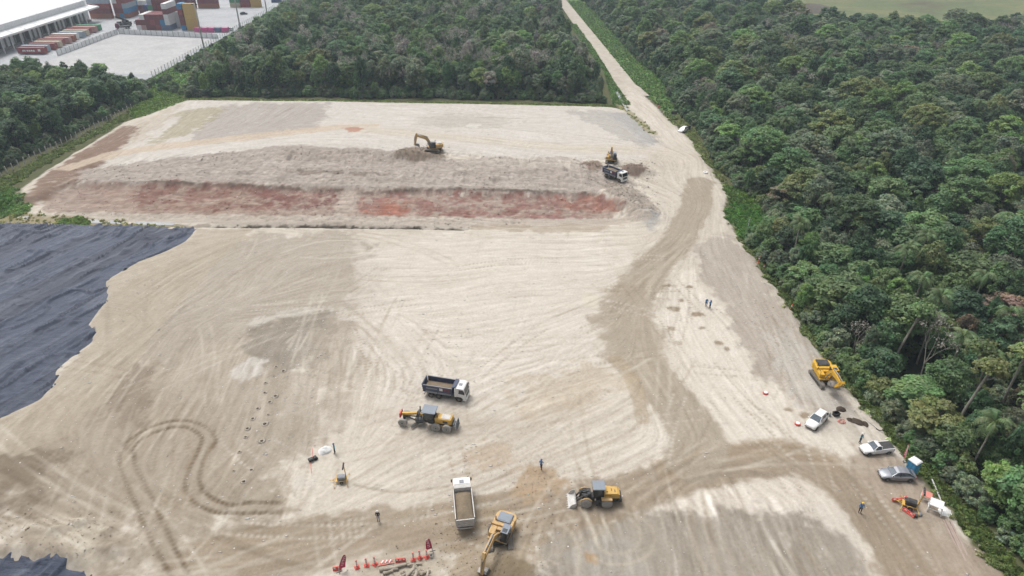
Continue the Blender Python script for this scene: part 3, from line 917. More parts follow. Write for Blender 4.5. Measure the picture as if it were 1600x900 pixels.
M_road = soil_mat('road_gravel', [(.3, alb((202, 190, 172))), (.5, alb((222, 212, 196))), (.7, alb((232, 223, 209)))], .35)
M_verge = soil_mat('verge_grass', [(.3, alb((98, 128, 70))), (.5, alb((120, 152, 86))), (.72, alb((150, 160, 104)))], .3, 2.0)
M_meadow = soil_mat('meadow_grass', [(.30, alb((104, 98, 92))), (.38, alb((124, 122, 96))), (.46, alb((126, 138, 100))), (.56, alb((146, 148, 106))), (.66, alb((116, 134, 94)))], .012, .3, dist=.6)
M_water = soil_mat('ditch_water', [(.3, alb((196, 200, 204))), (.7, alb((226, 226, 224)))], .4, 3.0, .15)
M_yard = soil_mat('yard_concrete', [(.25, alb((190, 192, 196))), (.5, alb((208, 210, 213))), (.75, alb((222, 223, 225)))], .08, .8, .85)
M_lot = soil_mat('lot_concrete', [(.25, alb((200, 199, 199))), (.5, alb((217, 216, 215))), (.75, alb((230, 229, 228)))], .1, .9, .85)
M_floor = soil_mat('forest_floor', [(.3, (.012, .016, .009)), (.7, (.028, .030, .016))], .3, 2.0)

# road runs on from the site edge between the two woods
RL = [(963, 134), (950, 110), (925, 72), (896, 38), (874, 6), (858, -18)]
RR_ = [(994, 134), (975, 110), (944, 72), (914, 36), (886, 2), (868, -20)]
def road_strip():
    Lw, Rw = [W(p[0], p[1], OUT_Z)[:2] for p in [(985, 166)] + RL], [W(p[0], p[1], OUT_Z)[:2] for p in [(1016, 152)] + RR_]
    yl = [p[1] for p in Lw]; yr = [p[1] for p in Rw]
    ys_ = [y for y in list(np.arange(max(yl[0], yr[0]) + .5, 262, 3.0)) + [262.0, 268.2, 275, 290, 310, 335, 365, 400, 440, 480, 515]]
    V_, n = [], len(ys_)
    for Y_, X_ in ((yl, Lw), (yr, Rw)):
        for y in ys_:
            x = float(np.interp(y, Y_, [p[0] for p in X_]))
            z = max(ground_z(x, y), ground_z(x + 2, y), ground_z(x - 2, y)) + .06 if y <= 262 else OUT_Z + .12
            V_.append((x, y, z))
    me_ = MB().add(V_, [(k, n + k, n + k + 1, k + 1) for k in range(n - 1)]).mesh('dirt_road', M_road)
    if me_.polygons[0].normal.z < 0: me_.flip_normals()
    return tag(link_mesh('dirt_road', me_), kind='structure')
road_strip()
sheet('grass_verge', [(1002, 141), (976, 112), (944, 72), (914, 36), (887, 2), (868, -20), (890, -22), (915, 2), (944, 24), (976, 58), (1006, 92), (1040, 112), (1056, 138), (1066, 172), (1052, 190)], M_verge, OUT_Z + .07)
sheet('grass_corner', [(-146, 262.5), (-114, 262.5), (-122, 288), (-127, 350), (-128, 500), (-142, 500)], M_verge, OUT_Z + .07, True)
sheet('meadow', [(1120, 24), (1190, 40), (1290, 56), (1420, 66), (1640, 68), (2300, 120), (4200, -60), (3000, -130), (1000, -140), (900, -60), (1000, -10)], M_meadow, OUT_Z + .05)
M_peat = soil_mat('bare_peat', [(.3, alb((98, 92, 86))), (.6, alb((120, 112, 98)))], .05, .4)
sheet('bare_ground_strip', [(1175, 8), (1210, 2), (1280, 6), (1310, 14), (1300, 20), (1240, 24), (1190, 22)], M_peat, OUT_Z + .09)
sheet('yard_pavement', [(-420, 250), (-142.5, 268), (-142.5, 900), (-700, 900), (-700, 250)], M_yard, OUT_Z + .05, True)
sheet('concrete_lot', [(-204, 285), (-202.5, 366), (-147, 354), (-147, 285)], M_lot, OUT_Z + .09, True)
# forest floor under the woods (leaf litter)
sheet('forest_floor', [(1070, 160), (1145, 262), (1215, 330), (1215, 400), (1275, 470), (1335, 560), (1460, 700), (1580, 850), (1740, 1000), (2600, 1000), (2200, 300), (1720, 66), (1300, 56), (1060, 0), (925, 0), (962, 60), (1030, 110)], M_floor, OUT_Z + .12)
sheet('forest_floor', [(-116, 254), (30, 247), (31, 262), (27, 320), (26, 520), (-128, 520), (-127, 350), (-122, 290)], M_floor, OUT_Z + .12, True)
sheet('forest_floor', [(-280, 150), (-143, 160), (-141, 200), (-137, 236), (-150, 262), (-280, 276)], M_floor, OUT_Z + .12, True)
# water standing in the drains
for pts in ([(961, 143), (966, 143), (985, 172), (979, 174)], [(134, 343), (160, 342), (200, 347), (190, 350), (140, 348)], [(210, 346), (275, 348), (270, 352), (215, 351)], [(26, 339), (46, 338), (44, 343), (28, 344)]):
    zc = sorted(ground_z(*W(p[0], p[1], -1)[:2]) for p in pts)[len(pts) // 2] + .04
    sheet('drain_water', pts, M_water, zc)

# ------------------------------------------------------------------ foliage
def foliage_mat(name, trans=.32):
    m, nt, b = new_mat(name)
    oi = nt.nodes.new('ShaderNodeObjectInfo')
    lc = nt.nodes.new('ShaderNodeAttribute'); lc.attribute_type = 'INSTANCER'; lc.attribute_name = 'leaf_color'
    at = nt.nodes.new('ShaderNodeAttribute'); at.attribute_name = 'tint'
    c = mixc(nt, 1.0, lc.outputs['Color'], at.outputs['Color'], 'MULTIPLY')
    hv = nt.nodes.new('ShaderNodeHueSaturation')
    mr = nt.nodes.new('ShaderNodeMapRange'); mr.inputs[3].default_value = .478; mr.inputs[4].default_value = .522
    nt.links.new(oi.outputs['Random'], mr.inputs[0]); nt.links.new(mr.outputs[0], hv.inputs['Hue'])
    ms = nt.nodes.new('ShaderNodeMath'); ms.operation = 'MULTIPLY'; ms.inputs[1].default_value = 7.31
    fr = nt.nodes.new('ShaderNodeMath'); fr.operation = 'FRACT'
    nt.links.new(oi.outputs['Random'], ms.inputs[0]); nt.links.new(ms.outputs[0], fr.inputs[0])
    mr2 = nt.nodes.new('ShaderNodeMapRange'); mr2.inputs[3].default_value = .72; mr2.inputs[4].default_value = 1.3
    nt.links.new(fr.outputs[0], mr2.inputs[0]); nt.links.new(mr2.outputs[0], hv.inputs['Value'])
    nt.links.new(c, hv.inputs['Color'])
    nt.links.new(hv.outputs[0], b.inputs['Base Color'])
    b.inputs['Roughness'].default_value = .55
    b.inputs['Specular IOR Level'].default_value = .35
    tr = nt.nodes.new('ShaderNodeBsdfTranslucent'); nt.links.new(hv.outputs[0], tr.inputs[0])
    mx = nt.nodes.new('ShaderNodeMixShader'); mx.inputs[0].default_value = trans
    nt.links.new(b.outputs[0], mx.inputs[1]); nt.links.new(tr.outputs[0], mx.inputs[2])
    out = [n for n in nt.nodes if n.type == 'OUTPUT_MATERIAL'][0]
    nt.links.new(mx.outputs[0], out.inputs[0])
    return m
M_leaf = foliage_mat('leaf_green')
M_bark = soil_mat('bark', [(.3, (.07, .055, .042)), (.6, (.17, .145, .12))], 2.0, 8.0, .9)
M_bark_pale = soil_mat('pale_bark', [(.3, (.20, .18, .155)), (.6, (.36, .33, .29))], 2.0, 8.0, .9)

def leaf_quads(cent, nrm, size, rng, aspect=1.6):
    """quads at cent (n,3) facing about nrm, random spin"""
    n = len(cent)
    nrm = nrm / (np.linalg.norm(nrm, axis=1)[:, None] + 1e-9)
    t = rng.normal(size=(n, 3)); t -= (t * nrm).sum(1)[:, None] * nrm
    t /= np.linalg.norm(t, axis=1)[:, None] + 1e-9
    s = np.cross(nrm, t)
    a = (size * aspect ** .5 / 2)[:, None]; b = (size / aspect ** .5 / 2)[:, None]
    droop = -nrm * (size * .18)[:, None]
    v = np.stack([cent - t * a + droop, cent + s * b, cent + t * a + droop, cent - s * b], 1).reshape(-1, 3)
    f = np.arange(4 * n).reshape(n, 4)
    return v, f

def crown_mesh(name, seed, Rc=4.0, z0=3.0, z1=9.0, clumps=34, per=80, leaf=.62, flat=.62, dome=.75, spread=.95, clump_r=1.25, low=0.0):
    rng = np.random.default_rng(seed)
    V, F, T, off = [], [], [], 0
    cents = []
    for k in range(clumps):
        # clump centres over the outer shell of an uneven dome
        th = rng.uniform(0, 2 * math.pi)
        u = rng.random() ** .6
        el = math.asin(min(1, low + (1 - low) * u)) if rng.random() < dome else rng.uniform(-.5, .6)
        rad = spread * rng.uniform(.72, 1.06)
        c = np.array([math.cos(th) * math.cos(el) * Rc * rad * .8, math.sin(th) * math.cos(el) * Rc * rad * .8, z0 + (z1 - z0) * (.28 + .62 * math.sin(max(el, -.4)) * rad)])
        cents.append(c)
        cr = clump_r * rng.uniform(.7, 1.3)
        n = int(per * rng.uniform(.7, 1.2))
        d = rng.normal(size=(n, 3)); d /= np.linalg.norm(d, axis=1)[:, None]
        d[:, 2] = np.where(d[:, 2] < -.35, -d[:, 2], d[:, 2])
        rr_ = cr * (rng.random(n) ** .35)
        p = c + d * rr_[:, None] * np.array([1, 1, flat])
        nr = d * np.array([.8, .8, 1.0]) + rng.normal(size=(n, 3)) * .38 + np.array([0, 0, .65])
        v, f = leaf_quads(p, nr, leaf * rng.uniform(.55, 1.35, n), rng)
        V.append(v); F.append(f + off); off += len(v)
        hue = rng.uniform(.85, 1.15)
        t = np.repeat(rng.uniform(.72, 1.28, n) * hue, 4)
        T.append(np.stack([t * rng.uniform(.88, 1.14), t, t * rng.uniform(.8, 1.15)], -1))
    me = np_mesh(name, np.concatenate(V), np.concatenate(F), M_leaf, False, np.concatenate(T))
    return me, cents

def trunk_mesh(name, seed, cents, r=.22, z1=6.0, mat=None, lean=.5):
    rng = random.Random(seed)
    b = MB()
    top = (rng.uniform(-lean, lean), rng.uniform(-lean, lean), z1)
    mid = (top[0] * .3, top[1] * .3, z1 * .5)
    b.path([(0, 0, -.6), (0, 0, .3), mid, top], [r * 1.5, r * 1.1, r * .8, r * .4], 7)
    for c in rng.sample(list(cents), min(7, len(cents))):
        f = rng.uniform(.35, .85)
        s = Vector((0, 0, 0)).lerp(Vector(top), f)
        e = Vector(c)
        b.path([s, s.lerp(e, .5) + Vector((0, 0, .25)), e], [r * .45, r * .3, r * .12], 5)
    return b.mesh(name, mat or M_bark)

KINDS = []
def add_kind(seed, **kw):
    me, ce = crown_mesh('crown', seed, **kw)
    KINDS.append((me, trunk_mesh('trunk', seed, ce, z1=kw.get('z1', 9.0) * .72)))
for sd in range(5):   # broad crowns
    add_kind(100 + sd, clumps=62 + 4 * sd, per=72, leaf=.44, clump_r=1.0 + .06 * sd, z0=3.0, z1=9.0 + .4 * sd)
for sd in range(3):   # layered, looser crowns
    add_kind(120 + sd, clumps=50, per=66, leaf=.42, clump_r=1.1, flat=.38, z0=3.4, z1=9.4, spread=1.08, dome=.6)
for sd in range(3):   # low bushy crowns that reach the ground
    add_kind(140 + sd, clumps=62, per=70, leaf=.44, clump_r=1.05, z0=.2, z1=6.6, dome=.55, low=-.2)
BUSH = (8, 9, 10)
GIANT = (11, 12)
for sd in range(2):   # tall spreading crowns with many small clumps
    add_kind(150 + sd, clumps=112, per=66, leaf=.27, clump_r=.66, z0=3.6, z1=9.6, spread=1.0)
# sparse, half-bare crowns: twigs with few leaves
def bare_tree(seed):
    rng = random.Random(seed)
    b = MB(); tips = []
    def grow(p, d, L, r, n):
        e = p + d * L
        m = p.lerp(e, .5) + Vector((rng.uniform(-1, 1), rng.uniform(-1, 1), 0)) * L * .06
        b.path([p, m, e], [r, r * .8, r * .6], 4 if r > .05 else 3)
        if n == 0:
            tips.append(e); return
        for k in range(rng.choice((2, 3, 3))):
            nd = (d + Vector((rng.uniform(-1, 1), rng.uniform(-1, 1), rng.uniform(-.15, .6))) * .75).normalized()
            grow(e, nd, L * rng.uniform(.55, .8), r * .58, n - 1)
    grow(Vector((0, 0, -.5)), Vector((rng.uniform(-.08, .08), rng.uniform(-.08, .08), 1)).normalized(), 4.6, .20, 4)
    tm = b.mesh('trunk', M_bark_pale)
    g = np.random.default_rng(seed)
    T = np.array([tuple(t) for t in tips])
    P = np.repeat(T, 5, 0) + g.normal(size=(len(T) * 5, 3)) * .42
    v, f = leaf_quads(P, g.normal(size=P.shape) + np.array([0, 0, .6]), g.uniform(.22, .5, len(P)), g)
    t = np.repeat(g.uniform(.7, 1.3, len(P)), 4)
    cm = np_mesh('crown', v, f, M_leaf, False, np.stack([t, t, t], -1))
    return cm, tm
BARE = []
for sd in range(3):
    BARE.append(len(KINDS)); KINDS.append(bare_tree(160 + sd))

PALETTE = {   # linear leaf albedo
    'mid': (.130, .216, .086), 'dark': (.088, .165, .072), 'deep': (.066, .126, .062), 'grey': (.192, .245, .150), 'olive': (.180, .226, .086),
    'bright': (.172, .275, .084), 'brown': (.215, .198, .130), 'rust': (.240, .190, .134), 'dry': (.300, .284, .248)}

# ------------------------------------------------------------------ where the woods stand
def inpoly(x, y, P):
    c = False
    for k in range(len(P)):
        xa, ya, xb, yb = *P[k - 1], *P[k]
        if (ya > y) != (yb > y) and x < xa + (y - ya) * (xb - xa) / (yb - ya): c = not c
    return c
def edge_dist(x, y, P):
    best = 1e9
    for k in range(len(P)):
        a, b_ = P[k - 1], P[k]
        dx, dy = b_[0] - a[0], b_[1] - a[1]
        t = max(0, min(1, ((x - a[0]) * dx + (y - a[1]) * dy) / (dx * dx + dy * dy + 1e-9)))
        best = min(best, math.hypot(x - a[0] - t * dx, y - a[1] - t * dy))
    return best
RIGHT = [W(p[0], p[1], OUT_Z)[:2] for p in [(904, 0), (930, 20), (962, 57), (998, 98), (1034, 124), (1046, 146), (1058, 178), (1088, 200), (1120, 262), (1152, 290), (1200, 330), (1192, 358), (1160, 372), (1192, 413), (1238, 468), (1294, 560),
        (1346, 616), (1416, 694), (1490, 764), (1572, 846), (1634, 910), (1720, 1010), (2500, 1010), (2300, 400), (1900, 70), (1700, 56), (1560, 52), (1420, 53), (1290, 45), (1200, 28), (1130, 10), (1060, -20), (920, -30)]]
CENTRE = [(-119, 250.5), (-104, 252.2), (-88, 250.2), (-70, 251.6), (-52, 248.6), (-34, 250.2), (-14, 246.6), (6, 247.6), (20, 244), (33, 243), (33.5, 262), (30, 300), (29, 360), (28, 430), (28, 540), (-131, 540), (-130, 350), (-126, 290)]
LEFT = [(-240, 140), (-143.5, 150), (-140.3, 180), (-135.4, 234), (-132, 250), (-150, 266), (-240, 272)]
rt = random.Random(21)
def in_view(x, y, z, m=110):
    px, py, d = project(x, y, z)
    return d > 0 and -m < px < 1600 + m and -60 < py < 900 + m

cellhash = {}
def free(x, y, r, k=.80):
    ci, cj = int(x // 8), int(y // 8)
    for i in (ci - 1, ci, ci + 1):
        for j in (cj - 1, cj, cj + 1):
            for (a, b_, q) in cellhash.get((i, j), ()):
                if (a - x) ** 2 + (b_ - y) ** 2 < (k * (q + r)) ** 2: return False
    cellhash.setdefault((ci, cj), []).append((x, y, r))
    return True
TREES = []
def plant(P, n, wood, rmin=2.3, rmax=4.6):
    xs_, ys_ = [p[0] for p in P], [p[1] for p in P]
    for q in range(n):
        x, y = rt.uniform(min(xs_), max(xs_)), rt.uniform(min(ys_), min(max(ys_), 520))
        if not in_view(x, y, 6) or not inpoly(x, y, P): continue
        r = rt.uniform(rmin, rmax) if rt.random() < .8 else rt.uniform(1.8, 2.8)
        d = edge_dist(x, y, P)
        near = math.hypot(x, y) < 150
        if d < r * .9 and wood == 'right':
            r = max(1.1, min(r, d * .7 + 1.0))
        if not free(x, y, r, .56 if d > 5 else .46): continue
        TREES.append(dict(x=x, y=y, r=r, d=d, wood=wood))
# palms and slender pale-stemmed trees stand out of the canopy: keep their places clear first
PALMS = [(1358, 242), (1302, 301), (1454, 358), (1572, 327), (1496, 234), (1420, 377), (1442, 428), (1544, 422), (1465, 483), (1512, 514), (1555, 545), (1473, 452), (1586, 472), (1293, 157), (1231, 180), (1535, 152), (1482, 93), (1290, 104), (1178, 87), (1341, 45), (1243, 121), (1330, 210), (1560, 640), (1255, 340)]
PALM_AT = [(W(px, py, 10.2)[0], W(px, py, 10.2)[1]) for px, py in PALMS]
STEMS = [(1489, 672, 0.20), (1389, 577, .22), (1558, 646, .06), (1584, 700, .25), (1512, 640, -.15)]
STEM_AT = [W(a_, b_, OUT_Z)[:2] for a_, b_, _l in STEMS]
for x, y in PALM_AT: free(x, y, 1.5, .5)
for x, y in STEM_AT:
    free(x, y, 1.4, .5); free(x, y - 2.4, 1.7, .1)
def giants(P_, n, wood):
    xs_, ys_ = [p[0] for p in P_], [p[1] for p in P_]
    k = 0
    for q in range(n * 30):
        x, y = rt.uniform(min(xs_), max(xs_)), rt.uniform(min(ys_), min(max(ys_), 480))
        r = rt.uniform(5.6, 7.4)
        if k < n and in_view(x, y, 6) and inpoly(x, y, P_) and edge_dist(x, y, P_) > 7 and free(x, y, r, .75):
            TREES.append(dict(x=x, y=y, r=r, d=10, wood=wood, giant=True)); k += 1
giants(RIGHT, 95, 'right')
giants(CENTRE, 45, 'centre')
plant(RIGHT, 30000, 'right', 2.4, 5.4)
def hem(edge, P_, wood, inward, step=.55, depth=3.2, grow=.28):
    for a_, b_ in zip(edge[:-1], edge[1:]):       # a ragged hem of bushes along the clearing
        L = math.hypot(b_[0] - a_[0], b_[1] - a_[1])
        for q in range(int(L / step)):
            t_ = rt.random()
            off = rt.uniform(.3, depth)
            nx_e, ny_e = (b_[1] - a_[1]) / L, -(b_[0] - a_[0]) / L
            if nx_e * inward[0] + ny_e * inward[1] < 0: nx_e, ny_e = -nx_e, -ny_e
            x, y = a_[0] + (b_[0] - a_[0]) * t_ + nx_e * off, a_[1] + (b_[1] - a_[1]) * t_ + ny_e * off
            r = rt.uniform(.7, 1.2) + off * grow
            if in_view(x, y, 3) and inpoly(x, y, P_) and free(x, y, r, .42):
                TREES.append(dict(x=x, y=y, r=r, d=min(off, 2.9), wood=wood))
hem(RIGHT[6:22], RIGHT, 'right', (1, 0))
hem(CENTRE[:10], CENTRE, 'centre', (0, 1), .8, 3.0, .35)
SKIRT = [(-141.5, 262), (-117, 252), (-124, 290), (-128, 350), (-129, 480), (-141.5, 480)]
for q in range(420):
    x, y = rt.uniform(-141.5, -117), rt.uniform(254, 480)
    r = rt.uniform(.9, 1.9)
    if inpoly(x, y, SKIRT) and in_view(x, y, 2) and not (y < 285 and rt.random() < .6) and free(x, y, r, .45): TREES.append(dict(x=x, y=y, r=r, d=2.0, wood='centre'))
hem(CENTRE[9:14], CENTRE, 'centre', (-1, 0), 1.2, 3.0, .35)
hem(LEFT[1:5], LEFT, 'left', (-1, 0), .8, 3.0, .4)
plant(CENTRE, 14000, 'centre', 2.6, 4.8)
plant(LEFT, 6000, 'left', 2.6, 4.6)
def understory(P_, n, wood):
    xs_, ys_ = [p[0] for p in P_], [p[1] for p in P_]
    for q in range(n):
        x, y = rt.uniform(min(xs_), max(xs_)), rt.uniform(min(ys_), min(max(ys_), 300))
        if not in_view(x, y, 3) or not inpoly(x, y, P_): continue
        r = rt.uniform(1.2, 2.3)
        if free(x, y, r, .34): TREES.append(dict(x=x, y=y, r=r, d=2.0 if rt.random() < .85 else 6.0, wood=wood, under=True))
understory(RIGHT, 16000, 'right')
understory(CENTRE, 2500, 'centre')
understory(LEFT, 2500, 'left')
for t in TREES:
    q = rt.random()
    w = t['wood']
    if t['d'] < 3.0:
        t['kind'] = rt.choice(BUSH)
        t['hue'] = rt.choice(['grey', 'grey', 'mid', 'olive', 'grey', 'mid', 'mid'] if math.hypot(t['x'], t['y']) < 190 else ['grey', 'mid', 'dark'])
    else:
        t['kind'] = rt.choice((0, 1, 2, 3, 4, 0, 1, 2, 3, 4, 5, 6, 7))
        if w == 'centre':
            t['hue'] = rt.choice(['mid', 'mid', 'mid', 'dark', 'bright', 'grey', 'grey', 'olive', 'mid', 'dark', 'deep', 'dry' if q < .2 else 'bright'])
            if q > (.80 if t['y'] < 275 else .93): t['kind'], t['hue'] = rt.choice(BARE), 'dry'
        elif w == 'left':
            t['hue'] = rt.choice(['dark', 'dark', 'deep', 'deep', 'mid', 'mid', 'bright'])
        else:
            t['hue'] = rt.choice(['mid', 'mid', 'mid', 'dark', 'dark', 'dark', 'deep', 'deep', 'olive', 'grey', 'grey', 'bright', 'brown' if q < .12 else 'mid', 'rust' if q < .05 else 'bright' if q > .7 else 'dark'])
            if q > .975: t['kind'], t['hue'] = rt.choice(BARE), 'dry'
    t['rot'] = rt.uniform(0, 6.283)
    if t.get('giant'): t['kind'] = rt.choice(GIANT); t['hue'] = rt.choice(['mid', 'mid', 'grey', 'olive', 'dark', 'bright'])
    hz = {'right': 1.0, 'centre': 1.25, 'left': 1.05}[w]
    if t.get('giant'): t['sz'] = rt.uniform(1.25, 1.55)
    elif t['kind'] in BUSH: t['sz'] = t['r'] / 4 * rt.uniform(1.0, 1.35)
    else: t['sz'] = (.55 + .45 * t['r'] / 4) * hz * rt.choice((.8, .9, .95, 1.0, 1.05, 1.1, 1.3)) * (.8 if t['d'] < 6 and w == 'right' else .62 if w == 'centre' and t['x'] < -118 else 1.0)
    t['z'] = min(ground_z(t['x'], t['y']), OUT_Z) - .1
    px, py, dep = project(t['x'], t['y'], 6)
    t['px'], t['py'] = px, py
    t['size'] = t['r'] / dep * (.55 if t.get('under') else 1) * (1 if -10 < px < 1610 and py < 915 else .2)
TREES.sort(key=lambda t: -t['size'])
NEAR, FAR = TREES[:290], TREES[290:]

HUE_WORD = {'mid': 'mid green', 'dark': 'dark green', 'deep': 'deep green', 'grey': 'grey green', 'olive': 'olive green', 'bright': 'bright green', 'brown': 'brownish', 'rust': 'rusty brown', 'dry': 'pale dry'}
MARKS = [((1295, 590), 'the parked yellow excavator'), ((1340, 660), 'the dark spoil heaps'), ((1385, 690), 'the white pickup'), ((1425, 728), 'the blue portable toilet'), ((1470, 780), 'the white trestles'), ((1500, 860), 'the pinkish plank bundles'),
         ((1170, 345), 'the bright grass patch'), ((1190, 415), 'the red posts at the site edge'), ((1070, 205), 'the white car on the verge'), ((1054, 182), 'the dark road sign'), ((1236, 480), 'the lone red post')]
MARKS = [(W(p[0], p[1])[:2], n) for p, n in MARKS]
def tree_label(t):
    k, h = t['kind'], HUE_WORD[t['hue']]
    what = 'spreading giant tree' if k in GIANT else 'bushy low tree' if k in BUSH else 'half bare tree' if k in BARE else 'loose layered tree' if k in (5, 6, 7) else 'broad crowned tree'
    size = '' if k in GIANT else 'large ' if t['r'] > 3.9 else 'small ' if t['r'] < 2.2 else ''
    best = min(((math.hypot(t['x'] - m[0], t['y'] - m[1]), n) for m, n in MARKS), key=lambda q: q[0])
    if t['wood'] == 'left':
        row_ = 'near posts' if t['y'] < 190 else 'middle posts' if t['y'] < 218 else 'far posts'
        where = ('at the wood edge by the ' if t['d'] < 5 else 'inside the wood behind the ') + row_ + ' of the fence'
    elif t['wood'] == 'centre': where = 'in the wood beyond the far platform'
    elif t['d'] < 5 and best[0] < 22: where = 'behind ' + best[1]
    elif t['d'] < 5: where = 'on the forest edge beside the gravel strip'
    else: where = ('inside the forest' if t['d'] < 22 else 'far inside the forest') + ', level with ' + best[1].replace('at the site edge', '').replace('on the verge', '').strip()
    lab = f'{size}{h} {what} {where}'
    return lab if len(lab.split()) <= 16 else f'{h} {what} {where}'
SKIP = {}
for t in NEAR:
    cm, tm = KINDS[t['kind']]
    root = empty('forest_tree' if t['kind'] not in BARE else 'half_bare_tree', (t['x'], t['y'], t['z']), t['rot'], tree_label(t), 'tree',
                 {'left': 'trees of the wood behind the fence', 'centre': 'trees of the wood beyond the platform', 'right': 'trees of the forest beside the site'}[t['wood']])
    sxy = t['r'] / 4
    root.scale = (sxy, sxy, t['sz'])
    c = link_mesh('crown', cm, root); c['leaf_color'] = PALETTE[t['hue']]
    link_mesh('trunk', tm, root)

# palms: every frond a part
def frond_mesh(seed, L=3.4):
    g = np.random.default_rng(seed)
    V, F_, T = [], [], []
    pts = []
    for k in range(9):
        u = k / 8
        pts.append(np.array([L * (u - .18 * u * u), 0, 1.15 * math.sin(u * 2.2) * (1 - .35 * u) - 1.9 * u ** 2.6]))
    for k in range(8):
        p, q = pts[k], pts[k + 1]
        for sub in (0., .5):
            c = p + (q - p) * sub
            d = (q - p) / np.linalg.norm(q - p)
            ln = (.95 * math.sin(math.pi * min(1, (k + sub + 1.2) / 9.5)) + .12)
            for s in (-1, 1):
                tip = c + np.array([d[0] * .35 * ln, s * ln * .80, -.50 * ln + g.uniform(-.1, .1)])
                o = len(V)
                V += [c - d * .11, c + d * .11, c + (tip - c) * .55 + d * .10 + np.array([0, 0, .06]), tip]
                F_.append((o, o + 1, o + 2, o + 3))
                t = g.uniform(.75, 1.25); T += [(t, t, t)] * 4
        o = len(V)
        w = .05 * (1 - k / 9)
        V += [p + np.array([0, -w, .03]), q + np.array([0, -w, .03]), q + np.array([0, w, .03]), p + np.array([0, w, .03])]
        F_.append((o, o + 1, o + 2, o + 3)); T += [(1.2, 1.1, .9)] * 4
    return np_mesh('frond', np.array(V), np.array(F_), M_leaf, False, np.array(T))
FROND = [frond_mesh(s) for s in range(3)]
PT = MB().path([(0, 0, -.5), (.1, 0, 3), (.25, .1, 6.5), (.2, .1, 10.2)], [.20, .15, .13, .12], 8).mesh('trunk', M_bark_pale)
PW = ['near the lone red post', 'amid dark crowns', 'over the forest edge', 'rising above a gap', 'among grey green crowns']
for k, (x, y) in enumerate(PALM_AT):
    px, py = PALMS[k]
    band = 'far back' if py < 130 else 'halfway back' if py < 300 else 'towards the near end'
    nth = sum(1 for q in PALMS[:k + 1] if ('far back' if q[1] < 130 else 'halfway back' if q[1] < 300 else 'towards the near end') == band)
    WN = ['first', 'second', 'third', 'fourth', 'fifth', 'sixth', 'seventh', 'eighth', 'ninth', 'tenth', 'eleventh', 'twelfth', 'thirteenth', 'fourteenth']
    order_x = sorted(q[0] for q in PALMS if ('far back' if q[1] < 130 else 'halfway back' if q[1] < 300 else 'towards the near end') == band).index(px)
    t = empty('palm_tree', (x, y, OUT_Z), rt.uniform(0, 6), f'feathery palm {band} in the forest, {WN[order_x]} counted from the clearing', 'palm tree', 'palms in the forest')
    link_mesh('trunk', PT, t)
    t.scale = (rt.uniform(.72, .92),) * 2 + (rt.uniform(.88, 1.0),)
    for q in range(13):
        fo = link_mesh('frond', FROND[q % 3], t)
        fo['leaf_color'] = (.120, .190, .078) if q % 4 else (.14, .185, .085)
        fo.location = (.2, .1, 10.15)
        fo.rotation_euler = (R(rt.uniform(-8, 8)), R(rt.choice([-28, -12, 6, 22]) + rt.uniform(-6, 6)), q * 2.4 + rt.uniform(-.2, .2))
        fo.scale = (rt.uniform(.85, 1.1),) * 3
# slender pale-stemmed trees
SM, SC = crown_mesh('crown', 333, Rc=2.4, z0=8.5, z1=13.0, clumps=22, per=60, leaf=.42, clump_r=.9, flat=.6)
SW = ['beside the half hidden gap above the silver sedan', 'behind the parked yellow excavator', 'rising above the deep shade far behind the pickup', 'at the outer frame behind the portable toilet', 'next to the leaning stem behind the pickup']
for k, ((x, y), (_a, _b, lean)) in enumerate(zip(STEM_AT, STEMS)):
    t = empty('slender_tree', (x, y, OUT_Z), 0, 'slender tree with pale leaning stem ' + SW[k], 'tree', 'slender pale stemmed trees')
    b_ = MB().path([(0, 0, -.5), (lean * 3, .2, 4), (lean * 8, .5, 8.5), (lean * 11, .7, 12)], [.22, .19, .15, .06], 8)
    for q in range(5):
        c_ = SC[q]
        b_.path([(lean * 8, .5, 8.3 + .3 * q), (c_[0] + lean * 10, c_[1] + .6, c_[2])], [.08, .03], 5)
    b_.build('trunk', M_bark_pale, t)
    c = link_mesh('crown', SM, t); c['leaf_color'] = PALETTE['mid' if k % 2 else 'olive']; c.location = (lean * 10, .6, 0)

# the farther trees, one mass
src_col = bpy.data.collections.new('far_tree_sources')
combos, order = {}, []
for t in FAR:
    key = t['kind']
    if key not in combos: combos[key] = len(combos); order.append(key)
for i, k in enumerate(order):
    cm, tm = KINDS[k]
    o = bpy.data.objects.new(f'far_source_{i:03d}', cm)
    src_col.objects.link(o)
pm = bpy.data.meshes.new('forest')
pm.vertices.add(len(FAR))
pm.vertices.foreach_set('co', np.array([(t['x'], t['y'], t['z']) for t in FAR], np.float32).ravel())
def fattr(n, ty, vals, key):
    a = pm.attributes.new(n, ty, 'POINT'); a.data.foreach_set(key, vals)
fattr('pick', 'INT', np.array([combos[t['kind']] for t in FAR], np.int32), 'value')
fattr('spin', 'FLOAT_VECTOR', np.array([(0, 0, t['rot']) for t in FAR], np.float32).ravel(), 'vector')
fattr('size', 'FLOAT_VECTOR', np.array([(t['r'] / 4, t['r'] / 4, t['sz']) for t in FAR], np.float32).ravel(), 'vector')
fattr('leaf_color', 'FLOAT_COLOR', np.array([(*PALETTE[t['hue']], 1) for t in FAR], np.float32).ravel(), 'color')
pm.update()
ng = bpy.data.node_groups.new('far_trees', 'GeometryNodeTree')
ng.interface.new_socket('Geometry', in_out='INPUT', socket_type='NodeSocketGeometry')
ng.interface.new_socket('Geometry', in_out='OUTPUT', socket_type='NodeSocketGeometry')
gi, go = ng.nodes.new('NodeGroupInput'), ng.nodes.new('NodeGroupOutput')
ci = ng.nodes.new('GeometryNodeCollectionInfo'); ci.inputs[0].default_value = src_col; ci.inputs[1].default_value = True; ci.inputs[2].default_value = True
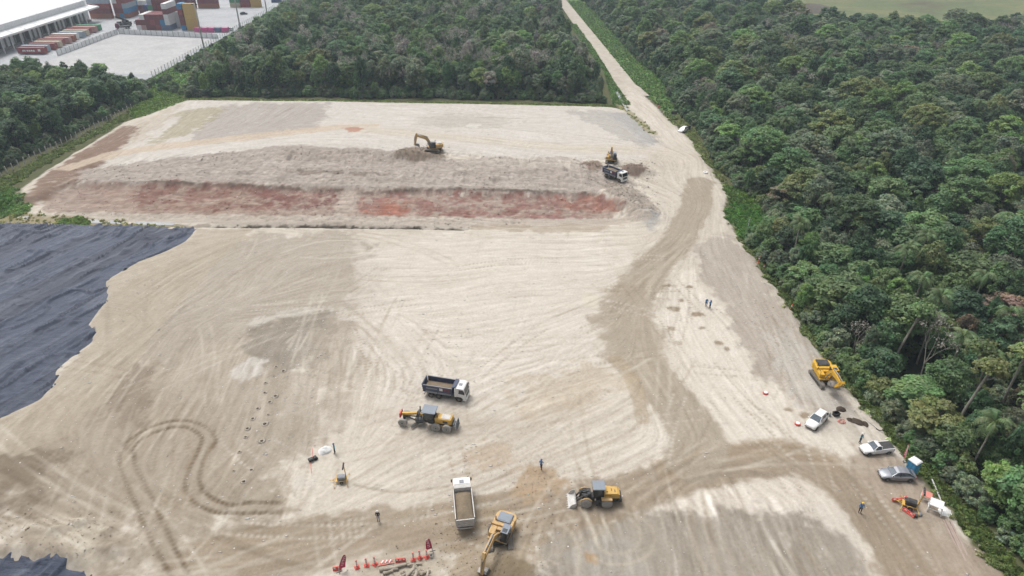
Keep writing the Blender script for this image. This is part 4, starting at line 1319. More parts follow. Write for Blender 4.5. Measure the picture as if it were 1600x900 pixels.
ip = ng.nodes.new('GeometryNodeInstanceOnPoints'); ip.inputs['Pick Instance'].default_value = True
def nattr(n, ty):
    a = ng.nodes.new('GeometryNodeInputNamedAttribute'); a.data_type = ty; a.inputs[0].default_value = n
    return a.outputs[0]
ng.links.new(gi.outputs[0], ip.inputs['Points'])
ng.links.new(ci.outputs[0], ip.inputs['Instance'])
ng.links.new(nattr('pick', 'INT'), ip.inputs['Instance Index'])
er = ng.nodes.new('FunctionNodeEulerToRotation'); ng.links.new(nattr('spin', 'FLOAT_VECTOR'), er.inputs[0])
ng.links.new(er.outputs[0], ip.inputs['Rotation'])
ng.links.new(nattr('size', 'FLOAT_VECTOR'), ip.inputs['Scale'])
ng.links.new(ip.outputs[0], go.inputs[0])
forest = tag(link_mesh('forest', pm), 'dense green forest stretching away on both sides of the dirt road', 'forest', kind='stuff')
pm.materials.append(M_leaf)
md = forest.modifiers.new('trees', 'NODES'); md.node_group = ng
print('TREES', len(TREES), 'combos', len(order))

# ------------------------------------------------------------------ weeds and grass tufts (uncountable)
def tuft_mesh(name, seed, n=26, h=.5, spread=.45, wide=.07):
    g = np.random.default_rng(seed)
    th = g.uniform(0, 6.283, n); r0 = g.uniform(0, spread * .6, n)
    base = np.stack([np.cos(th) * r0, np.sin(th) * r0, np.zeros(n)], -1)
    lean = np.stack([np.cos(th), np.sin(th), np.zeros(n)], -1) * g.uniform(.1, .6, n)[:, None] * h
    tip = base + lean + np.array([0, 0, 1]) * (h * g.uniform(.5, 1.1, n))[:, None]
    mid = base + lean * .35 + np.array([0, 0, 1]) * (h * .5)
    side = np.stack([-np.sin(th), np.cos(th), np.zeros(n)], -1) * wide
    v = np.stack([base - side, base + side, mid + side, tip, mid - side], 1).reshape(-1, 3)
    f = np.arange(5 * n).reshape(n, 5)
    t = np.repeat(g.uniform(.75, 1.25, n), 5)
    return np_mesh(name, v, f, M_leaf, False, np.stack([t, t, t * .9], -1))
def weed_mesh(name, seed):
    g = np.random.default_rng(seed)
    n = 70
    d = g.normal(size=(n, 3)); d /= np.linalg.norm(d, axis=1)[:, None]; d[:, 2] = abs(d[:, 2])
    p = d * g.random(n)[:, None] ** .5 * np.array([.6, .6, .55])
    v, f = leaf_quads(p, d + g.normal(size=(n, 3)) * .5 + np.array([0, 0, .5]), g.uniform(.14, .34, n), g)
    t = np.repeat(g.uniform(.7, 1.3, n), 4)
    return np_mesh(name, v, f, M_leaf, False, np.stack([t, t, t * .9], -1))
def scatter(name, label, cat, meshes, P, S, Cc, pick):
    """one uncountable mass: small plants set on points"""
    col = bpy.data.collections.new(name + '_sources')
    for i, me_ in enumerate(meshes):
        col.objects.link(bpy.data.objects.new(f'{name}_source_{i:02d}', me_))
    pm_ = bpy.data.meshes.new(name)
    pm_.vertices.add(len(P)); pm_.vertices.foreach_set('co', np.asarray(P, np.float32).ravel())
    g = np.random.default_rng(3)
    for n, ty, vals, key in (('pick', 'INT', np.asarray(pick, np.int32), 'value'), ('spin', 'FLOAT_VECTOR', np.stack([np.zeros(len(P)), np.zeros(len(P)), g.uniform(0, 6.28, len(P))], -1).astype(np.float32).ravel(), 'vector'),
                             ('size', 'FLOAT_VECTOR', np.repeat(np.asarray(S, np.float32), 3), 'vector'), ('leaf_color', 'FLOAT_COLOR', np.concatenate([np.asarray(Cc, np.float32), np.ones((len(P), 1), np.float32)], 1).ravel(), 'color')):
        a = pm_.attributes.new(n, ty, 'POINT'); a.data.foreach_set(key, vals)
    pm_.materials.append(M_leaf)
    g2 = ng.copy()
    [n for n in g2.nodes if n.bl_idname == 'GeometryNodeCollectionInfo'][0].inputs[0].default_value = col
    o = tag(link_mesh(name, pm_), label, cat, kind='stuff')
    o.modifiers.new('plants', 'NODES').node_group = g2
    return o
g = np.random.default_rng(77)
greenness = np.clip((rgb[..., 1] / (rgb[..., 0] + 1e-4) - .86) * 5, .12, 1)
prob = (m_grass * greenness * np.clip(130.0 / (gy[:, None] + 30), .45, 1.2)).ravel()
prob = prob / prob.sum()
cells = g.choice(NX * NY, size=13000, p=prob)
cx, cy = gx[cells % NX] + g.uniform(-.12, .12, len(cells)), gy[cells // NX] + g.uniform(-.12, .12, len(cells))
cz = height.ravel()[cells] - .03
base = rgb.reshape(-1, 3)[cells]
hue = base * g.uniform(1.2, 2.2, (len(cells), 1)) * np.array([.86, 1.0, .72])
vg = [W(p[0], p[1], OUT_Z)[:2] for p in [(1002, 141), (976, 112), (944, 72), (914, 36), (887, 2), (908, 2), (936, 24), (970, 62), (998, 92), (1034, 116), (1048, 140), (1060, 172), (1050, 188)]]
vx_, vy_ = [], []
def fill(P_, n):
    x0, x1, y0, y1 = min(p[0] for p in P_), max(p[0] for p in P_), min(p[1] for p in P_), max(p[1] for p in P_)
    k = 0
    while k < n:
        x, y = rt.uniform(x0, x1), rt.uniform(y0, y1)
        if inpoly(x, y, P_): vx_.append(x); vy_.append(y); k += 1
fill(vg, 6000)
fill([(-146, 255), (-118, 252), (-125, 290), (-129, 350), (-142, 350)], 3200)
fill([W(p[0], p[1], OUT_Z)[:2] for p in [(890, 38), (900, 38), (925, 72), (948, 108), (963, 134), (985, 166), (958, 164), (944, 112), (912, 70)]], 2400)
cx = np.concatenate([cx, vx_]); cy = np.concatenate([cy, vy_]); cz = np.concatenate([cz, [max(OUT_Z + .05, ground_z(a_, b_)) if b_ < 262 else OUT_Z + .05 for a_, b_ in zip(vx_, vy_)]])
hue = np.concatenate([hue, np.array(alb((118, 152, 86)))[None] * g.uniform(.9, 2.1, (len(vx_), 1)) * g.uniform(.85, 1.15, (len(vx_), 3))])
cells = np.arange(len(cx))
scatter('grass', 'low grass and weeds along the verges and the site edge', 'grass', [tuft_mesh('tuft', s) for s in range(3)] + [weed_mesh('weed', s) for s in (8, 9, 10)],
        np.stack([cx, cy, cz], -1), g.uniform(.45, 1.05, len(cells)), hue, np.where(g.random(len(cells)) < .5, g.integers(0, 3, len(cells)), g.integers(3, 6, len(cells))))
# ------------------------------------------------------------------ paints
DUST = (196, 182, 162)
P = {}
P['yellow'] = paint('machine_yellow', (.58, .35, .07), .5, dirt=.5)
P['amber'] = paint('machine_amber', (.56, .36, .15), .55, dirt=.55)
P['deepyellow'] = paint('machine_deep_yellow', (.60, .34, .015), .4, dirt=.15)
P['white'] = paint('white_paint', (.72, .72, .71), .35, dirt=.15)
P['offwhite'] = paint('dusty_white_paint', (.52, .51, .49), .5, dirt=.45)
P['silver'] = paint('silver_paint', (.30, .31, .34), .3, .55, dirt=.15)
P['grey'] = paint('grey_metal', (.22, .24, .27), .5, .2, dirt=.4)
P['roofgrey'] = paint('grey_cab_roof', (.20, .235, .28), .5, dirt=.3)
P['dark'] = paint('dark_metal', (.028, .030, .034), .5, dirt=.28)
P['black'] = paint('black_plastic', (.014, .014, .015), .5, dirt=.1)
P['navy'] = paint('navy_steel', (.030, .048, .105), .45, dirt=.35)
P['steel'] = paint('worn_steel', (.30, .29, .28), .45, .4, dirt=.5)
P['tyre'] = paint('tyre_rubber', (.035, .034, .033), .8, dirt=.5)
P['dustytyre'] = paint('dusty_tyre', (.30, .29, .275), .9, dirt=.4)
P['rim'] = paint('wheel_rim', (.33, .32, .31), .5, .3, dirt=.4)
P['red'] = paint('red_plastic', (.62, .075, .055), .5, dirt=.25, dirt_c=(225, 170, 155))
P['pinkred'] = paint('faded_red_plastic', (.62, .20, .16), .6, dirt=.45, dirt_c=(235, 205, 195))
P['magenta'] = paint('flag_cloth', (.42, .035, .085), .7, dirt=.1)
P['maroon'] = paint('maroon_print', (.12, .022, .055), .5, dirt=.3)
P['bluebox'] = paint('toilet_blue', (.060, .30, .52), .5, dirt=.15, dirt_c=(170, 200, 215))
P['glass'] = glass_mat('cab_glass')
P['carglass'] = glass_mat('car_glass', (.05, .065, .08), .05)
P['lamp'] = paint('lamp_lens', (.6, .6, .58), .15, dirt=.1)
P['redlamp'] = paint('tail_lamp', (.35, .02, .02), .2, dirt=.1)
P['soil'] = paint('loose_soil', alb((166, 150, 128)), .95, dirt=.6, dirt_c=(134, 118, 98), scale=1.2, spec=.1)
P['darksoil'] = paint('dark_soil', alb((92, 82, 72)), .95, dirt=.5, dirt_c=(120, 106, 90), scale=2, spec=.1)
P['track'] = paint('dusty_track', (.21, .195, .175), .8, .1, dirt=.6)

WH = {}
def wheel(parent, x, y, r, w, tyre='tyre', rim='rim', z=None, side=1, lugs=0):
    key = (r, w, tyre, rim, side, lugs)
    if key not in WH:
        b = MB()
        prof = [(r * .55, -w / 2), (r * .86, -w / 2), (r * .97, -w * .40), (r, -w * .22), (r, w * .22), (r * .97, w * .40), (r * .86, w / 2), (r * .55, w / 2)]
        b.lathe(prof, n=24)
        for k in range(lugs):
            a = 2 * math.pi * k / lugs
            for s in (-1, 1):
                a2 = a + (.5 * 2 * math.pi / lugs if s > 0 else 0)
                c = Vector((math.cos(a2), 0, math.sin(a2))) * r
                b.bar(c + Vector((0, s * w * .06, 0)), c + Vector((0, s * w * .44, 0)), .09, .07)
        rb = MB()
        o = side * w / 2
        rb.lathe([(r * .56, -w * .44), (r * .56, o * .98), (r * .48, o * 1.02), (r * .42, o * .72), (r * .2, o * .72), (r * .18, o * 1.04), (r * .02, o * 1.04)], n=18)
        WH[key] = (b.mesh('wheel', P[tyre]), rb.mesh('rim', P[rim]))
    t, m = WH[key]
    o = link_mesh('wheel', t, parent); o.location = (x, y, r if z is None else z)
    link_mesh('rim', m, o)
    return o

def heading(a, b):
    A, B = G(*a), G(*b)
    return math.atan2(B.y - A.y, B.x - A.x)

def place(name, a, b, label, cat, group=None, sink=.03, at=None):
    """an Empty midway between rear mark a and front mark b, facing b"""
    A, B = G(*a), G(*b)
    M = (A + B) / 2 if at is None else G(*at)
    zz = ground_z(M.x, M.y) - sink
    return empty(name, (M.x, M.y, zz), math.atan2(B.y - A.y, B.x - A.x), label, cat, group)

def pane(b, pts, push, mi=0):
    """thin proud panel from a planar polygon, pushed along vector"""
    n = len(pts)
    p2 = [(p[0] + push[0], p[1] + push[1], p[2] + push[2]) for p in pts]
    return b.loft([pts, p2], mi)

def part(parent, name, mat, fn, smooth=False):
    b = MB(); fn(b)
    return b.build(name, P[mat] if isinstance(mat, str) else mat, parent, smooth)

# ------------------------------------------------------------------ tipper truck
def tipper(root, body, cabm='white', rail='steel', marks=True, gatem=None, boxlen=5.2, tailrib=False):
    L0, L1 = -3.75, -3.75 + boxlen
    part(root, 'chassis', 'dark', lambda b: (b.box(-3.6, 3.4, -.45, -.30, .78, 1.05), b.box(-3.6, 3.4, .30, .45, .78, 1.05), [b.box(x, x + .12, -.3, .3, .82, 1.0) for x in (-3.4, -2, -.6, .8, 2.2, 3.2)], b.box(-2.6, -2.4, -1, 1, .45, .6), b.box(-1.25, -1.05, -1, 1, .45, .6), b.box(2.45, 2.65, -1, 1, .45, .6)))
    part(root, 'fuel_tank', 'steel', lambda b: b.box(.1, 1.25, .62, 1.15, .5, 1.0, bev=.1))
    part(root, 'battery_box', 'dark', lambda b: b.box(.1, 1.0, -1.15, -.62, .5, .95, bev=.05))
    for s in (-1, 1):
        wheel(root, 2.55, s * 1.04, .52, .32, side=s)
        for x in (-1.15, -2.5):
            wheel(root, x, s * .94, .52, .6, side=s)
        part(root, 'mudguard', 'black', lambda b: b.path([(2.55 + .66 * math.cos(t), s * 1.04, .52 + .64 * math.sin(t)) for t in np.linspace(.05, math.pi - .05, 9)], .06, 6))
        part(root, 'rear_mudguard', 'dark', lambda b: b.box(-3.2, -.5, s * .66, s * 1.22, 1.07, 1.11) if s > 0 else b.box(-3.2, -.5, -1.22, -.66, 1.07, 1.11))
    cab = part(root, 'cab', cabm, lambda b: b.loft([[(x, y, z) for x, z in [(1.80, 1.0), (1.80, 2.80), (1.92, 2.98), (3.30, 2.98), (3.50, 2.86), (3.78, 1.80), (3.78, .98), (3.1, .98), (3.05, 1.16), (2.1, 1.16)]] for y in (-1.2, -1.12, 1.12, 1.2)][1:3]
               and [[(x, yy, z) for x, z in [(1.80, 1.0), (1.80, 2.80), (1.92, 2.98), (3.30, 2.98), (3.50, 2.86), (3.78, 1.80), (3.78, .98), (3.1, .98), (3.05, 1.16), (2.1, 1.16)]] for yy in (-1.22, 1.22)]))
    part(root, 'bumper', cabm, lambda b: (b.box(3.28, 3.90, -1.23, 1.23, .42, .97, bev=.07)))
    part(cab, 'grille', 'dark', lambda b: b.box(3.77, 3.82, -.8, .8, 1.05, 1.62))
    part(cab, 'windshield', 'glass', lambda b: pane(b, [(3.78, -1.05, 1.86), (3.78, 1.05, 1.86), (3.53, 1.0, 2.80), (3.53, -1.0, 2.80)], (.025, 0, .008)))
    for s in (-1, 1):
        part(cab, 'side_window', 'glass', lambda b: pane(b, [(2.55, s * 1.22, 1.90), (3.58, s * 1.22, 1.80), (3.42, s * 1.22, 2.72), (2.62, s * 1.22, 2.72)], (0, s * .02, 0)))
        part(cab, 'door_seam', 'black', lambda b: b.box(2.44, 2.46, s * 1.22 - .005, s * 1.22 + .005, 1.15, 2.7))
        part(cab, 'mirror', 'black', lambda b: (b.box(3.55, 3.68, s * 1.42 - .09, s * 1.42 + .09, 2.0, 2.55, bev=.03), b.tube((3.6, s * 1.2, 2.6), (3.6, s * 1.42, 2.45), .025)))
        part(root, 'headlight', 'lamp', lambda b: b.box(3.895, 3.93, s * .93 - .2, s * .93 + .2, .62, .84))
    part(cab, 'roof_hatch', 'grey', lambda b: b.box(2.35, 2.95, -.32, .32, 2.985, 3.04, bev=.02))
    part(cab, 'air_intake', 'dark', lambda b: b.box(1.60, 1.79, .7, 1.1, 1.2, 3.0, bev=.04))
    # tipping box
    z0, z1 = 1.28, 2.72
    fl = part(root, 'box_floor', 'steel', lambda b: (b.box(L0 + .05, L1, -1.15, 1.15, z0, z0 + .08), [b.box(x, x + .1, -1.1, 1.1, z0 - .14, z0 - .002) for x in np.arange(L0 + .3, L1, .7)]))
    for s in (-1, 1):
        sd = part(root, 'box_side', body, lambda b: b.loft([[(L0, s * 1.16, z0 - .02), (L1, s * 1.16, z0 - .02), (L1, s * 1.24, z1), (L0, s * 1.24, z1)], [(L0, s * 1.22, z0 - .02), (L1, s * 1.22, z0 - .02), (L1, s * 1.31, z1), (L0, s * 1.31, z1)]]))
        part(sd, 'top_rail', rail, lambda b: b.box(L0 - .02, L1 + .02, min(s * 1.22, s * 1.35), max(s * 1.22, s * 1.35), z1, z1 + .10))
        part(sd, 'lower_rail', rail, lambda b: b.box(L0 + .4, L1 - .1, min(s * 1.225, s * 1.30), max(s * 1.225, s * 1.30), z0 - .10, z0 + .26))
        for x in (L0 + .12, L0 + boxlen * .5, L1 - .12):
            part(sd, 'rib', body, lambda b: b.loft([[(x - .07, s * 1.223, z0), (x + .07, s * 1.223, z0), (x + .07, s * 1.31, z1), (x - .07, s * 1.31, z1)], [(x - .07, s * 1.30, z0), (x + .07, s * 1.30, z0), (x + .07, s * 1.37, z1), (x - .07, s * 1.37, z1)]]))
        if marks:
            def mk(u0, u1, v0, v1, dz):
                def q(u, v): return (L0 + boxlen * u, s * (1.222 + .088 * ((z0 + (z1 - z0) * v) - z0) / (z1 - z0)) , z0 + (z1 - z0) * v)
                return lambda b: pane(b, [q(u0, v0), q(u1, v0), q(u1, v1), q(u0, v1)], (0, s * dz, 0))
            part(sd, 'white_mark', 'white', mk(.56, .67, .45, .85, .012))
            part(sd, 'maroon_panel', 'maroon', mk(.685, .93, .42, .88, .012))
            part(sd, 'name_panel', 'grey', mk(.10, .48, .52, .72, .010))
    hb = part(root, 'headboard', body, lambda b: b.box(L1 - .06, L1 + .02, -1.22, 1.22, z0, z1 + .35))
    part(hb, 'canopy', body, lambda b: b.loft([[(L1 + .021, -1.24, z1 + .18), (L1 + .021, 1.24, z1 + .18), (L1 + .021, 1.24, z1 + .36), (L1 + .021, -1.24, z1 + .36)], [(L1 + .62, -1.1, z1 + .42), (L1 + .62, 1.1, z1 + .42), (L1 + .62, 1.1, z1 + .50), (L1 + .62, -1.1, z1 + .50)]]))
    part(hb, 'hoist', 'dark', lambda b: b.tube((L1 + .16, 0, 1.1), (L1 + .16, 0, 2.5), .14, .1))
    g_ = part(root, 'tailgate', gatem or body, lambda b: b.loft([[(L0 - .09, -1.2, z0), (L0 - .09, 1.2, z0), (L0 - .02, 1.2, z0), (L0 - .02, -1.2, z0)], [(L0 - .24, -1.25, z1 + .02), (L0 - .24, 1.25, z1 + .02), (L0 - .16, 1.25, z1 + .02), (L0 - .16, -1.25, z1 + .02)]]))
    for k in range(4):
        zz = z0 + (z1 - z0) * (k + .02) / 3
        part(g_, 'gate_rib', gatem or body, lambda b: b.bar((L0 - .12 - .15 * (zz - z0) / (z1 - z0), -1.22, zz), (L0 - .12 - .15 * (zz - z0) / (z1 - z0), 1.22, zz), .09, .09))
    part(root, 'rear_bumper', rail, lambda b: b.box(L0 + .0, L0 + .12, -1.2, 1.2, .55, .72))
    for s in (-1, 1):
        part(root, 'tail_light', 'redlamp', lambda b: b.box(L0 - .012, L0 - .001, s * .95 - .16, s * .95 + .16, .60, .70))
    return z0, z1, L0, L1

def soil_load(truck, L0, L1, z0, z1, label, hump=.5, mat='soil', seed=3, level=.55):
    g = np.random.default_rng(seed)
    nx_, ny_ = 26, 13
    xs_, ys_ = np.linspace(L0 + .06, L1 - .1, nx_), np.linspace(-1.17, 1.17, ny_)
    X, Y = np.meshgrid(xs_, ys_)
    u, v = (X - L0) / (L1 - L0) * 2 - 1, Y / 1.17
    Z = z0 + (z1 - z0) * level + hump * (1 - np.abs(u) ** 2.2) * (1 - np.abs(v) ** 2) + g.normal(size=X.shape) * .035
    idx = np.arange(nx_ * ny_).reshape(ny_, nx_)
    f = np.stack([idx[:-1, :-1], idx[:-1, 1:], idx[1:, 1:], idx[1:, :-1]], -1).reshape(-1, 4)
    top = np.stack([X, Y, Z], -1).reshape(-1, 3)
    # skirt down to the floor so that the heap has a body
    ring = list(idx[0, :]) + list(idx[1:, -1]) + list(idx[-1, -2::-1]) + list(idx[-2:0:-1, 0])
    low = top[ring].copy(); low[:, 2] = z0 + .085
    n0 = len(top)
    m = len(ring)
    sk = np.array([[ring[(k + 1) % m], ring[k], n0 + k, n0 + (k + 1) % m] for k in range(m)])
    o = link_mesh('soil_load', np_mesh('soil_load', np.concatenate([top, low]), np.concatenate([f, sk]), P[mat], True))
    o.location = truck.location; o.rotation_euler = truck.rotation_euler
    return tag(o, label, 'soil')

t = place('tipper_truck', (664, 612), (733, 623), 'white cabbed tipper truck with dusty navy box beside the motor grader', 'dump truck', 'tipper trucks on the site')
t.scale = (.89, .89, .89)
z0, z1, L0, L1 = tipper(t, 'navy', 'white', 'grey')
sl_ = soil_load(t, L0, L1, z0, z1, 'layer of soil in the navy box of the tipper beside the grader', .12, 'soil', 3, .42); sl_.scale = t.scale
t = place('tipper_truck', (727.5, 823), (721.5, 762), 'pale grey tipper truck seen from behind, heaped with soil, next to the digging excavator', 'dump truck', 'tipper trucks on the site', at=(724.6, 797))
t.scale = (.89, .89, .89)
z0, z1, L0, L1 = tipper(t, 'offwhite', 'white', 'offwhite', False, 'offwhite')
sl_ = soil_load(t, L0, L1, z0, z1, 'brown soil heaped in the pale grey tipper truck', .6, 'soil', 4, .72); sl_.scale = t.scale
t = place('tipper_truck', (945, 273), (977, 285), 'white and navy tipper truck being loaded by the excavator at the bank', 'dump truck', 'tipper trucks on the site')
t.scale = (.92, .92, .92)
z0, z1, L0, L1 = tipper(t, 'navy', 'white', 'grey')
sl_ = soil_load(t, L0, L1, z0, z1, 'soil load in the tipper truck standing at the bank', .5, 'soil', 5, .6); sl_.scale = t.scale

# ------------------------------------------------------------------ tracked excavator
def excavator(root, col, boom=35, stick=-100, curl=-150, track_yaw=0.0, hood='dark', cabm='dark', roofm='dark', boomlen=5.5, sticklen=2.9):
    und = part(root, 'undercarriage', 'dark', lambda b: (b.box(-1.2, 1.2, -.9, .9, .42, .82, bev=.1), b.lathe([(.05, .80), (.75, .80), (.75, 1.06), (.05, 1.06)], axis='z', n=24)))
    und.rotation_euler = (0, 0, track_yaw)
    def trk(b, s):
        pr = [(1.75 + .46 * math.cos(a), .47 + .46 * math.sin(a)) for a in np.linspace(-math.pi / 2, math.pi / 2, 9)] + [(-1.75 + .46 * math.cos(a), .47 + .46 * math.sin(a)) for a in np.linspace(math.pi / 2, 1.5 * math.pi, 9)]
        b.prism(pr, s * 1.28 - .3, s * 1.28 + .3)
        n = 44
        per = []
        Lp = len(pr)
        for k in range(n):
            u = k / n * Lp
            i = int(u); f = u - i
            p, q = pr[i % Lp], pr[(i + 1) % Lp]
            per.append((p[0] + (q[0] - p[0]) * f, p[1] + (q[1] - p[1]) * f))
        for k in range(36):
            x = -1.75 + 3.5 * (k % 18) / 17
            z = .94 if k < 18 else .0
            b.box(x - .03, x + .03, s * 1.28 - .31, s * 1.28 + .31, z - .01, z + .035)
    for s in (-1, 1):
        tr = part(und, 'track', 'track', lambda b: trk(b, s))
        part(und, 'track_frame', 'dark', lambda b: (b.box(-1.6, 1.6, min(s * 1.585, s * 1.62), max(s * 1.585, s * 1.62), .28, .62), [b.lathe([(.03, s * 1.59), (.2, s * 1.59), (.2, s * 1.64), (.03, s * 1.64)], (x, 0, .4), 'y', 12) for x in (-1.2, -.4, .4, 1.2)]))
    up = part(root, 'house', col, lambda b: (b.box(-2.1, 1.25, -1.36, 1.36, 1.07, 1.32, bev=.05),
        b.loft([[(x, y, z) for x, y in [(-2.95, -.7), (-2.75, -1.15), (-2.3, -1.38), (-1.75, -1.38), (-1.75, 1.38), (-2.3, 1.38), (-2.75, 1.15), (-2.95, .7)]] for z in (1.12, 2.18)]),
        b.box(-1.74, -.45, -1.37, 1.37, 1.325, 2.22, bev=.06), b.box(-.44, .95, -1.36, -.52, 1.325, 1.98, bev=.06), b.box(-.44, .1, -.5, .42, 1.325, 2.0, bev=.04)))
    part(root, 'engine_hood', hood, lambda b: (b.box(-2.55, -1.0, -.95, .95, 2.225, 2.42, bev=.06), b.box(-2.35, -1.2, -.8, .8, 2.421, 2.45)))
    part(root, 'exhaust', 'black', lambda b: b.tube((-1.1, -1.05, 2.2), (-1.1, -1.05, 2.85), .07))
    cab = part(root, 'cab', cabm, lambda b: b.loft([[(x, y, z) for x, z in [(-.40, 1.33), (1.28, 1.33), (1.36, 1.9), (1.02, 2.86), (-.40, 2.86)]] for y in (.46, 1.38)]))
    part(cab, 'cab_roof', roofm, lambda b: b.box(-.46, 1.1, .42, 1.42, 2.865, 2.95, bev=.03))
    part(cab, 'windshield', 'glass', lambda b: pane(b, [(1.345, .54, 1.98), (1.345, 1.30, 1.98), (1.045, 1.30, 2.80), (1.045, .54, 2.80)], (.025, 0, .008)))
    part(cab, 'roof_window', 'glass', lambda b: b.box(.35, .95, .6, 1.22, 2.952, 2.965))
    for y, d in ((1.38, 1), (.46, -1)):
        part(cab, 'side_window', 'glass', lambda b: pane(b, [(-.25, y, 1.95), (1.2, y, 1.95), (.95, y, 2.75), (-.25, y, 2.75)], (0, d * .015, 0)))
    part(root, 'handrail', 'black', lambda b: b.path([(.9, -1.3, 1.98), (.9, -1.3, 2.5), (-.3, -1.3, 2.5), (-.3, -1.3, 1.98)], .03, 6))
    a1 = R(boom)
    P0 = Vector((.55, -.05, 1.75))
    d1 = Vector((math.cos(a1), 0, math.sin(a1))); n1 = Vector((-math.sin(a1), 0, math.cos(a1)))
    P1 = P0 + d1 * boomlen
    M = P0 + d1 * boomlen * .45 + n1 * .95
    def beam(b, pts, hs, w):
        rings = []
        for i, p in enumerate(pts):
            d = (pts[min(i + 1, len(pts) - 1)] - pts[max(i - 1, 0)]).normalized()
            n = Vector((-d.z, 0, d.x))
            h, ww = hs[i] / 2, w / 2
            rings.append([p - n * h + Vector((0, -ww, 0)), p - n * h + Vector((0, ww, 0)), p + n * h + Vector((0, ww, 0)), p + n * h + Vector((0, -ww, 0))])
        b.loft(rings)
    bm_ = part(root, 'boom', col, lambda b: beam(b, [P0, P0.lerp(M, .6) + n1 * .05, M, M.lerp(P1, .45) + n1 * .08, P1], [.45, .72, .85, .66, .42], .52))
    for s in (-1, 1):
        part(bm_, 'boom_cylinder', 'steel', lambda b: (b.tube(P0 + Vector((.45, s * .38, -.45)), P0.lerp(M, .5) + Vector((.2, s * .38, -.1)), .11), b.tube(P0.lerp(M, .5) + Vector((.2, s * .38, -.1)), M + Vector((0, s * .38, -.05)), .06)))
    part(bm_, 'boom_hose', 'black', lambda b: b.path([P0 + n1 * .45, M + n1 * .52, P1 + n1 * .3], .045, 6))
    a2 = R(stick)
    d2 = Vector((math.cos(a2), 0, math.sin(a2))); n2 = Vector((-math.sin(a2), 0, math.cos(a2)))
    P2 = P1 + d2 * sticklen
    st = part(root, 'stick', col, lambda b: beam(b, [P1 - d2 * .75 , P1, P1.lerp(P2, .35), P2], [.34, .66, .56, .28], .40))
    part(st, 'stick_cylinder', 'steel', lambda b: (b.tube(M + n1 * .55, M.lerp(P1, .6) + n1 * .62, .10), b.tube(M.lerp(P1, .6) + n1 * .62, P1 - d2 * .7 , .055)))
    sgn = 1 if n2.dot(d1) > 0 else -1
    part(st, 'bucket_cylinder', 'steel', lambda b: (b.tube(P1 + n2 * sgn * .42 + d2 * .2, P1.lerp(P2, .55) + n2 * sgn * .40, .085), b.tube(P1.lerp(P2, .55) + n2 * sgn * .40, P1.lerp(P2, .92) + n2 * sgn * .3, .05)))
    a3 = R(curl)
    e1 = Vector((math.cos(a3), 0, math.sin(a3))); e2 = Vector((-e1.z, 0, e1.x))
    cup = [P2 + e1 * u + e2 * v for u, v in [(-.12, -.22), (.05, -.30), (.55, -.42), (.98, -.32), (1.22, .05), (1.18, .45), (1.0, .75)]]
    def bucket(b):
        w = .62
        rings = []
        for i, p in enumerate(cup):
            q = p + (P2 + e1 * .55 + e2 * .4 - p).normalized() * .07
            rings.append([p + Vector((0, -w, 0)), p + Vector((0, w, 0)), q + Vector((0, w, 0)), q + Vector((0, -w, 0))])
        b.loft(rings)
        for s in (-1, 1):
            b.loft([[p + Vector((0, s * w, 0)) for p in cup], [p + Vector((0, s * (w - .05), 0)) for p in cup]])
        for k in range(5):
            y = -w + .1 + k * (2 * w - .2) / 4
            b.bar(cup[-1] + Vector((0, y, 0)), cup[-1] + (cup[-1] - cup[-2]).normalized() * .24 + Vector((0, y, 0)), .10, .07)
    part(root, 'bucket', 'steel', bucket)
    return P2

def exc(name, house_px, front_px, label, tracks=None, scale=1.0, **kw):
    A, B = G(*house_px), G(*front_px)
    hd = math.atan2(B.y - A.y, B.x - A.x)
    r = empty(name, (A.x, A.y, A.z - .03), hd, label, 'excavator', 'tracked excavators on the site')
    ty = 0.0
    if tracks:
        ty = heading(*tracks) - hd
    excavator(r, track_yaw=ty, **kw)
    r.scale = (scale,) * 3
    return r
exc('tracked_excavator', (782, 843), (757, 893), 'amber excavator digging beside the pale grey tipper truck', ((784, 820), (785, 860)), .92, col='amber', boom=14, stick=-72, curl=-168, hood='roofgrey', roofm='roofgrey', boomlen=5.0, sticklen=2.35)
exc('tracked_excavator', (1287, 595), (1306, 627), 'bright yellow excavator parked with folded arm beside the forest edge', ((1271, 585), (1289, 609)), col='deepyellow', boom=22, stick=-128, curl=165, hood='dark', cabm='deepyellow', roofm='deepyellow', boomlen=4.9, sticklen=2.3)
exc('tracked_excavator', (677, 236), (640, 237), 'pale yellow excavator with raised boom on top of the far bank', ((690, 237), (650, 235)), col='amber', boom=40, stick=-78, curl=-200, hood='offwhite')
exc('tracked_excavator', (955, 254), (951, 285), 'dark cabbed excavator with orange boom loading the tipper at the bank', None, col='yellow', boom=48, stick=-95, curl=-190, hood='roofgrey', roofm='roofgrey', boomlen=4.6, sticklen=2.2)

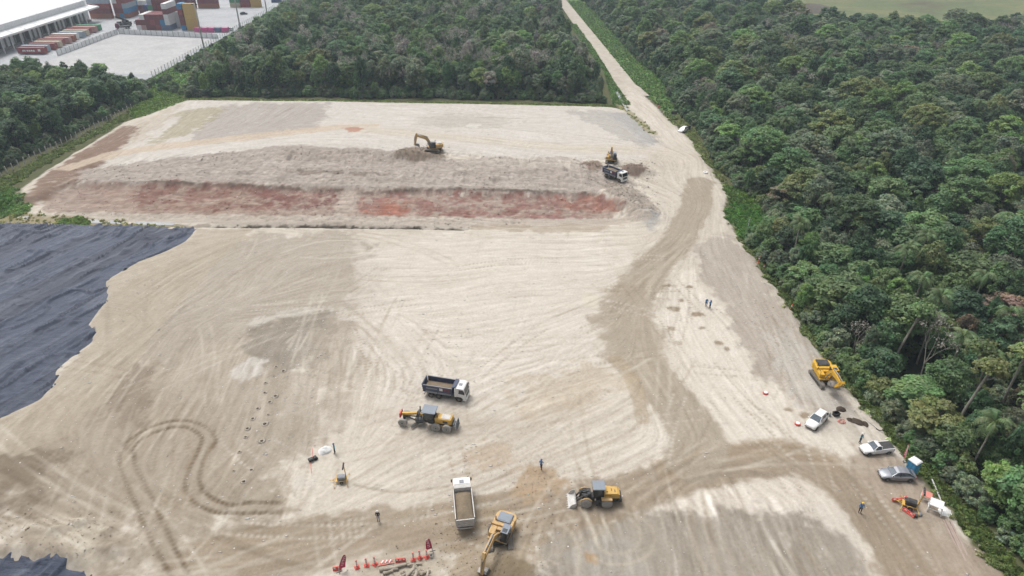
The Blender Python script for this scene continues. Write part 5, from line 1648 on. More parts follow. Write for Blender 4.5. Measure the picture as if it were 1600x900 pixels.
# ------------------------------------------------------------------ motor grader
t = place('motor_grader', (716, 671), (627, 659), 'yellow motor grader with grey cab roof and red front plate', 'motor grader', at=(672, 664))
for s in (-1, 1):
    wheel(t, 3.85, s * .95, .66, .42, 'dustytyre', 'dark', side=s)
    wheel(t, -1.25, s * 1.0, .68, .45, 'dustytyre', 'dark', side=s)
    wheel(t, -2.85, s * 1.0, .68, .45, 'dustytyre', 'dark', side=s)
    part(t, 'tandem_case', 'yellow', lambda b: b.box(-3.1, -1.0, s * .72 - .1, s * .72 + .1, .52, .85, bev=.05))
part(t, 'front_axle', 'dark', lambda b: (b.box(3.72, 3.98, -.8, .8, .58, .80), b.box(3.7, 4.0, -.2, .2, .8, 1.5)))
part(t, 'front_frame', 'yellow', lambda b: b.loft([[(x, y, z + q) for y, q in ((-.17, -.18), (.17, -.18), (.17, .18), (-.17, .18))] for x, z in ((4.2, 1.55), (3.2, 1.72), (1.8, 2.05), (.9, 1.95), (.1, 1.25))]))
part(t, 'front_plate', 'red', lambda b: b.box(4.22, 4.42, -.55, .55, 1.15, 1.95, bev=.03))
part(t, 'rear_frame', 'dark', lambda b: b.box(-3.6, .1, -.5, .5, .75, 1.12))
cb = part(t, 'cab', 'black', lambda b: b.loft([[(x, y, z) for x, z in [(-.85, 1.15), (.5, 1.15), (.75, 1.7), (.55, 2.95), (-.85, 2.95)]] for y in (-.75, .75)]))
part(cb, 'cab_roof', 'roofgrey', lambda b: b.box(-1.15, .95, -.95, .95, 2.955, 3.10, bev=.04))
part(cb, 'windshield', 'glass', lambda b: pane(b, [(.74, -.66, 1.78), (.74, .66, 1.78), (.57, .66, 2.85), (.57, -.66, 2.85)], (.02, 0, 0)))
for s in (-1, 1):
    part(cb, 'side_window', 'glass', lambda b: pane(b, [(-.7, s * .75, 1.8), (.55, s * .75, 1.75), (.42, s * .75, 2.85), (-.7, s * .75, 2.85)], (0, s * .015, 0)))
    part(cb, 'mirror', 'black', lambda b: (b.tube((.6, s * .75, 2.7), (.8, s * 1.15, 2.6), .025), b.box(.75, .82, s * 1.15 - .12, s * 1.15 + .12, 2.35, 2.7)))
en = part(t, 'engine_cover', 'yellow', lambda b: (b.box(-3.45, -.95, -.68, .68, 1.13, 2.05, bev=.07)))
part(en, 'radiator_grille', 'offwhite', lambda b: b.box(-3.2, -1.9, -.5, .5, 2.055, 2.10))
part(en, 'vent_panel', 'dark', lambda b: (b.box(-2.9, -2.2, -.695, -.683, 1.4, 1.75), b.box(-2.9, -2.2, .683, .695, 1.4, 1.75)))
part(en, 'exhaust', 'black', lambda b: b.tube((-1.3, .35, 2.0), (-1.3, .35, 2.75), .07))
part(t, 'ripper', 'grey', lambda b: (b.box(-3.78, -3.62, -.5, .5, .85, 1.2), b.bar((-4.05, -.85, 1.1), (-4.05, .85, 1.1), .16, .18), b.bar((-3.7, .3, 1.0), (-4.0, .3, 1.1), .08, .08), b.bar((-3.7, -.3, 1.0), (-4.0, -.3, 1.1), .08, .08), [b.bar((-4.1, y, 1.5), (-4.3, y, .35), .09, .12) for y in (-.7, -.35, 0, .35, .7)]))
part(t, 'drawbar', 'dark', lambda b: (b.bar((3.6, 0, 1.25), (1.6, .55, .95), .14, .16), b.bar((3.6, 0, 1.25), (1.6, -.55, .95), .14, .16)))
part(t, 'turntable', 'dark', lambda b: b.lathe([(.45, .80), (.78, .80), (.78, .98), (.45, .98)], (1.45, 0, 0), 'z', 24))
bl = part(t, 'blade', 'steel', lambda b: b.loft([[(x, -1.75, z), (x, 1.75, z), (x + .05, 1.75, z + .0), (x + .05, -1.75, z)] for x, z in ((.18, .08), (.05, .3), (.06, .5), (.2, .72))]))
bl.location = (1.35, 0, 0); bl.rotation_euler = (0, 0, R(-32))
for s in (-1, 1):
    part(t, 'lift_cylinder', 'dark', lambda b: (b.tube((1.55, s * .55, 1.2), (1.5, s * .55, 2.9), .08), b.tube((1.55, s * .6, .9), (1.55, s * .55, 1.2), .05)))
part(t, 'saddle', 'dark', lambda b: b.box(1.35, 1.75, -.6, .6, 1.9, 2.3, bev=.05))

# ------------------------------------------------------------------ wheel loader
t = place('wheel_loader', (972, 783), (889, 783), 'yellow wheel loader with grey cab roof on the brown haul track', 'wheel loader', at=(931, 783))
t.scale = (.95, .95, .95)
for s in (-1, 1):
    wheel(t, 1.45, s * .98, .72, .52, 'dustytyre', 'rim', side=s, lugs=16)
    wheel(t, -1.35, s * .98, .72, .52, 'dustytyre', 'rim', side=s, lugs=16)
    part(t, 'front_fender', 'amber', lambda b: b.path([(1.45 + .84 * math.cos(a), s * 1.0, .74 + .84 * math.sin(a)) for a in np.linspace(.35, 2.6, 8)], .10, 6))
    part(t, 'rear_fender', 'amber', lambda b: b.box(-2.0, -.55, s * .98 - .3, s * .98 + .3, 1.5, 1.60, bev=.03))
    part(t, 'step', 'dark', lambda b: [b.box(-.45, .15, s * 1.02 - .2, s * 1.02 + .2, z, z + .06) for z in (.5, .82, 1.14)])
part(t, 'rear_frame', 'dark', lambda b: b.box(-2.9, .1, -.6, .6, .55, 1.3, bev=.06))
part(t, 'front_frame', 'dark', lambda b: (b.box(.25, 1.95, -.5, .5, .55, 1.35, bev=.06), b.box(.8, 1.3, -.55, .55, 1.35, 2.0, bev=.06)))
cb = part(t, 'cab', 'black', lambda b: b.loft([[(x, y, z) for x, z in [(-.95, 1.32), (.35, 1.32), (.5, 1.9), (.35, 2.95), (-.85, 2.95)]] for y in (-.72, .72)]))
part(cb, 'cab_roof', 'roofgrey', lambda b: b.box(-1.05, .62, -.84, .84, 2.955, 3.12, bev=.04))
part(cb, 'windshield', 'glass', lambda b: pane(b, [(.495, -.64, 1.95), (.495, .64, 1.95), (.36, .64, 2.86), (.36, -.64, 2.86)], (.02, 0, 0)))
for s in (-1, 1):
    part(cb, 'side_window', 'glass', lambda b: pane(b, [(-.72, s * .72, 1.9), (.30, s * .72, 1.9), (.2, s * .72, 2.85), (-.7, s * .72, 2.85)], (0, s * .015, 0)))
en = part(t, 'engine_cover', 'yellow', lambda b: b.loft([[(x, y, z) for x, z in [(-3.05, 1.31), (-.97, 1.31), (-.97, 2.15), (-2.7, 2.15), (-3.05, 1.95)]] for y in (-.66, .66)]))
part(en, 'top_vents', 'dark', lambda b: (b.lathe([(.01, 2.152), (.09, 2.152), (.09, 2.2), (.01, 2.2)], (-1.35, .3, 0), 'z', 12), b.box(-2.0, -1.9, -.3, .1, 2.152, 2.19), b.box(-2.45, -2.35, -.1, .35, 2.152, 2.19)))
part(en, 'side_stripe', 'maroon', lambda b: (b.box(-1.9, -1.05, -.672, -.662, 1.85, 1.95), b.box(-1.9, -1.05, .662, .672, 1.85, 1.95)))
part(t, 'counterweight', 'dark', lambda b: b.box(-3.35, -2.85, -.9, .9, .75, 1.3, bev=.1))
for s in (-1, 1):
    part(t, 'lift_arm', 'dark', lambda b: b.path([(.95, s * .5, 1.85), (1.7, s * .5, 1.65), (2.35, s * .5, 1.05), (2.75, s * .5, .5)], [.12, .16, .15, .12], 6))
    part(t, 'lift_cylinder', 'steel', lambda b: b.tube((.9, s * .5, 1.1), (1.8, s * .5, 1.45), .08))
part(t, 'tilt_linkage', 'dark', lambda b: (b.bar((1.0, 0, 2.05), (2.0, 0, 1.75), .16, .2), b.bar((2.0, 0, 2.05), (2.25, 0, .95), .16, .2), b.bar((2.25, 0, .95), (2.75, 0, .75), .12, .14)))
def lbucket(b):
    pr = [(2.78, .95), (2.72, .55), (2.85, .18), (3.2, .05), (3.75, .04)]
    w = 1.28
    rings = []
    for i, (x, z) in enumerate(pr):
        rings.append([(x, -w, z), (x, w, z), (x + .07, w, z + .07), (x + .07, -w, z + .07)])
    b.loft(rings)
    for s in (-1, 1):
        b.loft([[(x, s * w, z) for x, z in pr + [(3.35, .75)]], [(x, s * (w - .05), z) for x, z in pr + [(3.35, .75)]]])
    for k in range(7):
        y = -w + .12 + k * (2 * w - .24) / 6
        b.bar((3.74, y, .06), (4.0, y, .05), .11, .07)
part(t, 'bucket', 'offwhite', lbucket)
# ------------------------------------------------------------------ cars
def car(root, L=4.5, Wd=1.76, H=1.46, style='sedan', col='white', clad=False):
    hw = Wd / 2
    if style == 'sedan':
        st = [(-.5, .42, .86, .80), (-.47, .30, .98, .90), (-.36, .24, 1.02, .97), (-.2, .22, .98, 1.0), (.1, .22, .96, 1.0), (.24, .22, .95, 1.0), (.36, .24, .86, .97), (.46, .28, .74, .90), (.5, .38, .62, .78)]
        gh = [(-.42, 1.0, .80, .98), (-.29, 1.33, .68, .92), (-.15, H, .66, .93), (.02, H, .66, .93), (.10, 1.36, .68, .93), (.24, .97, .80, .97)]
    elif style == 'wagon':
        st = [(-.5, .42, .95, .88), (-.485, .30, 1.02, .95), (-.36, .24, 1.02, .99), (-.2, .22, 1.0, 1.0), (.08, .22, .99, 1.0), (.22, .22, .98, 1.0), (.36, .24, .94, .97), (.46, .28, .84, .90), (.5, .38, .70, .80)]
        gh = [(-.485, 1.02, .86, .95), (-.44, 1.40, .76, .92), (-.30, H, .74, .93), (.02, H, .72, .93), (.20, 1.0, .82, .97)]
    else:
        st = [(-.5, .45, .95, .92), (-.49, .34, 1.0, .97), (-.36, .28, 1.0, 1.0), (-.05, .25, 1.0, 1.0), (.10, .25, .99, 1.0), (.22, .25, .98, 1.0), (.36, .26, .93, .97), (.46, .30, .82, .90), (.5, .40, .68, .80)]
        gh = [(-.06, 1.0, .84, .97), (-.04, 1.42, .74, .93), (.02, H, .72, .93), (.09, H, .70, .93), (.22, .99, .82, .97)]
    rings = []
    for x, zb, zt, k in st:
        w = hw * k
        half = [(w * .80, zb), (w * .98, zb + .12), (w, (zb + zt) * .52), (w * .96, zt - .10), (w * .80, zt), (w * .3, zt + .03)]
        rings.append([(x * L, -y, z) for y, z in half] + [(x * L, y, z) for y, z in reversed(half)])
    body = MB().loft(rings).build('body', P[col], root, True)
    m = body.modifiers.new('edge', 'EDGE_SPLIT'); m.split_angle = R(38)
    g = []
    for x, z, kt, kb in gh:
        zb = .90
        wb, wt = hw * kb * .93, hw * kt
        if z < 1.05: wt = wb
        g.append([(x * L, -wb, zb), (x * L, -wt, z), (x * L, wt, z), (x * L, wb, zb)])
    gl = MB().loft(g).build('windows', P['carglass'], root)
    # roof skin and pillars sit proud of the glass
    r = []
    tops = [q for q in gh if q[1] > 1.05]
    for i, (x, z, kt, kb) in enumerate(tops):
        wt = hw * kt * 1.01
        r.append([(x * L, -wt, z - .035), (x * L, -wt * .96, z + .018), (x * L, wt * .96, z + .018), (x * L, wt, z - .035)])
    MB().loft(r).build('roof', P[col], root)
    def pillar(b, i, j, w):
        for s in (-1, 1):
            def c(q):
                x, z, kt, kb = gh[q]
                wt = hw * (kt if z > 1.05 else kb * .93)
                return Vector((x * L, s * wt * 1.005, z))
            b.bar(c(i), c(j), w, w)
    part(root, 'pillar', col, lambda b: (pillar(b, 0, 1, .06), pillar(b, len(gh) - 1, len(gh) - 2, .06)))
    part(root, 'centre_pillar', col if style != 'sedan' else 'black', lambda b: [b.bar((.0 * L if style != 'pickup' else -.055 * L, s * hw * .94, .95), (-.02 * L if style != 'pickup' else -.05 * L, s * hw * .71, H - .03), .07, .05) for s in (-1, 1)])
    if style == 'wagon':
        part(root, 'rear_pillar', col, lambda b: [b.bar((-.25 * L, s * hw * .95, .95), (-.27 * L, s * hw * .745, H - .03), .10, .05) for s in (-1, 1)])
        part(root, 'roof_rail', 'steel', lambda b: [b.bar((-.40 * L, s * hw * .66, H + .05), (.0, s * hw * .66, H + .05), .04, .04) for s in (-1, 1)])
    for s in (-1, 1):
        for x in (.335 * L, -.315 * L):
            wheel(root, x, s * (hw - .10), .32, .21, side=s)
            part(root, 'wheel_arch', 'black', lambda b: b.path([(x + .38 * math.cos(a), s * (hw - .02), .33 + .37 * math.sin(a)) for a in np.linspace(.1, math.pi - .1, 8)], .035, 5))
        part(root, 'headlight', 'lamp', lambda b: b.box(.465 * L, .487 * L, s * hw * .62 - .15, s * hw * .62 + .15, .64, .76, bev=.03))
        part(root, 'tail_light', 'redlamp', lambda b: b.box(-.497 * L, -.47 * L, s * hw * .75 - .12, s * hw * .75 + .12, .72, .90, bev=.02))
        part(root, 'mirror', col, lambda b: b.box(.17 * L, .20 * L, s * (hw + .08) - .09, s * (hw + .08) + .09, .98, 1.12, bev=.03))
    part(root, 'front_bumper', 'black' if clad else 'dark', lambda b: b.box(.44 * L, .502 * L, -hw * .84, hw * .84, .26, .50, bev=.06))
    part(root, 'number_plate', 'offwhite', lambda b: b.box(.502 * L, .508 * L, -.2, .2, .42, .54))
    if style == 'pickup':
        part(root, 'bed_cover', 'dark', lambda b: b.box(-.485 * L, -.075 * L, -hw * .84, hw * .84, 1.03, 1.085, bev=.03))
        part(root, 'bed_rail', col, lambda b: [b.box(-.49 * L, -.07 * L, s * hw * .91 - .06, s * hw * .91 + .06, .99, 1.07, bev=.02) for s in (-1, 1)])
    else:
        part(root, 'shoulder_line', 'black', lambda b: [b.bar((-.3 * L, s * hw * 1.0, .62), (.3 * L, s * hw * 1.0, .60), .012, .02) for s in (-1, 1)])

t = place('parked_car', (1287, 649), (1262, 673), 'white estate car with roof rails parked near the red ring marker', 'car', 'parked cars')
car(t, 4.3, 1.72, 1.55, 'wagon', 'white')
t = place('pickup_truck', (1390, 703), (1346, 707), 'small white pickup with dark bed cover near the standing worker', 'pickup', 'parked cars')
car(t, 4.45, 1.70, 1.52, 'pickup', 'white', True)
t = place('parked_car', (1424, 748), (1375, 745), 'silver grey sedan parked in front of the blue portable toilet', 'car', 'parked cars')
car(t, 4.5, 1.78, 1.46, 'sedan', 'silver')
t = place('parked_car', (1072, 205), (1061, 207), 'white car parked on the road verge by the forest', 'car', 'parked cars')
car(t, 4.3, 1.72, 1.5, 'wagon', 'white')

# ------------------------------------------------------------------ people
def person_mesh(pose):
    """one continuous skinned figure, 1.74 m tall; returns mesh with body regions as material slots 0 trousers 1 shirt 2 skin 3 boots"""
    J = {'pel': (0, 0, .95), 'wai': (0, 0, 1.10), 'che': (0, 0, 1.32), 'nec': (0, 0, 1.50), 'hed': (.015, 0, 1.60), 'top': (.01, 0, 1.72)}
    rad = {'pel': (.15, .12), 'wai': (.135, .105), 'che': (.165, .115), 'nec': (.06, .06), 'hed': (.085, .10), 'top': (.07, .08)}
    E = [('pel', 'wai'), ('wai', 'che'), ('che', 'nec'), ('nec', 'hed'), ('hed', 'top')]
    for s, n in ((1, 'l'), (-1, 'r')):
        st = pose.get('stride', .06) * s
        J['hip' + n] = (0, s * .10, .88); J['kne' + n] = (st * .6 + .02, s * .11, .48); J['ank' + n] = (st * .9 - .02, s * .11, .09); J['toe' + n] = (st * .9 + .17, s * .13, .045)
        J['sho' + n] = (0, s * .19, 1.43)
        el, ha = pose['arms'][0 if s > 0 else 1]
        J['elb' + n] = (el[0], s * el[1], el[2]); J['han' + n] = (ha[0], s * ha[1], ha[2])
        rad.update({'hip' + n: (.10, .10), 'kne' + n: (.065, .065), 'ank' + n: (.045, .05), 'toe' + n: (.04, .04), 'sho' + n: (.07, .07), 'elb' + n: (.048, .048), 'han' + n: (.034, .04)})
        E += [('pel', 'hip' + n), ('hip' + n, 'kne' + n), ('kne' + n, 'ank' + n), ('ank' + n, 'toe' + n), ('che', 'sho' + n), ('sho' + n, 'elb' + n), ('elb' + n, 'han' + n)]
    keys = list(J)
    me = bpy.data.meshes.new('person_body')
    me.from_pydata([J[k] for k in keys], [(keys.index(a), keys.index(b)) for a, b in E], [])
    o = bpy.data.objects.new('tmp_person', me); COL.objects.link(o)
    o.modifiers.new('skin', 'SKIN'); sb = o.modifiers.new('sub', 'SUBSURF'); sb.levels = 1; sb.render_levels = 1
    for i, k in enumerate(keys):
        me.skin_vertices[0].data[i].radius = rad[k]
        me.skin_vertices[0].data[i].use_root = (k == 'pel')
    dg = bpy.context.evaluated_depsgraph_get(); dg.update()
    out = bpy.data.meshes.new_from_object(o.evaluated_get(dg))
    bpy.data.objects.remove(o)
    # five fingers on each hand, nose, ears
    b = MB()
    for s, n in ((1, 'l'), (-1, 'r')):
        hnd, elb = Vector(J['han' + n]), Vector(J['elb' + n])
        d = (hnd - elb).normalized()
        side = d.cross(Vector((0, 0, 1)) if abs(d.z) < .9 else Vector((1, 0, 0))).normalized()
        for k in range(4):
            base_ = hnd + side * (.011 * (k - 1.5) * 1.6) + d * .01
            ln = (.075, .085, .08, .062)[k]
            b.path([base_, base_ + d * ln * .6, base_ + d * ln + side.cross(d) * .018], [.010, .009, .007], 5)
        tb = hnd + side * .03
        b.path([tb - d * .02, tb + side * .03 + d * .02, tb + side * .035 + d * .05], [.011, .010, .008], 5)
    b.path([(.10, 0, 1.625), (.122, 0, 1.60)], [.012, .018], 5)
    for s in (-1, 1): b.path([(.01, s * .088, 1.64), (.01, s * .095, 1.60)], [.018, .014], 5)
    nb = len(out.polygons)
    bm = bmesh.new(); bm.from_mesh(out)
    ex = b.mesh('x', P['white'])
    bm.from_mesh(ex); bm.to_mesh(out); bm.free(); bpy.data.meshes.remove(ex)
    for p in out.polygons:
        c = p.center
        hand = min((Vector(c) - Vector(J['han' + n])).length for n in 'lr')
        if p.index >= nb or hand < .07 or c.z > 1.475: p.material_index = 2
        elif c.z < .13: p.material_index = 3
        elif c.z < .98 and abs(c.y) < .24 and min((Vector(c) - Vector(J['elb' + n])).length for n in 'lr') > .12: p.material_index = 0
        else: p.material_index = 1
        p.use_smooth = True
    return out
P['skin'] = paint('skin', (.32, .19, .13), .6, dirt=.05)
P['boot'] = paint('boots', (.03, .025, .02), .7, dirt=.3)
P['navycloth'] = paint('navy_cloth', (.018, .024, .050), .8, dirt=.08)
P['bluecloth'] = paint('blue_cloth', (.055, .20, .42), .8, dirt=.08)
P['tealcloth'] = paint('teal_cloth', (.06, .27, .36), .8, dirt=.08)
P['blackcloth'] = paint('black_cloth', (.018, .018, .022), .8, dirt=.08)
P['jeans'] = paint('jeans_cloth', (.16, .24, .34), .85, dirt=.1)
P['hairdark'] = paint('dark_hair', (.02, .015, .012), .8, dirt=.0)
P['helmetyellow'] = paint('yellow_helmet', (.70, .46, .03), .35, dirt=.05)
P['helmetblue'] = paint('blue_helmet', (.05, .16, .38), .35, dirt=.05)
POSES = [dict(stride=.05, arms=[((-.02, .26, 1.15), (.10, .27, .92)), ((-.02, .26, 1.15), (.06, .28, .90))]),
         dict(stride=.16, arms=[((-.06, .25, 1.16), (.10, .25, .95)), ((.06, .25, 1.16), (.24, .22, 1.0))]),
         dict(stride=.03, arms=[((.05, .25, 1.14), (.26, .10, 1.12)), ((.05, .25, 1.14), (.25, .10, 1.14))])]
BODY = [person_mesh(p) for p in POSES]
HELM = MB().lathe([(.02, .115), (.07, .105), (.11, .065), (.125, .01), (.128, -.01), (.15, -.018), (.148, -.03), (.115, -.025)], (0, 0, 0), 'z', 16)
HAIR = MB().lathe([(.02, .095), (.07, .085), (.10, .04), (.105, -.03), (.095, -.06)], (0, 0, 0), 'z', 14)
def person(px, face, pose, shirt, trousers, head, label):
    A = G(*px)
    o = bpy.data.objects.new('person', BODY[pose].copy())
    for s in (trousers, shirt, 'skin', 'boot'): o.data.materials.append(P[s])
    COL.objects.link(o)
    o.location = (A.x, A.y, A.z - .01); o.rotation_euler = (0, 0, face); o.scale = (1.05, 1.05, 1.05)
    tag(o, label, 'person', 'people on the site')
    hair = HAIR.build('hair', P['hairdark'], o, True); hair.location = (-.01, 0, 1.66)
    if head != 'hair':
        h = HELM.build('helmet', P[head], o, True); h.location = (.01, 0, 1.70)
person((1343, 801), R(-100), 0, 'bluecloth', 'navycloth', 'helmetyellow', 'person in blue shirt, navy trousers and yellow helmet standing on the tan track')
person((1343, 692), R(-60), 2, 'tealcloth', 'navycloth', 'white', 'person in teal shirt, dark trousers and white helmet above the pickup')
person((523.5, 708), R(200), 0, 'tealcloth', 'blackcloth', 'helmetblue', 'person in teal shirt and black trousers beside the white sack')
person((591.5, 814), R(-90), 2, 'blackcloth', 'jeans', 'white', 'person in black shirt, jeans and white helmet walking by the haul road')
person((845.5, 733), R(60), 1, 'bluecloth', 'navycloth', 'helmetblue', 'person in blue work clothes standing by the churned brown soil')
person((1103, 479), R(-80), 0, 'bluecloth', 'navycloth', 'white', 'person with white helmet, first of the pair standing on the pale gravel')
person((1109, 482), R(120), 2, 'bluecloth', 'navycloth', 'helmetblue', 'person in blue shirt and helmet, second of the pair on the pale gravel')

# ------------------------------------------------------------------ portable toilet
A = G(1423, 738)
t = empty('portable_toilet', A, R(-62), 'blue portable toilet with pale roof at the forest edge', 'portable toilet')
part(t, 'cabin', 'bluebox', lambda b: (b.box(-.58, .58, -.58, .58, .12, 2.12, bev=.04), [b.box(-.62, -.55, y - .05, y + .05, .2, 2.05) for y in (-.45, 0, .45)], [b.box(x - .05, x + .05, -.62, -.55, .2, 2.05) for x in (-.45, 0, .45)], [b.box(x - .05, x + .05, .55, .62, .2, 2.05) for x in (-.45, 0, .45)]))
part(t, 'roof', 'white', lambda b: b.loft([[(x * k, y * k, z) for x, y in ((-.66, -.66), (.66, -.66), (.66, .66), (-.66, .66))] for k, z in ((1, 2.122), (1, 2.2), (.8, 2.32), (.3, 2.36))]))
dr = part(t, 'door', 'bluebox', lambda b: (b.box(.582, .615, -.44, .44, .2, 2.0), b.box(.616, .63, -.3, .3, 1.1, 1.8), b.box(.616, .63, -.3, .3, .35, .95)))
part(dr, 'handle', 'offwhite', lambda b: b.box(.616, .66, .3, .38, 1.0, 1.16))
part(t, 'base', 'dark', lambda b: (b.box(-.6, .6, -.6, -.4, 0, .118), b.box(-.6, .6, .4, .6, 0, .118)))
part(t, 'vent_pipe', 'grey', lambda b: b.tube((-.45, .45, 2.2), (-.45, .45, 2.55), .05))

# ------------------------------------------------------------------ mobile light towers
def light_tower(px, rz, label, mast_lean=(0, 0), k=1.0, lying=False):
    A = G(*px)
    t = empty('light_tower', A, rz, label, 'light tower', 'mobile light towers')
    t.scale = (k, k, k)
    part(t, 'frame', 'yellow', lambda b: (b.box(-1.0, 1.0, -.55, .55, .48, .58), b.bar((1.0, 0, .5), (2.1, 0, .45), .09, .09), b.bar((.8, .5, .5), (1.7, 0, .47), .07, .07), b.bar((.8, -.5, .5), (1.7, 0, .47), .07, .07)))
    part(t, 'generator', 'grey' if not lying else 'dark', lambda b: (b.box(-.75, .65, -.48, .48, .585, 1.35, bev=.07), b.box(-.4, .3, -.3, .3, 1.352, 1.42, bev=.03)))
    for s in (-1, 1):
        wheel(t, -.1, s * .72, .33, .2, side=s)
        part(t, 'fender', 'yellow', lambda b: b.path([(-.1 + .42 * math.cos(a), s * .72, .36 + .40 * math.sin(a)) for a in np.linspace(.2, math.pi - .2, 8)], .06, 6))
        for x in (-.95, .9):
            part(t, 'outrigger', 'yellow', lambda b: (b.bar((x, s * .5, .52), (x * 1.25, s * 1.45, .46), .07, .07), b.tube((x * 1.25, s * 1.45, .5), (x * 1.25, s * 1.45, .03), .035), b.lathe([(.01, .0), (.11, .0), (.11, .03), (.01, .03)], (x * 1.25, s * 1.45, 0), 'z', 10)))
    top = Vector((-.9 + mast_lean[0], mast_lean[1], 3.6))
    ms = part(t, 'mast', 'yellow', lambda b: (b.bar((-.9, 0, .58), top, .12, .12),))
    part(ms, 'crossbar', 'dark', lambda b: b.bar(top + Vector((0, -.75, .05)), top + Vector((0, .75, .05)), .07, .07))
    for y in (-.6, -.2, .2, .6):
        part(ms, 'flood_lamp', 'dark', lambda b: b.box(top.x + .04, top.x + .22, y - .17, y + .17, top.z - .12, top.z + .22, bev=.03))
    return t
light_tower((1420, 792), R(152), 'yellow light tower trailer with dark generator among red barriers', (-.2, .1), .9, True)
light_tower((534, 752), R(185), 'small yellow light tower trailer with grey generator near the white sack', (.1, 0), .75)

# ------------------------------------------------------------------ plastic barriers, posts, flags
def barrier(px, rz, label, n=3, L=1.9, h=.75, bend=0.0):
    A = G(*px)
    t = empty('plastic_barrier', A, rz, label, 'barrier', 'red plastic barriers'); t.scale = (.8, .75, .72)
    sg = []
    for k in range(7):
        u = k / 6 - .5
        sg.append((u * L, bend * (u * u - .25) * 4))
    part(t, 'body', 'red', lambda b: b.loft([[(x, y - w, z) for w, z in ((.24, 0), (.24, .14), (.10, .34), (.08, h), (-.08, h), (-.10, .34), (-.24, .14), (-.24, 0))] for x, y in sg]))
    for k in range(n):
        u = (k + .5) / n - .5
        x, y = u * L, bend * (u * u - .25) * 4
        part(t, 'white_panel', 'white', lambda b: (b.box(x - L * .10, x + L * .10, y - .125, y + .125, .36, h - .10),))
    return t
barrier((1405, 780), R(12), 'curved red and white barrier at the far side of the light tower trailer', 4, 2.6, .7, .35)
barrier((1419, 802), R(-58), 'red barrier on the near side of the light tower trailer', 2, 1.9, .6)
barrier((527, 890), R(10), 'short red barrier standing behind the lower feather flag', 2, 1.2)
barrier((626, 877), R(8), 'red and white plastic barrier in the middle of the delineator row', 3, 1.5)
A = G(604, 880)
t = empty('collapsed_barrier', A, R(8), 'collapsed faded red barrier lying between the delineators', 'barrier')
part(t, 'body', 'pinkred', lambda b: [b.bar((-.85 + .42 * k, -.2 + .05 * k, .08), (-.5 + .42 * k, .25, .22 + .05 * (k % 2)), .16, .10) for k in range(4)] + [b.bar((-1.0, -.25, .06), (.9, -.1, .10), .12, .10)])
part(t, 'white_strip', 'white', lambda b: [b.bar((-.6 + .45 * k, -.1, .2), (-.35 + .45 * k, .2, .33), .12, .05) for k in range(3)])
def delineator(px, label):
    A = G(*px)
    t = empty('delineator', A, R(random.uniform(0, 90)), label, 'delineator', 'red and white delineators in a row')
    part(t, 'base', 'red', lambda b: (b.box(-.30, .30, -.30, .30, .0, .12, bev=.04), b.lathe([(.26, .121), (.22, .22), (.12, .25)], axis='z', n=14)))
    part(t, 'post', 'pinkred', lambda b: b.lathe([(.12, .25), (.11, .45), (.105, .75), (.10, 1.15), (.13, 1.22), (.10, 1.34), (.02, 1.36)], axis='z', n=14))
    for z in (.45, .75, 1.0):
        part(t, 'white_band', 'white', lambda b: b.lathe([(.118, z), (.124, z + .02), (.122, z + .13), (.112, z + .15)], axis='z', n=14))
for px, lb in (((558, 887), 'delineator next to the lower feather flag, end of the row'), ((573, 884), 'second delineator from the lower feather flag'), ((586, 882), 'third delineator, beside the collapsed barrier'),
               ((646, 875), 'delineator just past the red and white barrier'), ((656, 872), 'middle delineator of the three by the upper flag'), ((667, 871), 'delineator beside the white bucket')):
    delineator(px, lb)
A = G(674, 871)
t = empty('bucket', A, 0, 'small white bucket at the end of the delineator row', 'bucket')
part(t, 'body', 'offwhite', lambda b: b.lathe([(.01, .0), (.16, .0), (.2, .40), (.17, .40), (.15, .06), (.01, .06)], axis='z', n=16))
part(t, 'handle', 'steel', lambda b: b.path([(-.2, 0, .38), (-.1, .1, .5), (.1, .1, .5), (.2, 0, .38)], .012, 5))
def feather_flag(px, rz, label, h=2.9, lean=.35):
    A = G(*px)
    t = empty('feather_flag', A, rz, label, 'flag', 'red feather flags')
    part(t, 'base', 'dark', lambda b: (b.bar((-.35, 0, .03), (.35, 0, .03), .06, .05), b.bar((0, -.35, .03), (0, .35, .03), .06, .05)))
    pts = [(lean * (z / h) ** 2 * 1.6, 0, z) for z in np.linspace(0, h, 8)]
    part(t, 'pole', 'offwhite', lambda b: b.path(pts, [.03] * 6 + [.02, .012], 6))
    def sail(b):
        r0 = []
        for k in range(9):
            u = k / 8
            z = .55 + (h - .6) * u
            x0 = lean * (z / h) ** 2 * 1.6 + .03
            w = .72 * (1 - .55 * u ** 2.2) if u < .97 else .2
            wob = .05 * math.sin(u * 7)
            r0.append([(x0, -.012, z), (x0 + w, wob - .012, z - .05), (x0 + w, wob + .012, z - .05), (x0, .012, z)])
        b.loft(r0)
    sl_ = part(t, 'sail', 'magenta', sail)
    def letters(b):
        for k in range(6):
            z = .95 + k * .24
            x0 = lean * (z / h) ** 2 * 1.6 + .25
            wob = .05 * math.sin((z - .55) / (h - .6) * 7) * .55
            for s in (-1, 1):
                y = wob + s * .022
                b.box(x0, x0 + .05, y - .004, y + .004, z, z + .17); b.box(x0 + .051, x0 + .26, y - .004, y + .004, z + .06 * (k % 3), z + .06 * (k % 3) + .05); b.box(x0 + .211, x0 + .26, y - .0035, y + .0035, z - .001 + .0, z + .055) if k % 2 else None
    part(sl_, 'lettering', 'white', letters)
feather_flag((530, 894), R(25), 'red feather flag with white lettering at the lower end of the barrier row', 2.6, .5)
feather_flag((676, 861), R(200), 'red feather flag with white lettering at the upper end of the barrier row', 2.4, .15)
feather_flag((1412, 722), R(70), 'red feather flag leaning beside the blue portable toilet', 2.6, .4)
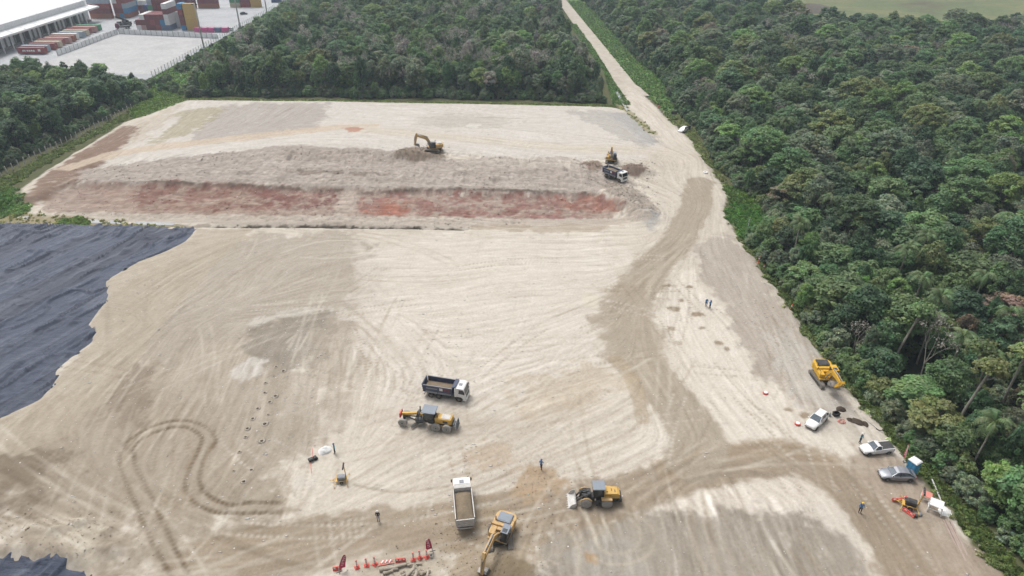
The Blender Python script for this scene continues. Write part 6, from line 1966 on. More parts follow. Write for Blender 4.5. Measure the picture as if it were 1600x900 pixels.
for px, rz, lb in (((1196, 615), .3, 'lone red road marker ring on the pale gravel'), ((1246, 663), 1.0, 'red road marker ring beside the white estate car')):
    A = G(*px)
    t = empty('marker_ring', A, rz, lb, 'marker')
    part(t, 'base', 'red', lambda b: b.lathe([(.14, 0), (.42, 0), (.44, .10), (.38, .26), (.26, .30), (.16, .22)], axis='z', n=18))
    part(t, 'white_top', 'white', lambda b: b.lathe([(.20, .285), (.30, .292), (.31, .31), (.2, .32)], axis='z', n=18))
A = G(1315, 659)
t = empty('net_roll', A, .4, 'small heap of pink plastic netting near the dark spoil heaps', 'netting')
part(t, 'loop', 'pinkred', lambda b: (b.path([(.55 * math.cos(a) * (1 + .1 * math.sin(3 * a)), .4 * math.sin(a), .1 + .07 * math.sin(5 * a)) for a in np.linspace(0, 6.0, 16)], .06, 6), b.path([(.35 * math.cos(a), .25 * math.sin(a) + .1, .16 + .05 * math.sin(4 * a)) for a in np.linspace(1, 6.5, 12)], .05, 6)))

# ------------------------------------------------------------------ tools and leftovers
def lump(name, px, r, h, mat, label, cat, seed, group=None, sx=1.0):
    g = np.random.default_rng(seed)
    A = G(*px)
    n, m = 14, 6
    V = [(0, 0, h * 1.0)]
    F3 = []
    for j in range(1, m + 1):
        for k in range(n):
            a = 2 * math.pi * k / n
            q = j / m
            rr_ = r * q * (1 + g.uniform(-.18, .18))
            V.append((rr_ * math.cos(a) * sx, rr_ * math.sin(a), h * (1 - q ** 1.5) * (1 + g.uniform(-.2, .2)) - .06 * (j == m)))
    fs = [(0, 1 + k, 1 + (k + 1) % n) for k in range(n)]
    for j in range(m - 1):
        for k in range(n):
            a0, a1 = 1 + j * n + k, 1 + j * n + (k + 1) % n
            fs.append((a0, a0 + n, a1 + n, a1))
    me = bpy.data.meshes.new(name); me.from_pydata(V, [], fs); me.materials.append(P[mat] if isinstance(mat, str) else mat)
    me.polygons.foreach_set('use_smooth', np.ones(len(fs), dtype=bool))
    o = link_mesh(name, me); o.location = A; o.rotation_euler = (0, 0, g.uniform(0, 6))
    return tag(o, label, cat, group)
lump('spoil_heap', (1314, 640), .75, .45, 'darksoil', 'dark spoil heap nearest the parked yellow excavator', 'spoil heap', 1, 'dark spoil heaps')
lump('spoil_heap', (1328, 656), .5, .3, 'darksoil', 'small dark spoil heap, first of the trio beyond the netting', 'spoil heap', 2, 'dark spoil heaps')
lump('spoil_heap', (1340, 659), .75, .3, 'darksoil', 'middle and widest dark spoil heap of the trio', 'spoil heap', 3, 'dark spoil heaps', 1.5)
lump('spoil_heap', (1352, 663), .5, .22, 'darksoil', 'last flat dark spoil heap towards the trees', 'spoil heap', 4, 'dark spoil heaps', 1.5)
sk = lump('white_sack', (508, 704), .85, .62, 'white', 'bulging white sack lying on the soil beside a worker', 'sack', 5, None, 1.25)
A = G(1306, 649)
t = empty('black_crate', A, .3, 'black open crate by the dark spoil heap', 'crate')
part(t, 'body', 'black', lambda b: (b.box(-.45, .45, -.32, -.27, 0, .55), b.box(-.45, .45, .27, .32, 0, .55), b.box(-.45, -.40, -.269, .269, 0, .55), b.box(.40, .45, -.269, .269, 0, .55), b.box(-.39, .39, -.26, .26, .0, .06)))
part(t, 'rim', 'dark', lambda b: (b.box(-.5, .5, -.37, -.321, .5, .58), b.box(-.5, .5, .321, .37, .5, .58)))
A = G(1296, 650)
t = empty('jerrycan', A, .8, 'grey jerrycan next to the black crate', 'jerrycan')
part(t, 'body', 'grey', lambda b: b.box(-.2, .2, -.13, .13, 0, .5, bev=.05))
part(t, 'cap', 'black', lambda b: b.tube((.08, 0, .5), (.1, 0, .58), .05))
A = G(488, 720)
t = empty('drill_rig', A, .6, 'small dark drill engine with red drive rod lying near the white sack', 'drill')
part(t, 'engine', 'dark', lambda b: (b.box(-.5, .15, -.3, .3, .12, .55, bev=.08), b.lathe([(.05, -.22), (.28, -.22), (.28, .22), (.05, .22)], (.45, 0, .3), 'y', 16)))
part(t, 'coil', 'black', lambda b: b.path([(.5 + .3 * math.cos(a), .3 * math.sin(a), .12 + .03 * a / 6) for a in np.linspace(0, 12, 24)], .05, 6))
part(t, 'rod', 'pinkred', lambda b: (b.tube((-.3, -.1, .15), (-.9, -2.2, .06), .04), b.tube((.1, .2, .2), (.9, 2.3, .06), .04)))
# hose and pole by the edge
A = G(1366, 668)
t = empty('drain_hose', A, 0, 'thin grey pole and black hose lying on the gravel above the pickup', 'hose')
part(t, 'pole', 'steel', lambda b: b.tube((-.9, 2.4, .06), (.4, -.6, .07), .05))
part(t, 'hose', 'black', lambda b: b.path([(.1, -.3, .06), (.5, -.7, .06), (1.0, -.7, .06), (1.2, -.3, .07)], .06, 6))
# white trestles
def trestle(px, rz, label, k=1.0, top='white'):
    A = G(*px)
    t = empty('trestle', A, rz, label, 'trestle', 'white steel trestles at the forest edge')
    t.scale = (k, k, k)
    part(t, 'top_panel', top, lambda b: b.loft([[(-.75, -.55, 1.18), (.75, -.55, 1.18), (.75, .55, 1.5), (-.75, .55, 1.5)], [(-.75, -.56, 1.24), (.75, -.56, 1.24), (.75, .54, 1.56), (-.75, .54, 1.56)]]))
    for x in (-.7, .7):
        for y, z in ((-.5, 1.18), (.5, 1.46)):
            part(t, 'leg', 'white', lambda b: b.bar((x, y, z), (x * 1.15, y * 1.35, 0), .09, .09))
        part(t, 'side_brace', 'white', lambda b: (b.bar((x * 1.08, -.6, .55), (x * 1.08, .62, .55), .07, .07), b.bar((x * 1.1, -.62, .2), (x * 1.04, .55, 1.1), .06, .06)))
    part(t, 'crossbar', 'white', lambda b: (b.bar((-.78, -.58, .6), (.78, -.58, .6), .07, .07), b.bar((-.78, .6, .7), (.78, .6, .7), .07, .07)))
trestle((1445, 781), R(-35), 'smaller white trestle with faded red top, farther of the two', .75, 'pinkred')
trestle((1459, 798), R(-32), 'larger white trestle frame beside the plank bundles', 1.0)
lump('white_sheet', (1475, 800), .85, .28, 'white', 'crumpled white plastic sheet next to the larger trestle', 'plastic sheet', 9, None, 1.3)
A, B_ = G(1455, 751), G(1473, 791)
b = MB(); b.bar(Vector((0, 0, .3)), (B_ - A) + Vector((0, 0, .12)), .16, .10)
o = b.build('long_board', P['offwhite']); o.location = A
tag(o, 'long pale board lying in the weeds by the trestles', 'board')
# long plank bundles
M_plank = paint('pinkish_timber', alb((204, 184, 172)), .85, dirt=.5, dirt_c=(176, 150, 136), scale=1.2)
for (a, b_, n, w, lb) in (((1480, 815), (1535, 925), 4, .26, 'narrow bundle of long pinkish planks on the tan ground'), ((1495, 806), (1566, 925), 6, .27, 'wide bundle of long pinkish planks along the weedy edge')):
    A, B_ = G(*a), G(*b_)
    d = B_ - A; L = d.length
    t = empty('plank_bundle', A, math.atan2(d.y, d.x), lb, 'plank bundle', 'pinkish plank bundles')
    rp = random.Random(n)
    for k in range(n):
        y = (k - n / 2) * w
        o = MB().box(rp.uniform(-.3, .5), L + rp.uniform(-.4, .3), y, y + w * .88, .02 + .06 * (k % 2), .12 + .06 * (k % 2)).build('plank', M_plank, t)
        o.rotation_euler = (0, 0, R(rp.uniform(-.5, .5)))
A = G(1434, 806)
t = empty('grey_bag', A, .4, 'grey bag and dark tin beside the near red barrier', 'bag')
part(t, 'bag', 'grey', lambda b: b.loft([[(.3 + r_ * math.cos(a), r_ * math.sin(a) * .8, z) for a in np.linspace(0, 2 * math.pi, 12, endpoint=False)] for r_, z in ((.32, 0), (.36, .15), (.25, .3), (.08, .36))]))
part(t, 'tin', 'dark', lambda b: b.lathe([(.02, 0), (.2, 0), (.2, .32), (.02, .32)], (-.35, 0, 0), 'z', 14))

# weathered logs at the bottom of the barrier row
M_log = soil_mat('weathered_wood', [(.3, alb((172, 160, 142))), (.6, alb((214, 203, 186)))], 1.2, 6.0, .95)
LOGS = [((592, 893), (640, 884), .22), ((600, 899), (622, 890), .18), ((634, 908), (650, 888), .2), ((628, 896), (646, 902), .22), ((648, 912), (652, 889), .2), ((636, 886), (660, 882), .12), ((655, 900), (672, 893), .16), ((640, 915), (668, 904), .2), ((662, 915), (671, 897), .18), ((612, 905), (634, 899), .2)]
WHERE = ['longest pale log at the edge of the log heap', 'short log below the longest pale log', 'slanting log in the middle of the log heap', 'stubby log lying under the slanting log', 'upright leaning log in the log heap', 'thin branch reaching from the log heap towards the bucket', 'crooked log at the bucket end of the heap', 'log at the front of the heap', 'short leaning log on the bucket side of the heap', 'half buried log between the heap and the flag']
for k, (a, b_, r_) in enumerate(LOGS):
    A, B_ = G(*a), G(*b_)
    rl = random.Random(k)
    pts = [(B_ - A) * u + Vector((rl.uniform(-.12, .12), rl.uniform(-.12, .12), r_ * .7 + rl.uniform(0, .2) + (.5 * u if k in (2, 4, 8) else 0))) for u in np.linspace(0, 1, 5)]
    t = empty('log', A, 0, WHERE[k], 'log', 'weathered logs heaped by the barriers')
    tr_ = MB().path(pts, [r_ * 1.15, r_, r_ * .95, r_ * .85, r_ * .6], 9).build('stem', M_log, t, True)
    MB().path([pts[2], pts[2] + Vector((rl.uniform(-.6, .6), rl.uniform(-.5, .5), .35))], [r_ * .5, r_ * .25], 6).build('branch_stub', M_log, t)

# bored holes with their spoil rings
M_ring = soil_mat('hole_spoil', [(.3, alb((180, 166, 148))), (.6, alb((206, 196, 182)))], 2, 8)
M_hole = soil_mat('hole_soil', [(.3, alb((112, 98, 84))), (.7, alb((146, 130, 112)))], 2, 8)
HOLES = [(428, 571), (446, 577), (424, 584), (417, 598), (440, 560), (429, 617), (411, 611), (423, 631), (407, 625), (419, 649), (402, 639), (414, 662), (395, 653), (411, 678), (390, 668), (405, 693), (385, 683), (400, 711), (377, 705), (391, 732), (370, 720), (384, 751), (361, 739)]
for k, (x, y) in enumerate(HOLES):
    if k in (4, 8, 13, 17, 20): continue
    rh = random.Random(k)
    A = G(x + rh.uniform(-4.5, 4.5), y + rh.uniform(-4, 4))
    r_ = rh.uniform(.09, .25)
    t = empty('bored_hole', A, rh.uniform(0, 6), f'bored hole with a crumbly spoil ring, {"outer" if k % 2 else "inner"} row near the dark gravel patch' if k < 8 else f'small dark bored hole in the {"outer" if k % 2 else "inner"} slanting row on tan soil', 'hole', 'bored holes in two slanting rows')
    MB().lathe([(r_ * 1.0, .035), (r_ * 1.3, .10), (r_ * 1.9, .06), (r_ * 2.6, -.03)], axis='z', n=14).build('spoil_ring', M_ring, t, True)
    MB().lathe([(r_ * 1.1, .045), (r_ * .8, .035), (.01, .03)], axis='z', n=14).build('pit', M_hole, t, True)

# ------------------------------------------------------------------ markers along the edge and the road
for px, h, lb in (((1185, 411), 1.5, 'taller red post on the weedy site edge'), ((1193, 421), 1.0, 'shorter red post with white cap on the weedy site edge'), ((1236, 484), 1.2, 'lone red post farther down the forest edge')):
    A = G(*px)
    t = empty('edge_post', A, 0, lb, 'post', 'red posts along the forest edge')
    part(t, 'post', 'red', lambda b: (b.box(-.3, .3, -.22, .22, 0, .12, bev=.03), b.lathe([(.09, .1), (.12, h * .5), (.10, h)], axis='z', n=10)))
    part(t, 'band', 'white', lambda b: b.lathe([(.13, h * .62), (.135, h * .64), (.13, h * .8), (.11, h * .82)], axis='z', n=10))
A = G(1169, 354)
t = empty('white_stake', A, 0, 'thin white stake standing in the bright grass patch', 'stake')
part(t, 'stake', 'white', lambda b: b.tube((0, 0, 0), (.1, .05, 2.3), .07, .05))
part(t, 'tag_strip', 'white', lambda b: b.box(-.14, .14, -.03, .03, 1.2, 1.9))
A = G(1052, 186)
t = empty('road_sign', A, R(5), 'dark rectangular road sign on a post beside the road', 'sign')
part(t, 'post', 'steel', lambda b: [b.tube((x, 0, 0), (x, 0, 2.2), .05) for x in (-.45, .45)])
part(t, 'board', 'dark', lambda b: b.box(-.95, .95, -.09, -.051, 1.6, 2.7))
part(t, 'border', 'offwhite', lambda b: (b.box(-1.0, 1.0, -.11, -.05, 2.701, 2.78), b.box(-1.0, 1.0, -.11, -.05, 1.52, 1.599)))
A = G(1029, 172)
t = empty('warning_sign', A, R(10), 'orange warning sign on the grass verge of the road', 'sign')
part(t, 'board', 'pinkred', lambda b: b.prism([(-.6, 1.2), (0, .6), (.6, 1.2), (0, 1.8)], -.03, .03))
part(t, 'stand', 'steel', lambda b: (b.bar((-.4, .3, 0), (0, 0, 1.0), .05, .05), b.bar((.4, .3, 0), (0, 0, 1.0), .05, .05)))
A = G(1036, 179)
t = empty('verge_marker', A, 0, 'small white marker post between the road signs', 'post')
part(t, 'post', 'white', lambda b: b.lathe([(.14, 0), (.13, .8), (.05, .95)], axis='z', n=10))
part(t, 'band', 'red', lambda b: b.lathe([(.15, .4), (.15, .6)], axis='z', n=10))
A = G(1075, 205)
t = empty('black_board', A, R(-10), 'black board standing right behind the white car on the verge', 'board')
part(t, 'board', 'black', lambda b: b.box(-.7, .7, -.04, .04, .5, 1.8))
part(t, 'leg', 'dark', lambda b: (b.bar((-.6, 0, 0), (-.6, 0, .5), .07, .07), b.bar((.6, 0, 0), (.6, 0, .5), .07, .07)))
A = G(1102, 270)
t = empty('painted_tyre', A, 0, 'white painted tyre lying at the bend of the haul road', 'tyre')
part(t, 'tyre', 'white', lambda b: b.lathe([(.36, .0), (.62, .0), (.68, .13), (.62, .28), (.38, .28), (.32, .14)], axis='z', n=24))
part(t, 'centre_stone', 'steel', lambda b: b.lathe([(.02, .2), (.1, .18), (.16, .1), (.15, 0)], axis='z', n=10))

# scattered pale stones on the gravel (uncountable)
g = np.random.default_rng(91)
pr_ = (m_speck ** 1.6 * np.clip(140.0 / (gy[:, None] + 40), .3, 1.3)).ravel(); pr_ /= pr_.sum()
cells = g.choice(NX * NY, size=4200, p=pr_)
OCT = np.array([(1, 0, 0), (-1, 0, 0), (0, 1, 0), (0, -1, 0), (0, 0, 1), (0, 0, -1)], np.float32)
OF = np.array([(0, 2, 4), (2, 1, 4), (1, 3, 4), (3, 0, 4), (2, 0, 5), (1, 2, 5), (3, 1, 5), (0, 3, 5)])
n = len(cells)
sz = g.gamma(2.0, .018, n) + .035
sh = g.uniform(.6, 1.4, (n, 6, 3)) * OCT[None]
an = g.uniform(0, 6.28, n)
ca, sa_ = np.cos(an)[:, None], np.sin(an)[:, None]
vx = (sh[..., 0] * ca - sh[..., 1] * sa_) * sz[:, None] * g.uniform(.8, 2.4, n)[:, None]
vy = (sh[..., 0] * sa_ + sh[..., 1] * ca) * sz[:, None]
vz = sh[..., 2] * sz[:, None] * .6
V = np.stack([vx + (gx[cells % NX])[:, None], vy + (gy[cells // NX])[:, None], vz + height.ravel()[cells][:, None] + .02], -1).reshape(-1, 3)
F_ = (OF[None] + (np.arange(n) * 6)[:, None, None]).reshape(-1, 3)
M_stone = soil_mat('pale_stone', [(.3, alb((222, 216, 206))), (.6, alb((248, 246, 242)))], 3, 9)
tag(link_mesh('scattered_stones', np_mesh('scattered_stones', V, F_, M_stone)), 'pale stones and shell bits scattered over the bare ground', 'stones', kind='stuff')

# crumbly clods of soil where the machines dig (uncountable)
cm_ = np.maximum(bankm * .25, pit * .2)
for pts, v in (([(680, 800), (850, 800), (840, 960), (690, 960)], .8), ([(790, 720), (890, 735), (885, 780), (800, 780)], 1.0), ([(0, 800), (190, 815), (230, 880), (0, 868)], .8), ([(610, 230), (700, 230), (700, 254), (610, 254)], 1.0),
               ([(900, 250), (1025, 250), (1030, 350), (930, 300)], 1.0), ([(720, 690), (840, 690), (840, 745), (720, 745)], .5), ([(330, 342), (735, 346), (735, 358), (330, 352)], 1.0), ([(560, 868), (690, 858), (690, 960), (560, 960)], .7)):
    cm_ = np.maximum(cm_, poly_mask(pts, 1.5) * v)
pr_ = (cm_ * m_dirt * np.clip(n_mid * 2 - .5, 0, 1) * np.clip(150.0 / (gy[:, None] + 40), .4, 1.3)).ravel(); pr_ /= pr_.sum()
g = np.random.default_rng(92)
cells = g.choice(NX * NY, size=6000, p=pr_)
n = len(cells)
sz = (g.gamma(2.0, .026, n) + .04) * np.clip(gy[cells // NX] / 115, .7, 1.5)
sh = g.uniform(.6, 1.4, (n, 6, 3)) * OCT[None]
an = g.uniform(0, 6.28, n)
ca, sa_ = np.cos(an)[:, None], np.sin(an)[:, None]
vx = (sh[..., 0] * ca - sh[..., 1] * sa_) * sz[:, None]; vy = (sh[..., 0] * sa_ + sh[..., 1] * ca) * sz[:, None]; vz = sh[..., 2] * sz[:, None] * .7
V = np.stack([vx + (gx[cells % NX])[:, None], vy + (gy[cells // NX])[:, None], vz + height.ravel()[cells][:, None] + .02], -1).reshape(-1, 3)
F_ = (OF[None] + (np.arange(n) * 6)[:, None, None]).reshape(-1, 3)
cc = np.repeat(rgb.reshape(-1, 3)[cells] * g.uniform(.84, 1.08, (n, 1)), 6, 0)
tag(link_mesh('soil_clods', np_mesh('soil_clods', V, F_, mg, False, cc)), 'loose soil clods strewn over the bank and diggings', 'clods', kind='stuff')
# ------------------------------------------------------------------ black liner sheets on the left
M_liner, nt, b = new_mat('black_liner')
att = nt.nodes.new('ShaderNodeAttribute'); att.attribute_name = 'tint'
n1 = noise(nt, .9, 6, .7, dist=.8)
r1 = ramp(nt, n1.outputs['Fac'], [(.3, (.78, .78, .8)), (.6, (1.0,) * 3), (.78, (1.22, 1.22, 1.2))])
nt.links.new(mixc(nt, 1.0, att.outputs['Color'], r1.outputs[0], 'MULTIPLY'), b.inputs['Base Color'])
b.inputs['Roughness'].default_value = .5
b.inputs['Specular IOR Level'].default_value = .35
n2 = noise(nt, 1.0, 6, .7, dist=1.6)
mp = nt.nodes.new('ShaderNodeMapping'); mp.inputs['Rotation'].default_value = (0, 0, -R(38)); mp.inputs['Scale'].default_value = (.35, 1.5, 1)
nt.links.new([q for q in nt.nodes if q.type == 'TEX_COORD'][-1].outputs['Object'], mp.inputs[0]); nt.links.new(mp.outputs[0], n2.inputs['Vector'])
bp = nt.nodes.new('ShaderNodeBump'); bp.inputs['Strength'].default_value = .9; bp.inputs['Distance'].default_value = .35
nt.links.new(n2.outputs['Fac'], bp.inputs['Height']); nt.links.new(bp.outputs[0], b.inputs['Normal'])
def liner(name, pts, label, st, theta, seed, zoff=-.42, xmin=-150):
    Pw = [tuple(p) for p in WL(pts, -.4)]
    cx_, cy_ = sum(p[0] for p in Pw) / len(Pw), sum(p[1] for p in Pw) / len(Pw)
    sl_, msk = poly_win(pts, .9)
    full = np.zeros((NY, NX), np.float32); full[sl_] = msk
    x0, x1 = max(xmin, min(p[0] for p in Pw)), max(p[0] for p in Pw) + 1.5
    y0, y1 = max(Y0 + 2, min(p[1] for p in Pw)) - 1, max(p[1] for p in Pw) + .3
    xs_, ys_ = np.arange(x0, x1, st), np.arange(y0, y1, st)
    X, Y = np.meshgrid(xs_, ys_)
    keep = bil(full, X, Y) > .12
    ct, st_ = math.cos(theta), math.sin(theta)
    U, V = X * ct + Y * st_, -X * st_ + Y * ct        # U along the folds
    g = np.random.default_rng(seed)
    def rid(cu, cv, sd, warp=0.0):
        gg = np.random.default_rng(sd).random((90, 240))
        wv = warp * np.sin(U / 5.0 + sd) + warp * .6 * np.sin(U / 2.1 + V / 3.0)
        fu, fv = (U - U.min()) / cu, (V - V.min() + 6 + wv) / cv
        iu, iv = fu.astype(int) % 88, fv.astype(int) % 238
        tu, tv = fu - np.floor(fu), fv - np.floor(fv)
        tu, tv = tu * tu * (3 - 2 * tu), tv * tv * (3 - 2 * tv)
        return (gg[iu, iv] * (1 - tu) + gg[iu + 1, iv] * tu) * (1 - tv) + (gg[iu, iv + 1] * (1 - tu) + gg[iu + 1, iv + 1] * tu) * tv
    a1 = rid(7, 1.9, seed, .5); a2 = rid(3.0, .8, seed + 1, .4); a3 = rid(11, 4.5, seed + 2, 1.0)
    fold = np.clip(1 - np.abs(a1 - .5) * 11, 0, 1) ** 1.3 * np.clip((a3 - .34) * 5, 0, 1)
    fold2 = np.clip(1 - np.abs(a2 - .5) * 6, 0, 1) * np.clip((rid(6, 3, seed + 5) - .45) * 4, 0, 1)
    fold3 = np.clip(1 - np.abs(rid(4.5, 1.1, seed + 21, .6) - .5) * 8, 0, 1) * np.clip((rid(9, 4, seed + 22) - .42) * 4, 0, 1)
    Z = zoff + .62 * fold + .22 * fold2 + .34 * fold3 + .12 * (a3 - .5) + .05 * (a2 - .5)
    tint = np.ones(X.shape + (3,)) * np.array((.046, .056, .088))
    seam = ((V + 300) % 7.2) / 7.2                    # welded panels, each its own shade
    shade = .78 + .5 * np.random.default_rng(seed + 7).random(400)[((V + 300) / 7.2).astype(int)]
    shade = np.where(np.abs(V - np.median(V) - 3) < 3.0, 1.32, shade)
    tint *= shade[..., None]
    tint *= (1 - .45 * (seam < .045) + .25 * ((seam > .045) & (seam < .09)))[..., None]
    dust = np.clip((rid(9, .9, seed + 9, .4) - .60) * 4, 0, 1)[..., None] * .5
    tint = tint * (1 - dust) + np.array((.13, .145, .19)) * dust
    idx = -np.ones(X.shape, int)
    idx[keep] = np.arange(keep.sum())
    q = keep[:-1, :-1] & keep[:-1, 1:] & keep[1:, 1:] & keep[1:, :-1]
    F_ = np.stack([idx[:-1, :-1][q], idx[:-1, 1:][q], idx[1:, 1:][q], idx[1:, :-1][q]], -1)
    o = link_mesh(name, np_mesh(name, np.stack([X[keep], Y[keep], Z[keep]], -1), F_, M_liner, True, tint[keep]))
    return tag(o, label, 'liner sheet', 'black liner sheets')
fa, fb = W(20, 480), W(165, 405)
liner('liner_sheet', TARP, 'large wrinkled black liner sheet covering the ground beside the near platform', .27, math.atan2(fb[1] - fa[1], fb[0] - fa[0]), 5)
liner('liner_sheet', TARP2, 'small piece of black liner sheet in the near corner of the site', .22, R(60), 12, -.40, -80)

# ------------------------------------------------------------------ container yard behind the wood
YZ = OUT_Z + .06
CC_ = {'red': (.26, .055, .055), 'darkred': (.17, .035, .042), 'rust': (.30, .105, .055), 'white': (.66, .66, .65), 'grey': (.30, .36, .42), 'blue': (.045, .20, .40), 'navy': (.03, .06, .17), 'yellow': (.50, .34, .10),
       'green': (.05, .25, .12), 'purple': (.15, .045, .10), 'pink': (.55, .085, .26), 'beige': (.50, .44, .34), 'palepink': (.45, .26, .24), 'slate': (.10, .14, .24)}
CM = {k: paint('container_' + k, v, .55, dirt=.18, dirt_c=(200, 192, 186), scale=.5) for k, v in CC_.items()}
CMESH = {}
def container_meshes(L, H, c):
    if (L, H, c) not in CMESH:
        b = MB(); w = 1.22
        n = int(L / .55)
        for s in (-1, 1):                 # corrugated side walls
            a_, c_ = [], []
            for k in range(n + 1):
                x = -L / 2 + .12 + (L - .24) * k / n
                y = s * (w - (.02 if k % 2 else .07))
                a_.append((x, y, .16)); c_.append((x, y, H - .12))
            m = len(a_)
            b.add(a_ + c_, [(k, k + 1, m + k + 1, m + k) for k in range(m - 1)])
        b.add([(-L / 2 + .05, -w + .05, H - .06), (L / 2 - .05, -w + .05, H - .06), (L / 2 - .05, w - .05, H - .06), (-L / 2 + .05, w - .05, H - .06)], [(0, 1, 2, 3)])
        b.box(-L / 2 + .04, -L / 2 + .10, -w + .1, w - .1, .14, H - .1)
        f = MB()
        for sx in (-1, 1):
            for s in (-1, 1):
                x, y = sx * (L / 2 - .08), s * (w - .08)
                f.box(x - .08, x + .08, y - .08, y + .08, 0, H)
        for s in (-1, 1):
            f.box(-L / 2 + .161, L / 2 - .161, s * (w - .07) - .06, s * (w - .07) + .06, .0, .15)
            f.box(-L / 2 + .161, L / 2 - .161, s * (w - .06) - .05, s * (w - .06) + .05, H - .12, H - .001)
        for sx in (-1, 1):
            f.box(sx * (L / 2 - .08) - .07, sx * (L / 2 - .08) + .07, -w + .161, w - .161, 0, .15); f.box(sx * (L / 2 - .08) - .07, sx * (L / 2 - .08) + .07, -w + .161, w - .161, H - .12, H - .002)
        d = MB()
        d.box(L / 2 - .09, L / 2 - .04, .02, w - .17, .16, H - .13)
        for y in (.35, .8): d.tube((L / 2 - .02, y, .2), (L / 2 - .02, y, H - .2), .03, n=5)
        CMESH[(L, H, c)] = (b.mesh('body', CM[c]), f.mesh('frame', CM[c]), d.mesh('door', CM[c]))
    return CMESH[(L, H, c)]
HC = 2.6
def container(x, y, tier, c, label, L=12.19, along='x', flip=False, group=None, z=None, mark=None):
    bm_, fm_, dm_ = container_meshes(L, HC, c)
    rz = {'x': 0, 'y': -math.pi / 2}[along] + (math.pi if flip else 0)
    t = empty('shipping_container', (x, y, YZ + tier * (HC + .02) if z is None else z), rz, label, 'container', group or 'shipping containers in the yard')
    link_mesh('body', bm_, t); link_mesh('frame', fm_, t)
    d = link_mesh('door', dm_, t)
    d2 = link_mesh('door', dm_, t); d2.scale = (1, -1, 1)
    if mark: mark(t)
    return t
ORD = ['lowest', 'second', 'third', 'fourth', 'fifth', 'top']
NUM = ['first', 'second', 'third', 'fourth', 'fifth', 'sixth', 'seventh', 'eighth', 'ninth', 'tenth', 'eleventh', 'twelfth']
WORD = {'darkred': 'dark red', 'palepink': 'pale pink', 'slate': 'slate blue'}
# row backed up to the loading docks
def side_text(t):
    def f(b):
        for k, (u0, u1) in enumerate(((-3.9, -3.5), (-3.4, -2.6), (-2.5, -2.3), (-1.9, -1.1), (-.9, -.2), (0, .8), (1.0, 1.7), (3.2, 4.4))):
            b.box(u0, u1, -1.235, -1.222, 1.0 if k % 2 else .9, 1.7 if k != 7 else 2.0)
    part(t, 'lettering', 'white', f)
row = ['red', 'grey', 'red', 'beige', 'red', 'palepink', 'rust', 'white', 'grey', 'beige', 'red', 'palepink', 'green']
for k, c in enumerate(row):
    yy = 321.8 + k * 4.55
    xx = -218.2 - (.9 if k % 3 == 1 else 0) - k * .28
    container(xx, yy, 0, c, f'{WORD.get(c, c)} container, {NUM[min(k, 11)] if k < 12 else "last"} in the row backed against the warehouse docks' if k else 'red container with white lettering on its side, nearest of the warehouse dock row', group='containers at the loading docks', z=YZ + .35, mark=side_text if k == 0 else None)
# middle block, ends towards the site: columns of stacked boxes
blk = [['white', 'darkred'], ['palepink', 'darkred', 'white'], ['darkred', 'darkred', 'darkred'], ['darkred', 'red', 'darkred'], ['red', 'darkred', 'darkred'], ['slate', 'blue', 'darkred'], ['slate', 'white', 'white', 'darkred', 'white']]
for i, colm in enumerate(blk):
    for j, c in enumerate(colm):
        container(-195.6 + i * 2.56, 383.2, j, c, f'{WORD.get(c, c)} container, {ORD[j]} tier of the {NUM[i]} column in the middle front stack', along='y', flip=False)
blk2 = [['darkred'] * 3 + ['navy'], ['darkred'] * 3 + ['green', 'grey'], ['darkred'] * 5, ['darkred', 'red', 'darkred', 'red', 'darkred'], ['red', 'darkred', 'darkred', 'darkred', 'red']]
for i, colm in enumerate(blk2):
    for j, c in enumerate(colm):
        if j < 2: continue
        container(-196.2 + i * 2.56, 396.2, j, c, f'{WORD.get(c, c)} container, {ORD[j]} tier of the {NUM[i]} column in the middle rear stack', along='y')
for i in range(5):
    for j in range(2):
        container(-196.2 + i * 2.56, 396.2, j, 'darkred', f'dark red container, {ORD[j]} tier under the {NUM[i]} column of the middle rear stack', along='y')
for j in range(3):
    container(-178.4, 386, j, 'white', f'white container, {ORD[j]} tier of the white stack beside the yellow one', 6.06, 'x')
for j, c in enumerate(['blue', 'darkred', 'darkred', 'red', 'blue']):
    container(-172.2, 380, j, c, f'{WORD.get(c, c)} container, {ORD[j]} tier of the narrow column next to the yellow stack', 6.06, 'y')
for j in range(5):
    container(-167.6, 378.5, j, 'yellow', f'yellow container, {ORD[j]} tier of the tall yellow stack', 6.06, 'x')
for k, c in enumerate(['pink', 'pink', 'pink', 'slate', 'pink']):
    t = container(-163.0 + k * 3.5, 373.0, 0, c, f'small {WORD.get(c, c)} box container, {NUM[k]} of the low row behind the wall' if c == 'pink' else 'small slate blue box container among the pink ones', 6.06, 'y', group='small boxes in the low row')
    t.scale = (.5, 1.25, .85)
